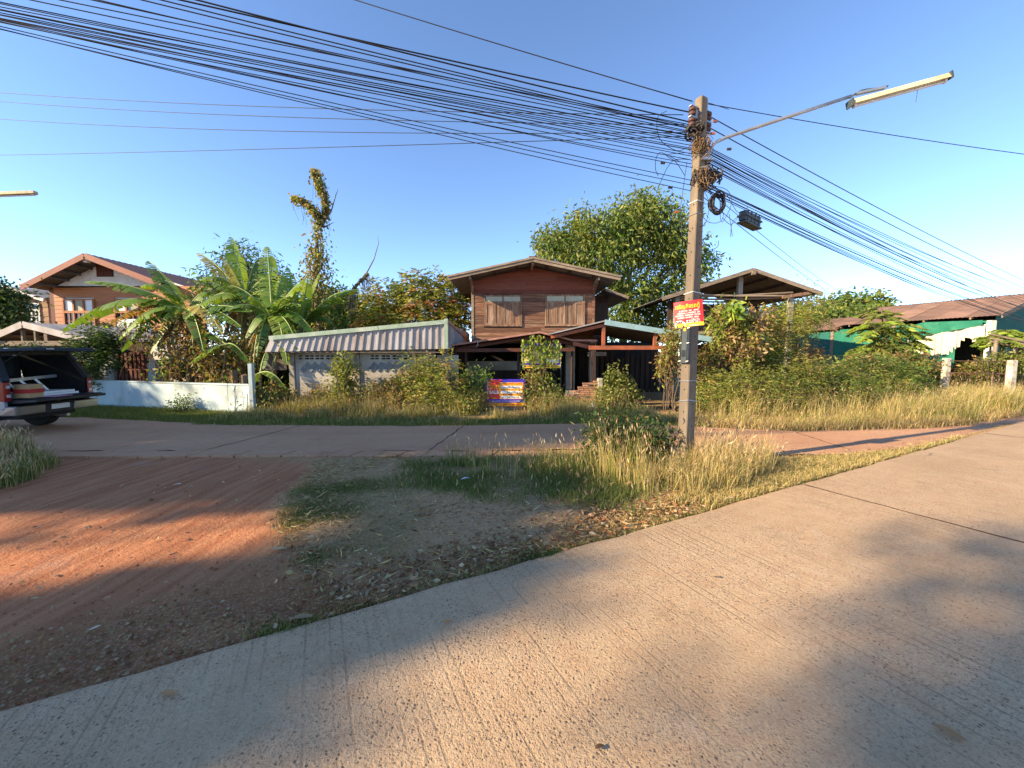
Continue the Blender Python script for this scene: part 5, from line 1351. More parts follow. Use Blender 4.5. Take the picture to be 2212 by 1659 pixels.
tt('ขาย', .095, .63, .24, M_sOrg, .24, .006); tt('SALE', .095, .46, .14, M_sWht, .24, .004)
tt('DEANASHOU8091', .40, .675, .07, M_ink, .48); tt('83 ตร.ว.', .55, .49, .075, M_ink, .24); tt('062-6829632', .40, .30, .075, M_ink, .43)
def sq(u0, u1, v, h, m_, sd): squiggle(sg, lambda x, y, l: f(x/W_, y/H_, l), u0*W_, u1*W_, v*H_, h*H_, m_, sd, .009)
sq(.38, .94, .81, .035, M_redpaint, 1); sq(.38, .55, .76, .03, M_redpaint, 2); sq(.39, .72, .595, .035, M_redpaint, 3); sq(.39, .72, .41, .035, M_redpaint, 4)
sq(.05, .88, .17, .03, M_sWht, 5)
tt('www.bam.co.th', .58, .035, .075, M_redpaint, .34, .001); sq(.12, .55, .035, .055, M_redpaint, 6); rect(.02, .085, .02, .11, .004, M_sBlu, 'blue_mark')
for k in range(3): rect(.02, .085, .035+.028*k, .045+.028*k, .006, M_sWht, 'mark_bar')
for u_ in (.12, .88): p = f(u_, 0, 0); MB().box(p.x-.02, p.x+.02, 12.22, 12.26, 0, p.z+.3).build('post', M_sgfr, sg)
s2, f2, rect2, W2_, H2_ = board_sign('faded yellow and blue board overgrown with creeper on a rusty post', 1130, 1210, 12.45, 742, 795)
M_sPale = pm('faded_yellow', (.72, .60, .18), (.66, .58, .26), 3, rough=.6, bump=0, c3=(.55, .52, .42), c3amt=.3)
rect2(.03, .97, .2, .88, .003, M_sPale, 'yellow_panel'); rect2(0, 1, 0, .12, .002, M_sYel, 'yellow_strip'); rect2(.02, .085, .03, .10, .004, M_clos, 'grey_mark')
rect2(.5, .93, .45, .65, .004, M_plaster, 'worn_strip'); rect2(.55, .93, .25, .34, .004, M_sWht, 'white_strip')
squiggle(s2, lambda x, y, l: f2(x/W2_, y/H2_, l), .1*W2_, .35*W2_, .04*H2_, .05*H2_, M_redpaint, 6, .006); squiggle(s2, lambda x, y, l: f2(x/W2_, y/H2_, l), .45*W2_, .95*W2_, .04*H2_, .05*H2_, M_ink, 7, .006)
p = f2(.46, 0, 0); MB().box(p.x-.045, p.x+.045, 12.47, 12.55, 0, 2.0).build('post', M_redpaint, s2)
for (a, b_, c_, d_) in ((-.01, 0, 0, 1), (1, 1.01, 0, 1)): rect2(a, b_, c_, d_, .012, M_sWht, 'edge_strip')

# ================================================================ BROKEN BRICK WALL AND LITTER
bw = thing('brick_wall', 'crumbling red brick wall stub with plastered post in the grass', 'wall', (1.7, 12.2, 0))
bx0, bx1 = at(1222, 860, 12.2).x, at(1290, 860, 12.2).x; r_ = random.Random(4)
MB().box(bx0, bx1, 12.24, 12.3, 0, .62).build('mortar_core', M_mortar, bw)
MB().box(bx0-.25, bx1, 12.12, 12.32, 0, .2).build('footing', M_conc, bw, bevel=.02)
for row in range(12):
    z = .2+row*.062; xs = bx0+(row % 2)*.09+max(0, row-3)*.075
    while xs < bx1-.05:
        w_ = min(.175, bx1-xs); j = r_.uniform(-.012, .012)
        if r_.random() > .06: MB().box(xs+.006, xs+w_-.006, 12.16+j, 12.24, z+.005, z+.053).build('brick', M_brick, bw)
        xs += w_
MB().box(bx1, bx1+.16, 12.12, 12.3, 0, at(0, 817, 12.2).z).build('post', M_plaster, bw, bevel=.015)
cs = MB().box(at(1030, 880, 12.35).x, at(1170, 880, 12.35).x, 12.33, 12.45, 0, .28).build('concrete_kerb', M_conc); tag(cs, 'low concrete footing behind the grass under the SALE board', 'footing')
# white plastic bag
pb = at(1276, 886, 11.9); bag = MB(); r_ = random.Random(8); V = []
bm = bmesh.new(); bmesh.ops.create_icosphere(bm, subdivisions=3, radius=1)
for v in bm.verts:
    k = 1+.28*math.sin(v.co.x*5+1)*math.cos(v.co.y*4)+.18*math.sin(v.co.z*9+v.co.x*7); v.co = Vector((v.co.x*.17*k+.02, v.co.y*.12*k, max(v.co.z*.12*k, -.06)+.1))
me = bpy.data.meshes.new('plastic_bag'); bm.to_mesh(me); bm.free(); me.materials.append(M_sWht); o = bpy.data.objects.new('plastic_bag', me); col.objects.link(o); o.location = (pb.x, 11.85, 0.02); tag(o, 'crumpled white plastic bag lying in grass by the brick wall', 'bag')
# ================================================================ VEGETATION
def unit(a): return a/np.maximum(np.linalg.norm(a, axis=1, keepdims=True), 1e-9)
def leaf_arrays(C, D, L, W, colr, rg, fold=.25, curl=.15):
    """C base points, D pointing directions; each leaf is a folded diamond of two triangles per half"""
    n = len(C); D = unit(D); Rn = rg.normal(size=(n, 3)); S_ = unit(np.cross(D, Rn)); U = np.cross(S_, D)
    U = np.where(U[:, 2:3] < 0, -U, U); S_ = np.cross(D, U)
    L = np.asarray(L).reshape(-1, 1)*np.ones((n, 1)); W = np.asarray(W).reshape(-1, 1)*np.ones((n, 1))
    mid = C+D*L*.45; tip = C+D*L - U*L*curl
    a = mid+S_*W*.5-U*W*fold; b = mid-S_*W*.5-U*W*fold
    V = np.stack([C, a, tip, b], 1).reshape(-1, 3)
    i = np.arange(n)*4
    F = np.concatenate([np.stack([i, i+1, i+2], 1), np.stack([i, i+2, i+3], 1)])
    return V, F, np.repeat(colr, 4, axis=0)
def pick(pal, n, rg, wts=None, jit=.18):
    pal = np.array(pal); k = rg.choice(len(pal), n, p=None if wts is None else np.array(wts)/sum(wts))
    return pal[k]*(1+rg.uniform(-jit, jit, (n, 1)))*(1+rg.uniform(-.06, .06, (n, 3)))
PAL = dict(
    green=[(.085, .14, .025), (.065, .115, .02), (.115, .165, .03), (.05, .09, .018)],
    dark=[(.035, .065, .016), (.026, .05, .013), (.05, .085, .02)],
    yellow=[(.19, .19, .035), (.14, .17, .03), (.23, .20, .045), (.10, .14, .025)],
    olive=[(.13, .145, .032), (.10, .12, .026), (.165, .17, .038), (.075, .095, .02)],
    dry=[(.26, .17, .075), (.20, .12, .05), (.32, .23, .11)],
    straw=[(.46, .35, .15), (.38, .28, .115), (.52, .42, .20), (.30, .22, .09)],
    bright=[(.16, .22, .03), (.13, .19, .03), (.20, .24, .035)])
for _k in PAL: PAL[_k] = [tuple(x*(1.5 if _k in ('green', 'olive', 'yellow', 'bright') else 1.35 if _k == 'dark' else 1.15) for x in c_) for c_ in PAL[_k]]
def sample_lobe(c, r, n, rg, shell=.55):
    d = unit(rg.normal(size=(n, 3))); t = shell+(1-shell)*rg.random((n, 1))**.6
    return np.array(c)+d*np.array(r)*t, d
def foliage(lobes, clumps, per, L, W, pal, rg, spread=.35, droop=.5, up=.0, frond=False, wts=None, shell=.5, tint2=None):
    """lobes: [(centre, radii)]; returns merged arrays"""
    vol = np.array([r[0]*r[1]*r[2] for c, r in lobes])**.67; vol /= vol.sum()
    Vs, Fs, Cs = [], [], []; off = 0
    for (c, r), w in zip(lobes, vol):
        n = max(3, int(clumps*w)); P, d = sample_lobe(c, r, n, rg, shell)
        P += rg.normal(size=P.shape)*np.array(r)*.08
        kx = rg.random(n) < .16; P[kx] += (d*np.array(r)*rg.uniform(.1, .5, (n, 1)))[kx]
        ck = pick(pal, n, rg, wts, .28)
        if tint2 is not None:
            k = rg.random(n) < tint2[1]; ck[k] = pick(tint2[0], int(k.sum()), rg)
        m = n*per
        base = np.repeat(P, per, 0); out_ = np.repeat(d, per, 0); cc_ = np.repeat(ck, per, 0)*(1+rg.uniform(-.2, .2, (m, 1)))
        if frond:      # leaflets in rows along drooping stalks
            nst = max(1, per//10); sid = np.tile(np.arange(per) % nst, n)+np.repeat(np.arange(n), per)*nst
            sdir = unit(rg.normal(size=(n*nst, 3))+np.repeat(d, nst, 0)*1.2+np.array([0, 0, -.15]))[sid]
            t = rg.random((m, 1)); pos = base+sdir*t*spread*1.6; pos[:, 2] -= (t[:, 0]**2)*spread*droop
            side = unit(np.cross(sdir, np.array([0, 0, 1.0]))+1e-6)*np.where(rg.random((m, 1)) < .5, -1, 1)
            D = side+sdir*.45+rg.normal(size=(m, 3))*.15+np.array([0, 0, -.15])
        else:
            pos = base+rg.normal(size=(m, 3))*spread; D = out_*.7+rg.normal(size=(m, 3))*.8+np.array([0, 0, -droop+up])
        V, F, Cc = leaf_arrays(pos, D, L*rg.uniform(.65, 1.25, m), W*rg.uniform(.7, 1.2, m), cc_, rg)
        Vs.append(V); Fs.append(F+off); Cs.append(Cc); off += len(V)
    return np.concatenate(Vs), np.concatenate(Fs), np.concatenate(Cs)
def px_lobe(px, py, Y, rx, ry, rd=None):
    """lobe from its place and half-size in the picture"""
    c = at(px, py, Y); s_ = Y/FPX
    return (tuple(c), (rx*s_, (rd if rd else rx*.8)*s_, ry*s_))
def limb(mb, p, q, r0, r1, rg, wob=.08, n=5):
    p = np.array(p); q = np.array(q); L = np.linalg.norm(q-p); pts_ = []
    for i in range(n+1):
        t = i/n; o_ = rg.normal(size=3)*wob*L*math.sin(math.pi*t)*.5; pts_.append(Vector(p+(q-p)*t+o_+np.array([0, 0, -.06*L*math.sin(math.pi*t)])))
    mb.tube(pts_, [r0+(r1-r0)*i/n for i in range(n+1)], 6)
    return pts_
def tree(name, label, cat, base, fork, lobes, clumps, per, L, W, pal, seed, trunk_r=.12, group=None, twigs=True, **kw):
    rg = np.random.default_rng(seed); t = thing(name, label, cat, base, group)
    mb = MB(); limb(mb, base, fork, trunk_r, trunk_r*.75, rg, .04)
    mb.build('trunk', M_bark, t)
    mb = MB()
    for c, r in lobes:
        e = np.array(c)+rg.normal(size=3)*np.array(r)*.15
        pts_ = limb(mb, fork, e, trunk_r*.55, trunk_r*.16, rg, .1)
        if twigs:
            for k in range(4):
                p = pts_[2+k % 4]; dd = rg.normal(size=3); dd /= np.linalg.norm(dd)
                limb(mb, p, np.array(c)+dd*np.array(r)*.85, trunk_r*.2, trunk_r*.05, rg, .12, 4)
    mb.build('limbs', M_bark, t)
    V, F, C = foliage(lobes, clumps, per, L, W, pal, rg, **kw)
    np_mesh('crown' if cat == 'tree' else 'foliage', V, F, LEAF, t, C)
    return t
P_ = PAL
# ---- trees behind the houses
tree('leafy_tree', 'big spreading green tree rising behind the wooden house', 'tree', (*at(1345, 760, 26).xy, 0), tuple(at(1350, 640, 26)),
     [px_lobe(1375, 470, 26, 62, 38), px_lobe(1300, 505, 26, 75, 38), px_lobe(1215, 545, 25.5, 55, 42), px_lobe(1440, 490, 26, 50, 38), px_lobe(1470, 545, 26, 45, 36), px_lobe(1290, 560, 25, 60, 40),
      px_lobe(1390, 540, 26.5, 60, 30), px_lobe(1385, 445, 26, 22, 20), px_lobe(1258, 482, 26, 20, 22), px_lobe(1190, 520, 26, 26, 16), px_lobe(1355, 640, 25, 45, 40), px_lobe(1420, 640, 26, 40, 50), px_lobe(1500, 575, 26.5, 35, 26), px_lobe(1480, 620, 26, 34, 20), px_lobe(1340, 700, 25, 50, 32), px_lobe(1425, 700, 26, 40, 30)],
     1500, 19, .34, .115, P_['olive']+P_['green']+P_['yellow'][1:2], 1, .3, spread=.40, droop=.9, shell=.4)
tree('feathery_tree', 'yellow-green feathery tree with reddish shoots left of the wooden house', 'tree', (*at(900, 770, 20).xy, 0), tuple(at(905, 735, 20)),
     [px_lobe(905, 620, 20, 45, 28), px_lobe(845, 640, 20, 48, 36), px_lobe(960, 635, 20, 42, 34), px_lobe(915, 668, 19.5, 60, 34), px_lobe(995, 660, 20, 30, 34), px_lobe(820, 680, 19.5, 45, 34), px_lobe(975, 690, 19.5, 42, 28), px_lobe(880, 700, 19.5, 60, 24)],
     620, 30, .26, .07, P_['yellow']+P_['olive'], 2, .14, spread=.4, droop=.7, frond=True, shell=.3, tint2=([(.36, .20, .08), (.33, .14, .07)], .13))
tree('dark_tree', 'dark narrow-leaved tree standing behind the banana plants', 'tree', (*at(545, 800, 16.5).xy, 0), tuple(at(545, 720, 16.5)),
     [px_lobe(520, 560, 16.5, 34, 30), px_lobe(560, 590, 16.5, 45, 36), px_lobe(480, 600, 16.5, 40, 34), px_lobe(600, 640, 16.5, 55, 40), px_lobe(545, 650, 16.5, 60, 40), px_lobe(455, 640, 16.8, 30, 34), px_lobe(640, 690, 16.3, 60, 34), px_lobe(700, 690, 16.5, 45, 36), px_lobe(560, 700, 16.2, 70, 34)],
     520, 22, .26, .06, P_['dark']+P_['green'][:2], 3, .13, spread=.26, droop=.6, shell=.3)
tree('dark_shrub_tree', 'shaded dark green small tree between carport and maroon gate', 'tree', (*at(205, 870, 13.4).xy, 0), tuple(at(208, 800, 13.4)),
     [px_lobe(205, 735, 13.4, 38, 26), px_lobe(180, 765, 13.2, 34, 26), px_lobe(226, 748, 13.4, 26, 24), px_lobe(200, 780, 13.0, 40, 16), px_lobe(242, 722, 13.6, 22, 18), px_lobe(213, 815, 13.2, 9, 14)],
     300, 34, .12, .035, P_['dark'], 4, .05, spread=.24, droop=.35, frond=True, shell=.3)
tree('edge_tree', 'dark evergreen tree cut by the left edge beside the annex', 'tree', (*at(-20, 800, 17).xy, 0), tuple(at(-15, 720, 17)),
     [px_lobe(-5, 650, 17, 42, 30), px_lobe(5, 685, 16.8, 38, 24), px_lobe(-40, 640, 17, 40, 40), px_lobe(20, 690, 16.6, 26, 14)], 260, 22, .2, .08, P_['dark'], 5, .12, spread=.25, shell=.3)
tree('far_tree', 'rounded green tree far behind the rust-roofed shed', 'tree', (*at(1845, 760, 42).xy, 0), tuple(at(1845, 730, 42)),
     [px_lobe(1820, 670, 42, 34, 22), px_lobe(1862, 662, 42, 40, 20), px_lobe(1895, 672, 42, 24, 18), px_lobe(1790, 690, 42, 34, 20), px_lobe(1850, 690, 41, 60, 22)], 520, 16, .55, .25, P_['green']+P_['olive'], 6, .25, spread=.5, shell=.45)
tree('far_tree', 'thin wispy pale tree just right of the stilt barn', 'tree', (*at(1735, 770, 30).xy, 0), tuple(at(1735, 720, 30)),
     [px_lobe(1745, 660, 30, 34, 22), px_lobe(1710, 685, 30, 40, 26), px_lobe(1765, 690, 30, 26, 24), px_lobe(1722, 640, 30, 8, 22)], 150, 16, .3, .1, P_['olive'], 7, .1, spread=.5, shell=.2)
tree('far_tree', 'low olive trees seen through the stilt barn', 'tree', (*at(1600, 770, 34).xy, 0), tuple(at(1600, 730, 34)),
     [px_lobe(1560, 690, 34, 40, 26), px_lobe(1620, 695, 34, 45, 24), px_lobe(1680, 690, 34, 40, 26)], 300, 16, .4, .18, P_['olive'], 8, .15, spread=.45, shell=.4)
tree('far_tree', 'mid-green bush mass behind the shed between net shed and barn', 'tree', (*at(1790, 770, 28).xy, 0), tuple(at(1790, 740, 28)),
     [px_lobe(1770, 700, 28, 50, 26), px_lobe(1830, 705, 29, 50, 24)], 260, 16, .4, .16, P_['olive']+P_['green'], 9, .12, spread=.4, shell=.4)
tree('background_tree', 'dull green tree line behind the block shed roof', 'tree', (*at(760, 770, 21).xy, 0), tuple(at(760, 740, 21)),
     [px_lobe(760, 690, 21, 45, 34), px_lobe(720, 660, 21, 40, 34), px_lobe(800, 700, 21, 40, 28)], 300, 20, .3, .12, P_['green']+P_['dark'], 10, .12, spread=.35, shell=.35)

# rows of broad leaflets held flat in whorls
def whorl_tree(label, base_px, Y, heads, seed, lf=.42, pal=None, name='star_leaved_tree'):
    rg = np.random.default_rng(seed); b = at(*base_px, Y); t = thing(name, label, 'tree', (b.x, Y, 0)); mb = MB(); Vs, Fs, Cs, off = [], [], [], 0
    for (x, y, dy, rr) in heads:
        h_ = at(x, y, Y+dy); limb(mb, (b.x, Y, .0), h_, .06, .025, rg, .06)
        for k in range(16):
            a = k*2.39996; tilt = rg.uniform(-.45, .35); D0 = np.array([math.cos(a), math.sin(a), tilt]); D0 /= np.linalg.norm(D0); st = np.array(h_)+np.array([0, 0, rg.uniform(-.35, .15)*rr])
            m = 20; tt_ = np.repeat(np.linspace(.15, 1, m//2), 2)[:, None]; pos = st+D0*tt_*rr; pos[:, 2] -= (tt_[:, 0]**2)*rr*.35
            sd_ = np.cross(D0, [0, 0, 1.0]); sd_ /= np.linalg.norm(sd_); sg_ = np.where(np.arange(m) % 2 == 0, 1, -1)[:, None]
            D = sd_*sg_+D0*.7+np.array([0, 0, -.25])+rg.normal(size=(m, 3))*.1
            V, F, C = leaf_arrays(pos, D, lf*rr*rg.uniform(.8, 1.1, m), lf*rr*.3, pick(pal or (P_['bright']+P_['olive']), 1, rg).repeat(m, 0)*(1+rg.uniform(-.12, .12, (m, 1))), rg)
            Vs.append(V); Fs.append(F+off); Cs.append(C); off += len(V)
            mb.tube([Vector(st), Vector(st+D0*rr*.5-np.array([0, 0, .09*rr])), Vector(st+D0*rr-np.array([0, 0, .35*rr]))], .008, 4, cap=False)
    mb.build('stems', M_bark, t); np_mesh('crown', np.concatenate(Vs), np.concatenate(Fs), LEAF, t, np.concatenate(Cs))
    return t
whorl_tree('star-leaved yellow-green tree in front of the green net', (1920, 850), 17.5, [(1905, 672, 0, .75), (1890, 705, -.2, .85), (1945, 705, .1, .8), (1915, 735, -.3, .85), (1965, 735, 0, .7), (1880, 745, -.2, .75), (1945, 760, -.3, .7), (1975, 770, 0, .5), (1905, 770, -.4, .8)], 21)
whorl_tree('small papaya with a flat lime-green crown beside the net shed', (2165, 850), 16.6, [(2160, 722, 0, .55), (2178, 715, .2, .5), (2140, 728, 0, .45), (2165, 735, -.3, .5)], 22, .5, P_['bright'], 'papaya')

# ---- creeper-clad dead trunk
def vine_column(label, pathpx, Y, radpx, n, seed, pal, name='dead_tree', cat='tree', L=.13, W=.09, bare=()):
    rg = np.random.default_rng(seed); P0 = [at(x, y, Y) for x, y in pathpx[0]]; b = P0[0]
    t = thing(name, label, cat, (b.x, Y, 0)); mb = MB(); Vs, Fs, Cs, off = [], [], [], 0
    for path, rad in zip(pathpx, radpx):
        P = [at(x, y, Y+rg.uniform(-.1, .1)) for x, y in path]; mb.tube(P, [.09*(1-.7*i/len(P)) for i in range(len(P))], 6)
        k = int(n*len(path)/sum(len(q) for q in pathpx)); tt_ = rg.random(k)*(len(P)-1.001); i0 = tt_.astype(int); fr_ = (tt_-i0)[:, None]
        A0 = np.array([tuple(p) for p in P]); c = A0[i0]*(1-fr_)+A0[i0+1]*fr_; r0 = np.array(rad); rr = (r0[i0]*(1-fr_[:, 0])+r0[i0+1]*fr_[:, 0])*Y/FPX
        d = unit(rg.normal(size=(k, 3))*np.array([1, 1, .5])); pos = c+d*(rr*(.2+.5*np.abs(rg.normal(size=k))))[:, None]; pos[:, 2] -= rng.random(k)*rr*.7
        D = d*.5+rg.normal(size=(k, 3))*.5+np.array([0, 0, -.9])
        V, F, C = leaf_arrays(pos, D, L*rg.uniform(.6, 1.2, k), W*rg.uniform(.6, 1.2, k), pick(pal, k, rg, None, .3), rg)
        Vs.append(V); Fs.append(F+off); Cs.append(C); off += len(V)
    for path in bare: mb.tube([at(x, y, Y) for x, y in path], [.035-.03*i/(len(path)-1) for i in range(len(path))], 5)
    for k in range(90):     # hanging strands
        j = rg.integers(0, len(pathpx)); path = pathpx[j]; i = rg.integers(0, len(path)); p = at(path[i][0]+rg.normal()*radpx[j][i]*.6, path[i][1], Y+rg.normal()*.15)
        mb.tube([p, p+Vector((rg.normal()*.05, 0, -.35)), p+Vector((rg.normal()*.08, 0, -.8*rg.random()-.3))], .006, 3, cap=False)
    mb.build('stems', M_bark, t); np_mesh('creeper_leaves', np.concatenate(Vs), np.concatenate(Fs), LEAF, t, np.concatenate(Cs)); return t
vine_column('tall dead trunk wrapped in creeper, hooked at the top, against the sky', [[(690, 740), (686, 680), (682, 620), (688, 570), (684, 520), (688, 470), (676, 445), (655, 430), (632, 424)], [(690, 480), (705, 455), (702, 425), (692, 400), (684, 375), (678, 365)], [(684, 640), (680, 600), (684, 560), (682, 530)]], 15.5,
            [[34, 38, 40, 34, 24, 14, 11, 10, 7], [7, 6, 8, 13, 11, 4], [38, 40, 32, 22]], 3800, 31, P_['olive']+P_['yellow']+P_['dry'], bare=[[(700, 480), (716, 455), (726, 420), (731, 408)], [(698, 492), (722, 480)]])
vine_column('thin bare curved creeper stem against the sky right of the creeper trunk', [[(755, 640), (765, 622), (785, 600), (795, 590)]], 15.8, [[10, 9, 8, 3]], 90, 32, P_['dark'], 'climbing_plant', 'plant', .12, .08, bare=[[(770, 615), (792, 590), (808, 560), (818, 525), (816, 508)]])

# ---- shrubs
SHR = [
    ('added dark thicket making the shade behind the banana stems', (500, 860), 15.2, [(430, 790, 50, 40), (500, 780, 50, 50), (560, 790, 50, 50), (620, 790, 36, 46), (370, 800, 30, 30), (600, 740, 50, 36)], 420, 16, .22, .10, 'dark', False),  # leaves added to make the gap behind the stems dark
    # label, base px, Y, lobes px, clumps, per, L, W, palette, frond
    ('leafy green shrub climbing the block shed wall between two panels', (742, 880), 12.1, [(742, 815, 20, 36), (748, 785, 14, 18), (738, 850, 22, 26), (745, 870, 26, 16)], 170, 14, .15, .055, 'olive', False),
    ('large feathery grey-green shrub at the right end of the block shed', (945, 885), 11.9, [(920, 800, 28, 30), (960, 790, 26, 26), (945, 835, 48, 36), (905, 840, 34, 26), (985, 845, 28, 26), (940, 868, 56, 18), (890, 790, 18, 26)], 330, 26, .11, .03, 'yellow', True),
    ('dark shrub right of the feathery one, before the shaded porch', (1010, 885), 12.3, [(1005, 835, 18, 30), (1025, 850, 22, 26), (1040, 815, 16, 14), (1000, 865, 24, 16)], 120, 18, .12, .05, 'green', False),
    ('bright leafy shrub right of the brick wall stub', (1335, 890), 12.0, [(1335, 835, 26, 26), (1315, 855, 22, 26), (1352, 860, 24, 26), (1335, 810, 14, 14), (1330, 878, 36, 14)], 210, 20, .12, .055, 'olive', False),
    ('dry brown shrub with hanging vines below the carport fascia', (1450, 880), 12.0, [(1448, 755, 14, 30), (1445, 790, 16, 26), (1452, 725, 10, 14)], 110, 16, .13, .06, 'drymix', False),
    ('creeper-smothered brown shrub right of the pole', (1580, 880), 12.6, [(1560, 725, 30, 30), (1590, 755, 40, 40), (1540, 770, 30, 36), (1600, 700, 22, 22), (1570, 800, 46, 26), (1565, 690, 30, 20), (1625, 690, 26, 22)], 360, 20, .14, .06, 'drymix', False),
    ('tall yellow-green feathery shrub before the stilt barn', (1690, 880), 12.8, [(1690, 740, 36, 36), (1720, 700, 40, 26), (1745, 670, 28, 20), (1660, 770, 34, 32), (1700, 780, 44, 28), (1770, 690, 18, 12), (1690, 690, 34, 26), (1650, 720, 26, 30)], 440, 40, .09, .024, 'yellow', True),
    ('broad-leaved sapling top rising right of the red sign', (1575, 860), 12.3, [(1578, 668, 18, 12), (1560, 690, 16, 14)], 22, 12, .32, .12, 'bright', False),
    ('low green feathery shrub right of the pole at the lane edge', (1560, 910), 11.2, [(1545, 840, 44, 30), (1600, 835, 48, 32), (1560, 870, 60, 24), (1520, 860, 26, 24)], 330, 44, .075, .022, 'yellow', True),
    ('dense feathery shrub in the middle of the right thicket', (1690, 905), 11.6, [(1660, 830, 46, 34), (1720, 820, 46, 32), (1690, 862, 62, 24), (1640, 870, 40, 18)], 340, 44, .08, .024, 'olive', True),
    ('deep green feathery shrub in the right thicket below the teal net', (1800, 905), 12.0, [(1780, 820, 50, 34), (1830, 815, 44, 32), (1800, 858, 58, 24), (1850, 845, 34, 26)], 340, 44, .08, .024, 'thick', True),
    ('darker shrub at the right end of the thicket near the gate', (1930, 890), 13.0, [(1900, 815, 44, 32), (1945, 812, 40, 28), (1925, 850, 52, 24), (1972, 826, 28, 22)], 320, 40, .085, .026, 'thick', True),
    ('scrubby hedge with pale blossoms below the green net flap', (1985, 860), 15.5, [(1960, 785, 36, 16), (1998, 792, 22, 16), (1910, 790, 40, 18), (1860, 790, 40, 20)], 260, 18, .15, .07, 'drygreen', False),
    ('brown-green brush behind the bar gate', (2110, 850), 17.5, [(2085, 815, 40, 28), (2130, 810, 40, 30), (2170, 815, 30, 30), (2205, 815, 30, 36)], 280, 18, .16, .07, 'drygreen', False),
    ('weedy bush under the papaya beside the net shed post', (2180, 800), 16.0, [(2170, 785, 36, 18), (2205, 775, 26, 20)], 140, 16, .15, .06, 'olive', False),
    ('rusty-brown withered bush at the left end of the teal net', (1760, 800), 13.6, [(1757, 770, 14, 18), (1750, 785, 16, 14)], 60, 16, .14, .05, 'rust', False),
    ('dark green weed clump at the foot of the pole', (1365, 1005), 6.2, [(1340, 935, 46, 26), (1300, 918, 26, 24), (1400, 945, 40, 24), (1370, 975, 56, 22), (1430, 955, 22, 24), (1292, 955, 22, 28)], 340, 18, .085, .03, 'dark', False),
    ('dry weeds in the dark gap left of the block shed', (590, 885), 12.0, [(585, 855, 30, 20), (620, 865, 24, 16), (560, 870, 22, 18)], 130, 14, .12, .045, 'drygreen', False),
    ('low straggly dry weeds before the first shed panel', (690, 885), 12.1, [(680, 862, 26, 16), (715, 868, 22, 14), (700, 850, 14, 18)], 100, 12, .10, .04, 'drymix', False),
    ('sprawling olive creeper over the right shed panel', (870, 885), 12.3, [(875, 820, 20, 26), (890, 850, 26, 24), (865, 868, 26, 14), (905, 805, 16, 22)], 170, 14, .10, .045, 'drygreen', False),
    ('tangled scrub in the dark porch front left of the SALE board', (1030, 885), 12.0, [(1025, 865, 24, 16), (1005, 872, 20, 12), (1042, 850, 10, 20)], 100, 14, .09, .035, 'drygreen', False),
    ('dry brown brush before the second shed panel', (840, 885), 12.15, [(845, 835, 30, 18), (810, 850, 26, 20), (850, 860, 36, 18)], 130, 16, .11, .045, 'drymix', False),
    ('weeds tangled round the post of the overgrown board', (1165, 885), 12.3, [(1150, 835, 20, 36), (1185, 850, 22, 30), (1165, 865, 40, 20), (1200, 870, 26, 16)], 170, 14, .11, .05, 'drygreen', False),
    ('low weed at the foot of the pale blue wall', (395, 895), 11.6, [(395, 872, 14, 12), (385, 885, 18, 8)], 40, 16, .09, .035, 'green', False),
    ('yellowish weed clump in front of the grass by the shed', (985, 895), 11.4, [(990, 875, 26, 14), (960, 880, 26, 12), (1020, 880, 20, 12)], 90, 16, .09, .035, 'yellow', False),
    ('dark bushy weed behind the pickup truck', (10, 830), 13.0, [(10, 765, 26, 14), (70, 762, 22, 12), (40, 770, 26, 10)], 120, 18, .1, .05, 'dark', False),
]
P_['thick'] = P_['green']+P_['olive']+P_['yellow'][:1]; P_['drymix'] = P_['dry']+P_['olive'][:2]+P_['yellow'][:1]; P_['drygreen'] = P_['dry'][:2]+P_['olive']+P_['green'][:2]; P_['rust'] = [(.40, .19, .09), (.33, .14, .07), (.28, .13, .07)]
for i, (lab, bpx, Yb, lob, cl_, per, L, W, pal, fr_) in enumerate(SHR):
    b = at(*bpx, Yb); lobes = [px_lobe(x, y, Yb+((i*7+k*3) % 5-2)*.12, rx, ry, rx*1.0) for k, (x, y, rx, ry) in enumerate(lob)]
    rg = np.random.default_rng(100+i); t = thing('shrub', lab, 'shrub', (b.x, Yb, 0)); mb = MB()
    for c, r in lobes:
        for k in range(4):
            dd = rg.normal(size=3); dd /= np.linalg.norm(dd); limb(mb, (b.x+rg.normal()*.12, Yb+rg.normal()*.12, 0), np.array(c)+dd*np.array(r)*.8, .018, .005, rg, .12, 4)
    mb.build('stems', M_bark, t)
    V, F, C = foliage(lobes, cl_, per, L, W, P_[pal], rg, spread=.13 if not fr_ else .27, droop=.35, frond=fr_, shell=.25, tint2=(P_['dry'], .08))
    np_mesh('foliage', V, F, LEAF, t, C)

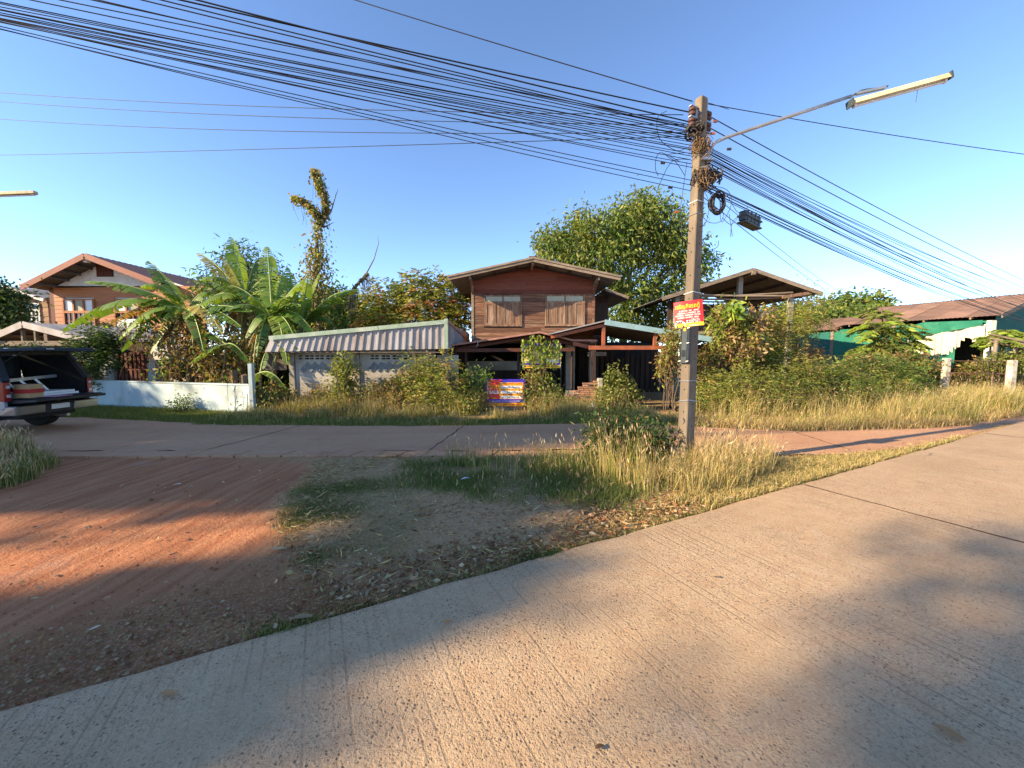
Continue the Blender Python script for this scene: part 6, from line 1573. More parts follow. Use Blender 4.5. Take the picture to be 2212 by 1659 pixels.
# creeper over the second board: real leaves lying over its face
rg = np.random.default_rng(55); cr = thing('creeper', 'yellow-green creeper spilling over the faded board on the rusty post', 'creeper', (at(1170, 880, 12.3).x, 12.3, 0))
n = 420; u_ = rg.random(n); v_ = rg.random(n)
keep = (v_ > .35+.3*np.abs(u_-.45)) | (rg.random(n) < .35); u_, v_ = u_[keep], v_[keep]
pxs = 1126+u_*84; pys = 795-v_*62; pos = np.array([tuple(at(a, b, 12.36-.05*rg.random())) for a, b in zip(pxs, pys)])
k2 = 260; pos2 = np.array([tuple(at(1165+rg.normal()*18, 800+rg.random()*70, 12.35+rg.normal()*.1)) for _ in range(k2)]); pos = np.concatenate([pos, pos2, np.array([tuple(at(1160+rg.normal()*10, 735-rg.random()*14, 12.3)) for _ in range(30)])])
m = len(pos); V, F, C = leaf_arrays(pos, np.array([0, -.35, -1.0])+rg.normal(size=(m, 3))*.4, .13*rg.uniform(.6, 1.2, m), .12*rg.uniform(.6, 1.1, m), pick(P_['bright']+P_['yellow'], m, rg, None, .25), rg)
np_mesh('creeper_leaves', V, F, LEAF, cr, C); mb = MB()
for k in range(7): x = 1140+k*9; limb(mb, at(1165, 885, 12.35), at(x, 745+rg.random()*20, 12.36), .012, .004, rg, .08, 5)
mb.build('stems', M_bark, cr)

# ================================================================ BANANA PLANTS
M_ban = leafmat('banana_leaf', .38, .45); M_stem = pm('banana_stem', (.20, .17, .07), (.14, .11, .05), 5, (1, 1, .4), rough=.7, c3=(.16, .09, .045), c3amt=.4); M_rib = pm('banana_rib', (.30, .36, .12), (.26, .32, .10), 5, rough=.5, bump=0)
def banana_leaf(parent, base, ctrl, tip, wmax, colr, seed, tear=.58, fold=.36, brown=0.0):
    """midrib along a curve, blade torn into strips that hang from the midrib"""
    r_ = random.Random(seed); n = 26; b, c, t = Vector(base), Vector(ctrl), Vector(tip)
    P = [b*(1-s)**2+c*2*s*(1-s)+t*s*s for s in [i/n for i in range(n+1)]]
    mbr = MB(); mbr.tube(P, [.026*(1-.85*i/n)+.004 for i in range(n+1)], 5)
    V, F, C = [], [], []
    for sgn in (-1, 1):
        gap = 0; g0 = r_.uniform(.4, 1)
        for i in range(3, n):
            s = i/n; prof = lambda s_: wmax*max(0, math.sin(math.pi*min(1, max(0, (s_-.06)/.95))**.72))**.55
            d = (P[i+1]-P[i-1]).normalized(); sd_ = d.cross(Vector((0, 0, 1))); sd_ = sd_.normalized() if sd_.length > .05 else Vector((1, 0, 0))
            upn = sd_.cross(d).normalized()
            if r_.random() < tear: g0 = r_.uniform(.15, 1.0); gap = r_.uniform(.05, .75)
            else: gap *= .3
            fo = fold*(.5+g0*.9); ca, sa = math.cos(fo), math.sin(fo)
            sidev = (sd_*sgn*ca-upn*sa); w0, w1 = prof(s), prof((i+1)/n); sh = d*.12*wmax
            p0 = P[i]; p1 = P[i].lerp(P[i+1], 1-gap*.5); e0_ = p0+sidev*w0+sh; e1_ = P[i].lerp(P[i+1], 1-gap)+sidev*w1+sh
            dr = Vector((0, 0, -.10*w0*(1+g0))); m0 = p0.lerp(e0_, .55); m1 = p1.lerp(e1_, .55); k = len(V)
            V += [p0, p1, m1, m0, e0_+dr, e1_+dr]; F += [(k, k+1, k+2, k+3), (k+3, k+2, k+5, k+4)]
            cc_ = np.array(colr)*r_.uniform(.88, 1.12); br = np.array((.30, .17, .06))
            ed = min(1, brown+(.55 if r_.random() < .25+brown else 0)); C += [cc_*(1-brown)+br*brown]*4+[cc_*(1-ed)+br*ed]*2
    o = np_mesh('leaf', np.array([tuple(v) for v in V]), np.array(F), M_ban, parent, np.array(C)); mbr.build('midrib', M_rib, o)
    return o
G1, G2, G3 = (.13, .23, .03), (.18, .29, .035), (.085, .17, .025); YL, BRN = (.50, .42, .10), (.30, .17, .06)
def arch_leaf(plant, Y, crown, tip, lift, dY, w, colr, seed, **kw):
    b = at(*crown, Y); t = at(*tip, Y+dY); c = (b+t)/2+Vector((0, 0, lift)); return banana_leaf(plant, b, c, t, w*1.38, colr, seed, **kw)
BAN = [
 ('banana plant with long arching leaves at the left of the clump', 13.2, (408, 850), (405, 672), [
   ((188, 608), .55, -.5, .30, G1, {}), ((135, 714), 1.35, -.9, .30, G1, {}), ((320, 563), .35, .3, .26, G1, {}), ((305, 618), .75, -.6, .28, G2, {}), ((241, 697), .75, -.2, .22, (.36, .23, .05), dict(brown=.45)),
   ((257, 732), 1.0, -1.0, .27, G1, {}), ((262, 757), .9, -.7, .24, G3, {}), ((479, 722), 1.0, -.9, .24, YL, dict(tear=.7, brown=.1)), ((545, 672), .35, -.7, .24, G3, {}), ((345, 700), .5, -.6, .22, G2, {}), ((300, 660), .5, .5, .25, G3, {}), ((360, 632), .4, -.5, .24, G2, {}), ((450, 632), .4, .4, .24, G1, {}), ((520, 705), .6, -.8, .24, G1, {}), ((325, 762), .9, -.8, .22, (.30, .27, .05), {}), ((440, 760), .9, -.9, .2, G3, {})]),
 ('banana plant with upright pale leaves in the middle of the clump', 13.6, (520, 860), (530, 648), [
   ((500, 513), .5, .3, .24, G2, {}), ((428, 546), .45, .4, .25, YL, dict(tear=.6)), ((476, 553), .5, -.5, .22, (.24, .24, .05), {}), ((433, 604), .75, -.6, .26, G1, {}), ((457, 608), .35, .5, .24, G3, {}), ((592, 590), .4, .4, .24, G1, {}), ((400, 690), .9, -1.0, .26, G1, {}), ((470, 700), .7, -1.0, .24, G3, {}), ((600, 640), .5, -.4, .25, G2, {}), ((630, 690), .7, -.8, .25, G1, {}), ((555, 560), .4, .5, .22, G3, {}), ((640, 645), .5, .3, .24, G1, {}), ((480, 645), .4, -.7, .24, G2, {}), ((575, 700), .8, -.9, .24, G1, {}), ((440, 655), .6, .3, .24, G1, {})]),
 ('banana plant with tall leaves at the right of the clump', 13.0, (590, 870), (588, 690), [
   ((577, 533), .5, .4, .24, G2, {}), ((655, 605), .3, .3, .27, G2, {}), ((494, 616), .5, .2, .26, G1, {}), ((494, 668), .6, -.5, .24, G3, {}), ((686, 733), 1.1, -.4, .24, G1, {}), ((621, 788), 1.3, -.8, .2, G2, dict(brown=.12)), ((610, 590), .3, .5, .22, G2, {}), ((540, 640), .4, -.6, .24, G2, {}), ((650, 660), .5, -.5, .24, G1, {}), ((530, 730), .8, -.7, .22, G1, {}), ((645, 755), 1.0, -.7, .2, G2, {}), ((555, 770), 1.0, -.7, .2, G3, {}), ((625, 640), .4, -.5, .22, G1, {})]),
 ('banana plant leaning right over the block shed roof', 14.2, (650, 870), (650, 705), [
   ((776, 627), .8, .3, .27, G1, {}), ((622, 578), .4, .3, .22, G2, {}), ((690, 590), .4, .3, .22, G1, {}), ((715, 660), .5, -.5, .26, G3, {}), ((560, 640), .5, .4, .25, G1, {}), ((720, 700), .7, .2, .25, G3, {}), ((600, 700), .6, -.6, .24, G2, {}), ((740, 650), .6, .5, .24, G2, {}), ((665, 600), .3, -.3, .2, G2, {})]),
 ('short banana sucker with drooping leaves at the foot of the clump', 12.6, (470, 880), (488, 744), [((408, 787), .25, -.3, .15, G1, {}), ((430, 720), .3, .3, .16, G3, {}), ((540, 790), .5, -.2, .15, G3, {})]),
 ('small banana sucker beside the end of the pale blue wall', 12.2, (560, 885), (562, 806), [((618, 840), .45, -.2, .12, G2, {}), ((535, 845), .3, 0, .12, G1, {}), ((575, 760), .2, .2, .12, G1, {})]),
]
for bi, (lab, Yb, foot, crown, lv) in enumerate(BAN):
    f_ = at(*foot, Yb); t = thing('banana_plant', lab, 'banana plant', (f_.x, Yb, 0), 'banana clump'); rg = np.random.default_rng(300+bi); c = at(*crown, Yb); big = bi < 4
    mb = MB(); mb.tube([Vector((f_.x, Yb, 0)), Vector((f_.x, Yb, 0)).lerp(c, .5)+Vector((.05, 0, 0)), c], [.11 if big else .05, .09 if big else .04, .05 if big else .02], 9); mb.build('stem', M_stem, t, smooth=True)
    for k, (tip, lift, dY, w, colr, kw) in enumerate(lv): arch_leaf(t, Yb, crown, tip, lift, dY, w, colr, 500+bi*40+k, **kw)
    if big:      # dead leaves hanging down the stem
        for k in range(14):
            a = rg.random()*6.28; b = c+Vector((.1*math.cos(a), .1*math.sin(a), -.1-rg.random()*.25)); e = b+Vector((.75*math.cos(a)*rg.uniform(.4, 1), -.15-.5*rg.random(), -.7-rg.random()*.8))
            banana_leaf(t, b, b+Vector((.6*math.cos(a), -.2, .12)), e, .17, pick(P_['dry'], 1, rg)[0], 700+bi*20+k, tear=.9, fold=.95, brown=.3)
# leafy undergrowth and dead creepers between the banana stems
rg = np.random.default_rng(77); ug = thing('undergrowth', 'dry brown creepers and small leaves under the banana crowns', 'creeper', (-9.4, 13, 0))
lob = [px_lobe(395, 750, 13.0, 40, 36), px_lobe(450, 765, 12.9, 50, 46), px_lobe(530, 760, 13.1, 44, 50), px_lobe(420, 715, 13.3, 60, 26), px_lobe(320, 720, 13.2, 40, 26), px_lobe(480, 815, 12.7, 40, 20), px_lobe(370, 800, 12.9, 18, 26)]
V, F, C = foliage(lob, 330, 9, .15, .07, P_['dry']+[(.14, .08, .04), (.20, .11, .05)]+P_['olive'][:2]+P_['bright'][:1], rg, spread=.2, droop=.7, shell=.1); np_mesh('creeper_leaves', V, F, LEAF, ug, C); mb = MB()
for c, r in lob:
    for k in range(12): p = np.array(c)+rg.normal(size=3)*np.array(r)*.5; limb(mb, p, (p[0]+rg.normal()*.3, p[1]-.1, max(.05, p[2]-.9-rg.random())), .012, .006, rg, .1, 4)
mb.build('stems', M_straw, ug)
hv = vine_column('dry creeper hanging over the right end of the pale blue wall', [[(505, 800), (508, 840), (504, 880)], [(528, 810), (530, 850), (526, 886)]], 11.75, [[12, 9, 5], [9, 8, 4]], 260, 41, P_['dry'], 'hanging_creeper', 'creeper', .12, .07)

# ================================================================ TREES OUTSIDE THE FRAME (left, towards the sun) whose shade falls on the lane
SE, CE = math.sin(SUN_EL), math.cos(SUN_EL); TAN = SE/CE
def st_xy(s, t): return (.93*s-.365*t, .365*s+.93*t)
def shade_tree(label, s, t, lobes, clumps, seed, L=.4, W=.24, per=14, tr=.2, shell=.2, spread=.4):
    """s along the sun direction, t across; lobes as (ds, dt, z, rs, rt, rz)"""
    b = st_xy(s, t); ls = []
    for (ds, dt, z, rs, rt, rz) in lobes:
        x, y = st_xy(s+ds, t+dt); ls.append(((x, y, z), (max(rs, rt)*.95, rt, rz)))
    return tree('roadside_tree', label, 'tree', (b[0], b[1], 0), (b[0], b[1], min(l[2]-l[5]*.6 for l in lobes)), ls, clumps, per, L, W, P_['green']+P_['olive'], seed, tr, spread=spread, droop=.5, shell=shell)
shade_tree('roadside tree far outside the left edge, nearest the road', -30, 3.05, [(0, 0, 12.6, .7, .72, 1.3), (0, .1, 13.7, .7, .62, .6), (0, .0, 11.0, .7, .75, 1.2), (0, .0, 9.4, .7, .7, 1.2), (0, -.35, 13.2, .6, .45, .6), (0, -.72, 12.6, .6, .42, .9), (0, -.75, 11.4, .6, .42, .9)], 1150, 901, .28, .2, 10, .16, shell=.0, spread=.17)
shade_tree('tall roadside tree outside the left edge with a leaning crown', -30, 5.0, [(0, 0, 14.2, .5, .5, .65), (0, -.75, 14.3, .5, .4, .5), (0, .65, 13.9, .5, .45, .9), (0, 1.2, 13.2, .5, .35, 1.1), (0, 1.5, 12.9, .5, .3, 1.2)], 640, 906, .28, .2, 10, .10, shell=.0, spread=.16)
shade_tree('roadside tree outside the left edge, over the lane', -30, 8.0, [(0, -.1, 15.6, 1.2, 1.1, 1.5), (0, .3, 13.2, 1.3, 1.2, 1.8), (0, 0.2, 10.8, 1.4, 1.3, 1.8), (0, -.5, 12.4, 1.0, .7, 1.2), (0, .8, 16.0, 1.0, .7, .8)], 1500, 902, .32, .22, 10, .25, shell=.0, spread=.25)
shade_tree('roadside tree outside the left edge, beyond the lane', -30, 11.0, [(0, 0, 12.6, 1.2, 1.4, 1.2), (0, 0, 10.6, 1.3, 1.5, 1.6), (0, -.9, 13.8, 1.0, .8, 1.0), (0, 0, 9, 1.4, 1.5, 1.4), (0, 1.5, 10.6, 1.0, .9, 1.4)], 1300, 903, .32, .22, 10, .25, shell=.0, spread=.25)
shade_tree('broad low tree outside the left edge, behind the truck', -30, 15.4, [(0, -.8, 9.9, 1.4, 1.2, 1.3), (0, 1.2, 9.8, 1.4, 1.4, 1.4), (0, 2.6, 9.4, 1.4, 1.2, 1.3), (0, 0, 8.0, 1.4, 2.2, 1.3)], 900, 907, .32, .22, 10, .25, shell=.0, spread=.25)
shade_tree('thin-crowned roadside tree behind the viewer', -30, .4, [(0, .2, 15.6, .8, .6, .8), (0, .85, 16.3, .8, .4, .5), (0, -.8, 14.8, .8, .6, 1.0), (0, .5, 14.9, .7, .5, .7), (0, -.2, 14.0, .7, .6, .6)], 135, 905, .22, .15, 9, .12, shell=.1, spread=.25)

# ================================================================ GRASS
def region(poly, n, rg, excl=None):
    poly = np.array(poly); lo, hi = poly.min(0), poly.max(0); out_ = np.zeros((0, 2))
    while len(out_) < n:
        p = lo+rg.random((n*2, 2))*(hi-lo); k = inside([tuple(q) for q in poly], p[:, 0], p[:, 1]); out_ = np.concatenate([out_, p[k]])
    return out_[:n]
def thin(P, s_, lo, hi, seed, rg):
    # patchy cover: keep points where a slow noise is high
    v = vnoise(P[:, 0], P[:, 1], s_, seed)*.65+vnoise(P[:, 0], P[:, 1], s_*2.7, seed+1)*.35
    return P[rg.random(len(P)) < smooth(lo, hi, v)]
def tufts(P, per, rad, rg): return np.repeat(P, per, 0)+rg.normal(size=(len(P)*per, 2))*rad
def blades(name, label, P, H, Wd, pal, seed, lean=.35, wind=(.05, 0), seed_heads=0.0, wts=None, kink=.3, z0=0.0):
    """bent tapering blades, two segments each; kind = stuff"""
    rg = np.random.default_rng(seed); n = len(P); H = np.asarray(H)*np.ones(n)*rg.uniform(.45, 1.15, n); a = rg.random(n)*6.283
    D = np.stack([np.cos(a), np.sin(a)], 1)*(lean*rg.random(n)**1.3)[:, None]+np.array(wind); s_ = rg.random(n)*6.283; side = np.stack([np.cos(s_), np.sin(s_), np.zeros(n)], 1)*(Wd*rg.uniform(.7, 1.3, n))[:, None]*.5
    B = np.concatenate([P, np.full((n, 1), z0-.01)], 1); up = np.array([0, 0, 1.0])
    M1 = B+np.concatenate([D*.35, np.ones((n, 1))*.55], 1)*H[:, None]; T = B+np.concatenate([D*(1+kink), (1-.35*np.linalg.norm(D, axis=1)**1.2)[:, None]], 1)*H[:, None]
    V = np.stack([B-side, B+side, M1+side*.75, M1-side*.75, T], 1).reshape(-1, 3); i = np.arange(n)*5
    F = np.concatenate([np.stack([i, i+1, i+2], 1), np.stack([i, i+2, i+3], 1), np.stack([i+3, i+2, i+4], 1)])
    C0 = pick(pal, n, rg, wts, .22); C = np.repeat(C0, 5, 0)
    if seed_heads:
        k = np.where(rg.random(n) < seed_heads)[0]; m = len(k); d = unit(T[k]-M1[k]); V2, F2, C2 = leaf_arrays(T[k]-d*.02, d+rg.normal(size=(m, 3))*.15, .10*rg.uniform(.6, 1.2, m), .018, pick([(.40, .29, .17), (.34, .22, .13), (.46, .36, .22)], m, rg), rg, .1, 0)
        F = np.concatenate([F, F2+len(V)]); V = np.concatenate([V, V2]); C = np.concatenate([C, C2])
    o = np_mesh(name, V, F, GRASS, None, C); tag(o, label, 'grass', kind='stuff'); return o
def pxpoly(*pts_): return [gp(*p) for p in pts_]
rg = np.random.default_rng(5); ST, GR, OL, YE = P_['straw'], P_['green'], P_['olive'], P_['yellow']; GG = [(.12, .165, .04), (.15, .19, .05), (.09, .125, .03), (.25, .24, .08)]
# tall seeding grass round the pole
P = tufts(region(pxpoly((1410, 1030), (1490, 1000), (1660, 1003), (1640, 1045), (1500, 1075), (1380, 1075)), 115, rg), 22, .055, rg); P = P+rg.normal(size=P.shape)*.05
blades('tall_grass', 'tall dry seeding grass standing round the utility pole', P, .44, .0055, ST+ST+YE[:1]+GG[:2], 1, .62, (.04, 0), .10)
P = tufts(region(pxpoly((1270, 1000), (1400, 990), (1420, 1070), (1300, 1075)), 60, rg), 6, .03, rg)
blades('tall_grass', 'tall pale seed stalks left of the utility pole', P, .72, .006, ST[:2]+YE[:1], 2, .30, (-.05, 0), .45)
P = tufts(region(pxpoly((1480, 985), (1660, 995), (1670, 1025), (1500, 1060)), 100, rg), 13, .04, rg)
blades('tall_grass', 'tall straw-coloured stalks right of the utility pole', P, .62, .0055, ST, 3, .5, (.08, 0), .2)
# green verge
P = tufts(region(pxpoly((900, 1005), (1290, 990), (1400, 1060), (1340, 1095), (1100, 1085), (880, 1050)), 1700, rg), 20, .07, rg); P = P+np.repeat(rg.normal(size=(len(P)//20, 2))*np.array([.22, .12]), 20, 0); P = thin(P, 1.1, .12, .42, 31, rg); ra_, rc_ = road_c(P[:, 0], P[:, 1]); P = P[rc_ < -.05]
blades('verge_grass', 'green ankle-high grass on the verge left of the pole', P, .13, .007, GG, 4, .55, (0, 0), .01)
P = tufts(region(pxpoly((950, 1000), (1280, 985), (1300, 1040), (1000, 1045)), 130, rg), 7, .04, rg)
blades('verge_grass', 'thin green stalks rising from the verge', P, .42, .005, GG+ST[:1], 5, .3, (0, 0), .25)
# short sparse turf of the whole verge
P = tufts(region(LAWN, 6500, rg), 15, .07, rg); ra_, rc_ = road_c(P[:, 0], P[:, 1]); P = P[rc_ < -.03]
P = thin(P, .9, .12, .5, 33, rg); blades('short_turf', 'short worn grass over the verge', P, .045, .006, GG+ST+P_['dry'], 6, .8)
for poly, amt in GREENS[1:]:
    P = tufts(region(poly, 2000, rg), 20, .09, rg); blades('short_turf', 'short green grass patch at the edge of the red dirt', P, .05, .006, GG, 7, .8)
# dry grass strip along the concrete edge, right
P = tufts(region(pxpoly((1440, 1085), (1660, 1000), (1960, 975), (2080, 945), (2000, 975), (1780, 1045), (1560, 1100)), 1100, rg), 20, .05, rg); ra_, rc_ = road_c(P[:, 0], P[:, 1]); P = P[rc_ < -.02]
blades('dry_grass', 'flattened dry grass along the road edge on the right', P, .11, .007, ST+GG[:1], 8, 1.0)
# fringe along the concrete edge
sv = rg.random(5200)*17; P = ROAD_P+ROAD_D*sv[:, None]+ROAD_N*(-.02-np.abs(rg.normal(size=5200))*.05)[:, None]; P = P[(sv > 1.0)]
blades('edge_fringe', 'thin grass fringe along the road slab', P, .055, .006, GG+ST[:2], 9, .9)
# roadside thicket grass, right
P = tufts(region([(4.2, 9.35), (6.6, 8.85), (9.5, 9.1), (11.2, 9.5), (14.8, 11.1), (24, 16), (26, 19), (14, 13.5), (9, 11.5), (4.5, 11)], 2000, rg), 24, .09, rg); P = thin(P, .9, .3, .58, 35, rg)
blades('tall_grass', 'band of tall dry straw grass in front of the right thicket', P, .24+.42*smooth(6, 12, P[:, 0])*(.35+1.2*vnoise(P[:, 0], P[:, 1], .9, 36)), .008, ST+ST+YE[:2]+GG+P_['dry'][:1], 10, .7, (.1, -.05), .06)
P = tufts(region([(4.2, 9.3), (6.6, 8.75), (9.5, 9.0), (11.2, 9.45), (14.8, 11.0), (14.6, 11.5), (9, 9.7), (4.5, 9.9)], 900, rg), 20, .08, rg)
blades('dry_grass', 'flattened straw at the edge of the lane, right', P, .22, .010, ST+P_['dry'], 11, 1.0)
P = tufts(region([(5, 9.4), (9.5, 9.5), (14, 11.4), (20, 14.5), (18, 15), (9, 11), (5, 10.6)], 260, rg), 9, .05, rg)
blades('tall_grass', 'long bent stalks standing out of the straw band', P, .95, .006, ST+YE[:1], 40, .75, (.1, 0), .15)
P = tufts(region([(4.5, 9.3), (6.6, 8.85), (9.5, 9.15), (14, 11.2), (13, 12), (8, 10.3), (4.5, 10.2)], 420, rg), 14, .09, rg); P = thin(P, 1.3, .4, .6, 44, rg)
blades('low_weeds', 'broad green weeds among the straw along the lane', P, .16, .028, GG+OL[:2], 41, .9)
P = tufts(region([(17, 14.5), (25, 17), (24, 20), (14, 17)], 700, rg), 24, .12, rg)
blades('tall_grass', 'tall dry grass round the bar gate', P, .42, .011, ST+YE[:1], 12, .45, (.1, 0))
# in front of the houses
P = tufts(region([(-8, 9.8), (-2.3, 9.6), (2.3, 9.95), (4.4, 9.5), (4.4, 11.8), (0, 12.1), (-7.9, 12.2)], 2300, rg), 20, .08, rg); P = thin(P, 1.1, .34, .62, 38, rg); P = P[(P[:, 0] < -.95) | (P[:, 0] > .5) | (P[:, 1] < 11.0)]
k = (P[:, 1]-9.7)/2.3; blades('tall_grass', 'dry grass and weeds before the shed and the house', P, np.clip((.12+.42*k)*(.5+vnoise(P[:, 0], P[:, 1], 1.2, 37))+.06*rg.normal(size=len(k)), .06, .8), .008, ST+OL[:2]+GG+P_['dry'][:1], 13, .5, (0, 0), .05)
P = tufts(region([(-8, 9.5), (-2.3, 9.38), (2.3, 9.75), (4.4, 9.35), (4.4, 10.4), (-7.9, 10.4)], 1500, rg), 22, .07, rg)
blades('short_turf', 'short green grass along the far side of the lane', P, .10, .008, GG+GG+OL+ST[:1], 14, .7)
P = tufts(region([(-14.6, 11.1), (-12.1, 10.75), (-7, 9.6), (-7, 11.2), (-14.5, 13)], 1700, rg), 20, .08, rg)
blades('verge_grass', 'short green grass at the foot of the pale blue wall', P, .13, .009, GG+GG+OL, 15, .6)
P = tufts(region([(-7.6, 11.3), (-2, 11.2), (3.8, 11.2), (4.0, 12.0), (-7.6, 12.3)], 420, rg), 7, .06, rg); P = thin(P, 1.2, .35, .6, 52, rg); P = P[(P[:, 0] < -1.05) | (P[:, 0] > .75)]
blades('tall_grass', 'long dry stalks leaning before the shed and the house', P, .85, .007, ST+YE[:2]+P_['dry'], 42, .6, (0, 0), .12)
# tuft at the left edge
P = tufts(region(pxpoly((-60, 1000), (60, 985), (115, 1005), (60, 1040), (-60, 1070)), 330, rg), 22, .06, rg)
blades('tall_grass', 'green grass tuft at the left edge beside the red dirt', P, .28, .005, GG+ST[:1], 16, .4, (0, 0), .08)
P = tufts(region(pxpoly((-60, 985), (40, 975), (70, 1000), (-60, 1030)), 90, rg), 12, .05, rg)
blades('tall_grass', 'taller thin stalks in the tuft at the left edge', P, .5, .006, GG+ST[:2], 17, .3, (0, 0), .25)
for lab, (x, y), c_, pal in (('small dark green weed on the drain edge of the lane', (850, 986), 34, P_['dark']+GG[:1]), ('low dark green weed at the road slab edge', (1185, 1205), 60, P_['dark']+GG[:1]), ('small green tuft beside the red dirt', (820, 1190), 40, GG), ('tuft of green grass at the slab corner', (640, 1365), 40, GG)):
    g0_ = np.array(gp(x, y)); P = g0_+rg.normal(size=(c_*14, 2))*np.array([.13, .05]); blades('weed_tuft', lab, P, .06, .008, pal, int(x), .9)

# ================================================================ LITTER
def flat_leaves(P, L, W, pal, seed, zlo=.0, tilt=.45):
    rg = np.random.default_rng(seed); n = len(P); a = rg.random(n)*6.283
    D = np.stack([np.cos(a), np.sin(a), rg.normal(size=n)*tilt*.4], 1); C0 = np.concatenate([P, (zlo+rg.random(n)*.02)[:, None]], 1)
    return leaf_arrays(C0, D, L*rg.uniform(.5, 1.3, n), W*rg.uniform(.6, 1.3, n), pick(pal, n, rg, None, .25), rg, rg.uniform(-.5, .3), -.1)
M_lit = leafmat('dead_leaf', .15, .04)
BRL = [(.27, .145, .07), (.34, .21, .11), (.40, .28, .16), (.19, .10, .05), (.46, .35, .22), (.30, .13, .06)]
P = tufts(region(pxpoly((640, 1180), (900, 1100), (1250, 1075), (1500, 1080), (1560, 1095), (1300, 1165), (1100, 1225), (700, 1340)), 520, rg), 5, .14, rg); ra_, rc_ = road_c(P[:, 0], P[:, 1]); P = P[rc_ < -.03]
P = np.concatenate([P, tufts(region(LAWN, 260, rg), 3, .2, rg)]); ra_, rc_ = road_c(P[:, 0], P[:, 1]); P = P[rc_ < -.03]
V, F, C = flat_leaves(P, .062, .03, BRL, 1, .012); o = np_mesh('leaf_litter', V, F, M_lit, None, C); tag(o, 'dry brown fallen leaves scattered over the verge', 'leaf litter', kind='stuff')
P = region(pxpoly((0, 1080), (600, 1000), (700, 1200), (640, 1370), (0, 1530)), 130, rg); ra_, rc_ = road_c(P[:, 0], P[:, 1]); P = P[rc_ < -.05]
V, F, C = flat_leaves(P, .05, .022, BRL[:5]+[(.36, .28, .18)], 2, .008); o = np_mesh('leaf_litter', V, F, M_lit, None, C); tag(o, 'sparse pale leaf bits on the red dirt', 'leaf litter', kind='stuff')
P = tufts(region(LAWN, 1300, rg), 8, .1, rg); ra_, rc_ = road_c(P[:, 0], P[:, 1]); P = P[rc_ < -.03]
V, F, C = flat_leaves(P, .10, .009, ST+P_['dry']+[(.3, .22, .12)], 3, .016); o = np_mesh('straw_litter', V, F, M_lit, None, C); tag(o, 'dry grass bits lying over the verge', 'straw', kind='stuff')
# gravel by the slab edge
n = 9000; sv = rg.random(n)*5.2-1.5; wv_ = -np.abs(rg.normal(size=n))*.55-.02; P = ROAD_P+ROAD_D*sv[:, None]+ROAD_N*wv_[:, None]
kk = rg.random(n) < np.clip(1.15-.12*(sv+1.5)-(-wv_)*.5, .05, 1); P = P[kk]; n = len(P); sz = .004+.013*rg.random(n)**4
oc = np.array([(1, 0, 0), (0, 1, 0), (-1, 0, 0), (0, -1, 0), (0, 0, .8), (0, 0, -.5)]); V = (oc[None]*(1+rg.uniform(-.35, .35, (n, 6, 1))))*sz[:, None, None]; a = rg.random(n)*6.28; ca, sa = np.cos(a)[:, None], np.sin(a)[:, None]
V = np.stack([V[..., 0]*ca-V[..., 1]*sa, V[..., 0]*sa+V[..., 1]*ca, V[..., 2]], -1)+np.concatenate([P, (.004+sz*.25)[:, None]], 1)[:, None]
tri = np.array([(0, 1, 4), (1, 2, 4), (2, 3, 4), (3, 0, 4), (1, 0, 5), (2, 1, 5), (3, 2, 5), (0, 3, 5)]); F = (np.arange(n)[:, None, None]*6+tri).reshape(-1, 3)
M_grav = leafmat('pebble', 0.0, .05)
o = np_mesh('gravel', V.reshape(-1, 3), F, M_grav, None, np.repeat(pick([(.26, .14, .065), (.30, .18, .09), (.17, .085, .04), (.33, .23, .13), (.24, .10, .045)], n, rg), 6, 0)); tag(o, 'small loose gravel along the slab edge on the red dirt', 'gravel', kind='stuff')
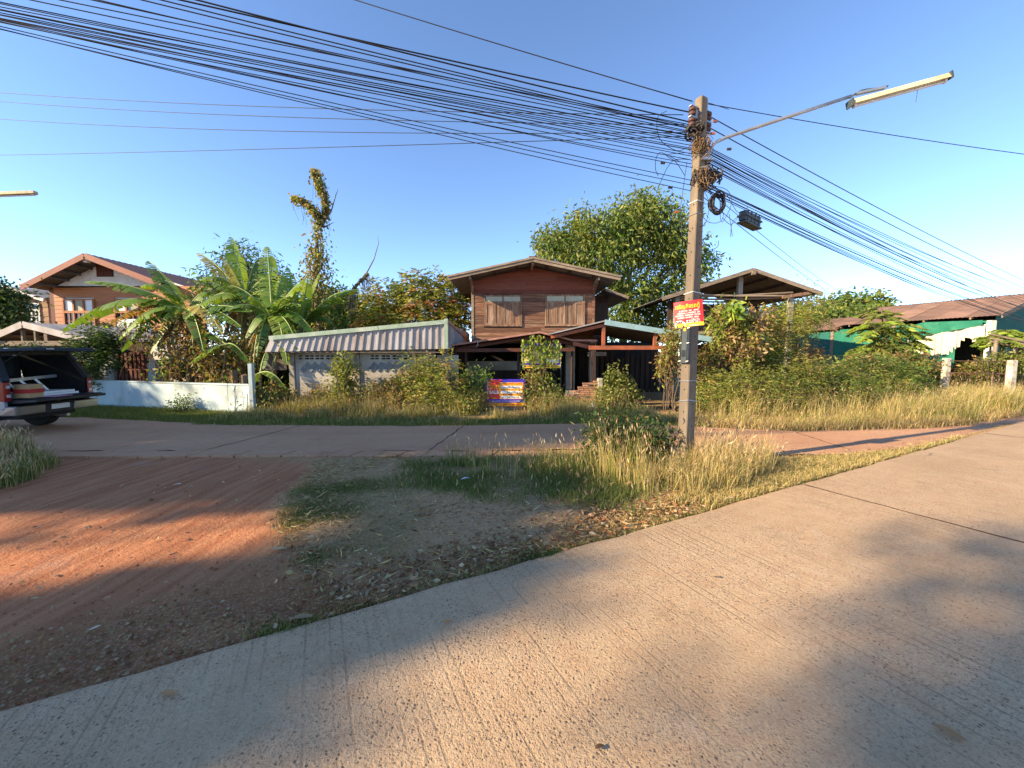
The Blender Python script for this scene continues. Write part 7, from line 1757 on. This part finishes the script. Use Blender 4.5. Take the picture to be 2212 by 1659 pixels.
# single leaves one can point at
M_lf = leafmat('fallen_leaf', .1, .05)
for lab, (x, y), z, L, rot, cc_ in (('single tan leaf on the road concrete, lower left', (366, 1517), .04, .085, .1, (.46, .26, .12)), ('small orange leaf on the road concrete, middle', (967, 1358), .04, .05, .1, (.50, .20, .05)), ('curled brown leaf on the road, lower right corner', (2050, 1605), .04, .11, -.6, (.36, .20, .09)),
                              ('dark dead leaf on the road near the bottom', (1295, 1635), .04, .05, .4, (.12, .07, .04)), ('pale dry leaf on the red dirt, upper left', (382, 1050), .01, .12, .05, (.62, .55, .44)), ('white-grey leaf on the red dirt by the gravel', (205, 1362), .012, .06, .8, (.60, .50, .36)),
                              ('long dry pod leaf at the slab edge, left', (655, 1340), .012, .12, .4, (.34, .24, .13)), ('long straw-coloured leaf on the gravel', (600, 1190), .012, .14, .1, (.42, .31, .17)), ('bluish scrap of paper in the verge grass', (1005, 1052), .10, .12, .3, (.55, .60, .68)),
                              ('pale crumpled leaf in front of the lit grass', (1575, 1083), .03, .12, .1, (.55, .50, .44)), ('broad tan leaf lying in the lit litter', (1500, 1085), .03, .11, .5, (.55, .33, .15)), ('brown curled leaf on the road, right of centre', (1545, 1258), .04, .07, -.3, (.38, .26, .15))):
    g0_ = gp(x, y); t = thing('fallen_leaf', lab, 'leaf' if 'paper' not in lab else 'paper', (g0_[0], g0_[1], z)); n = 8; V = []; F = []
    for i in range(n+1):
        s = i/n; w_ = L*.21*math.sin(math.pi*min(1, s*.97+.02))**.8; p = np.array([math.cos(rot), math.sin(rot)])*(s-.5)*L; sd_ = np.array([-math.sin(rot), math.cos(rot)]); zz = .012*L/.1*(math.sin(s*3+x)+1)*.5+.004
        for k, kz in ((-1, .35), (0, 0), (1, .30)): V.append((g0_[0]+p[0]+sd_[0]*w_*k, g0_[1]+p[1]+sd_[1]*w_*k, z+zz+kz*w_))
    for i in range(n):
        for k in (0, 1): a = i*3+k; F.append((a, a+1, a+4, a+3))
    np_mesh('blade', np.array(V), np.array(F), M_lf, t, np.tile(np.array(cc_), (len(V), 1)), True)
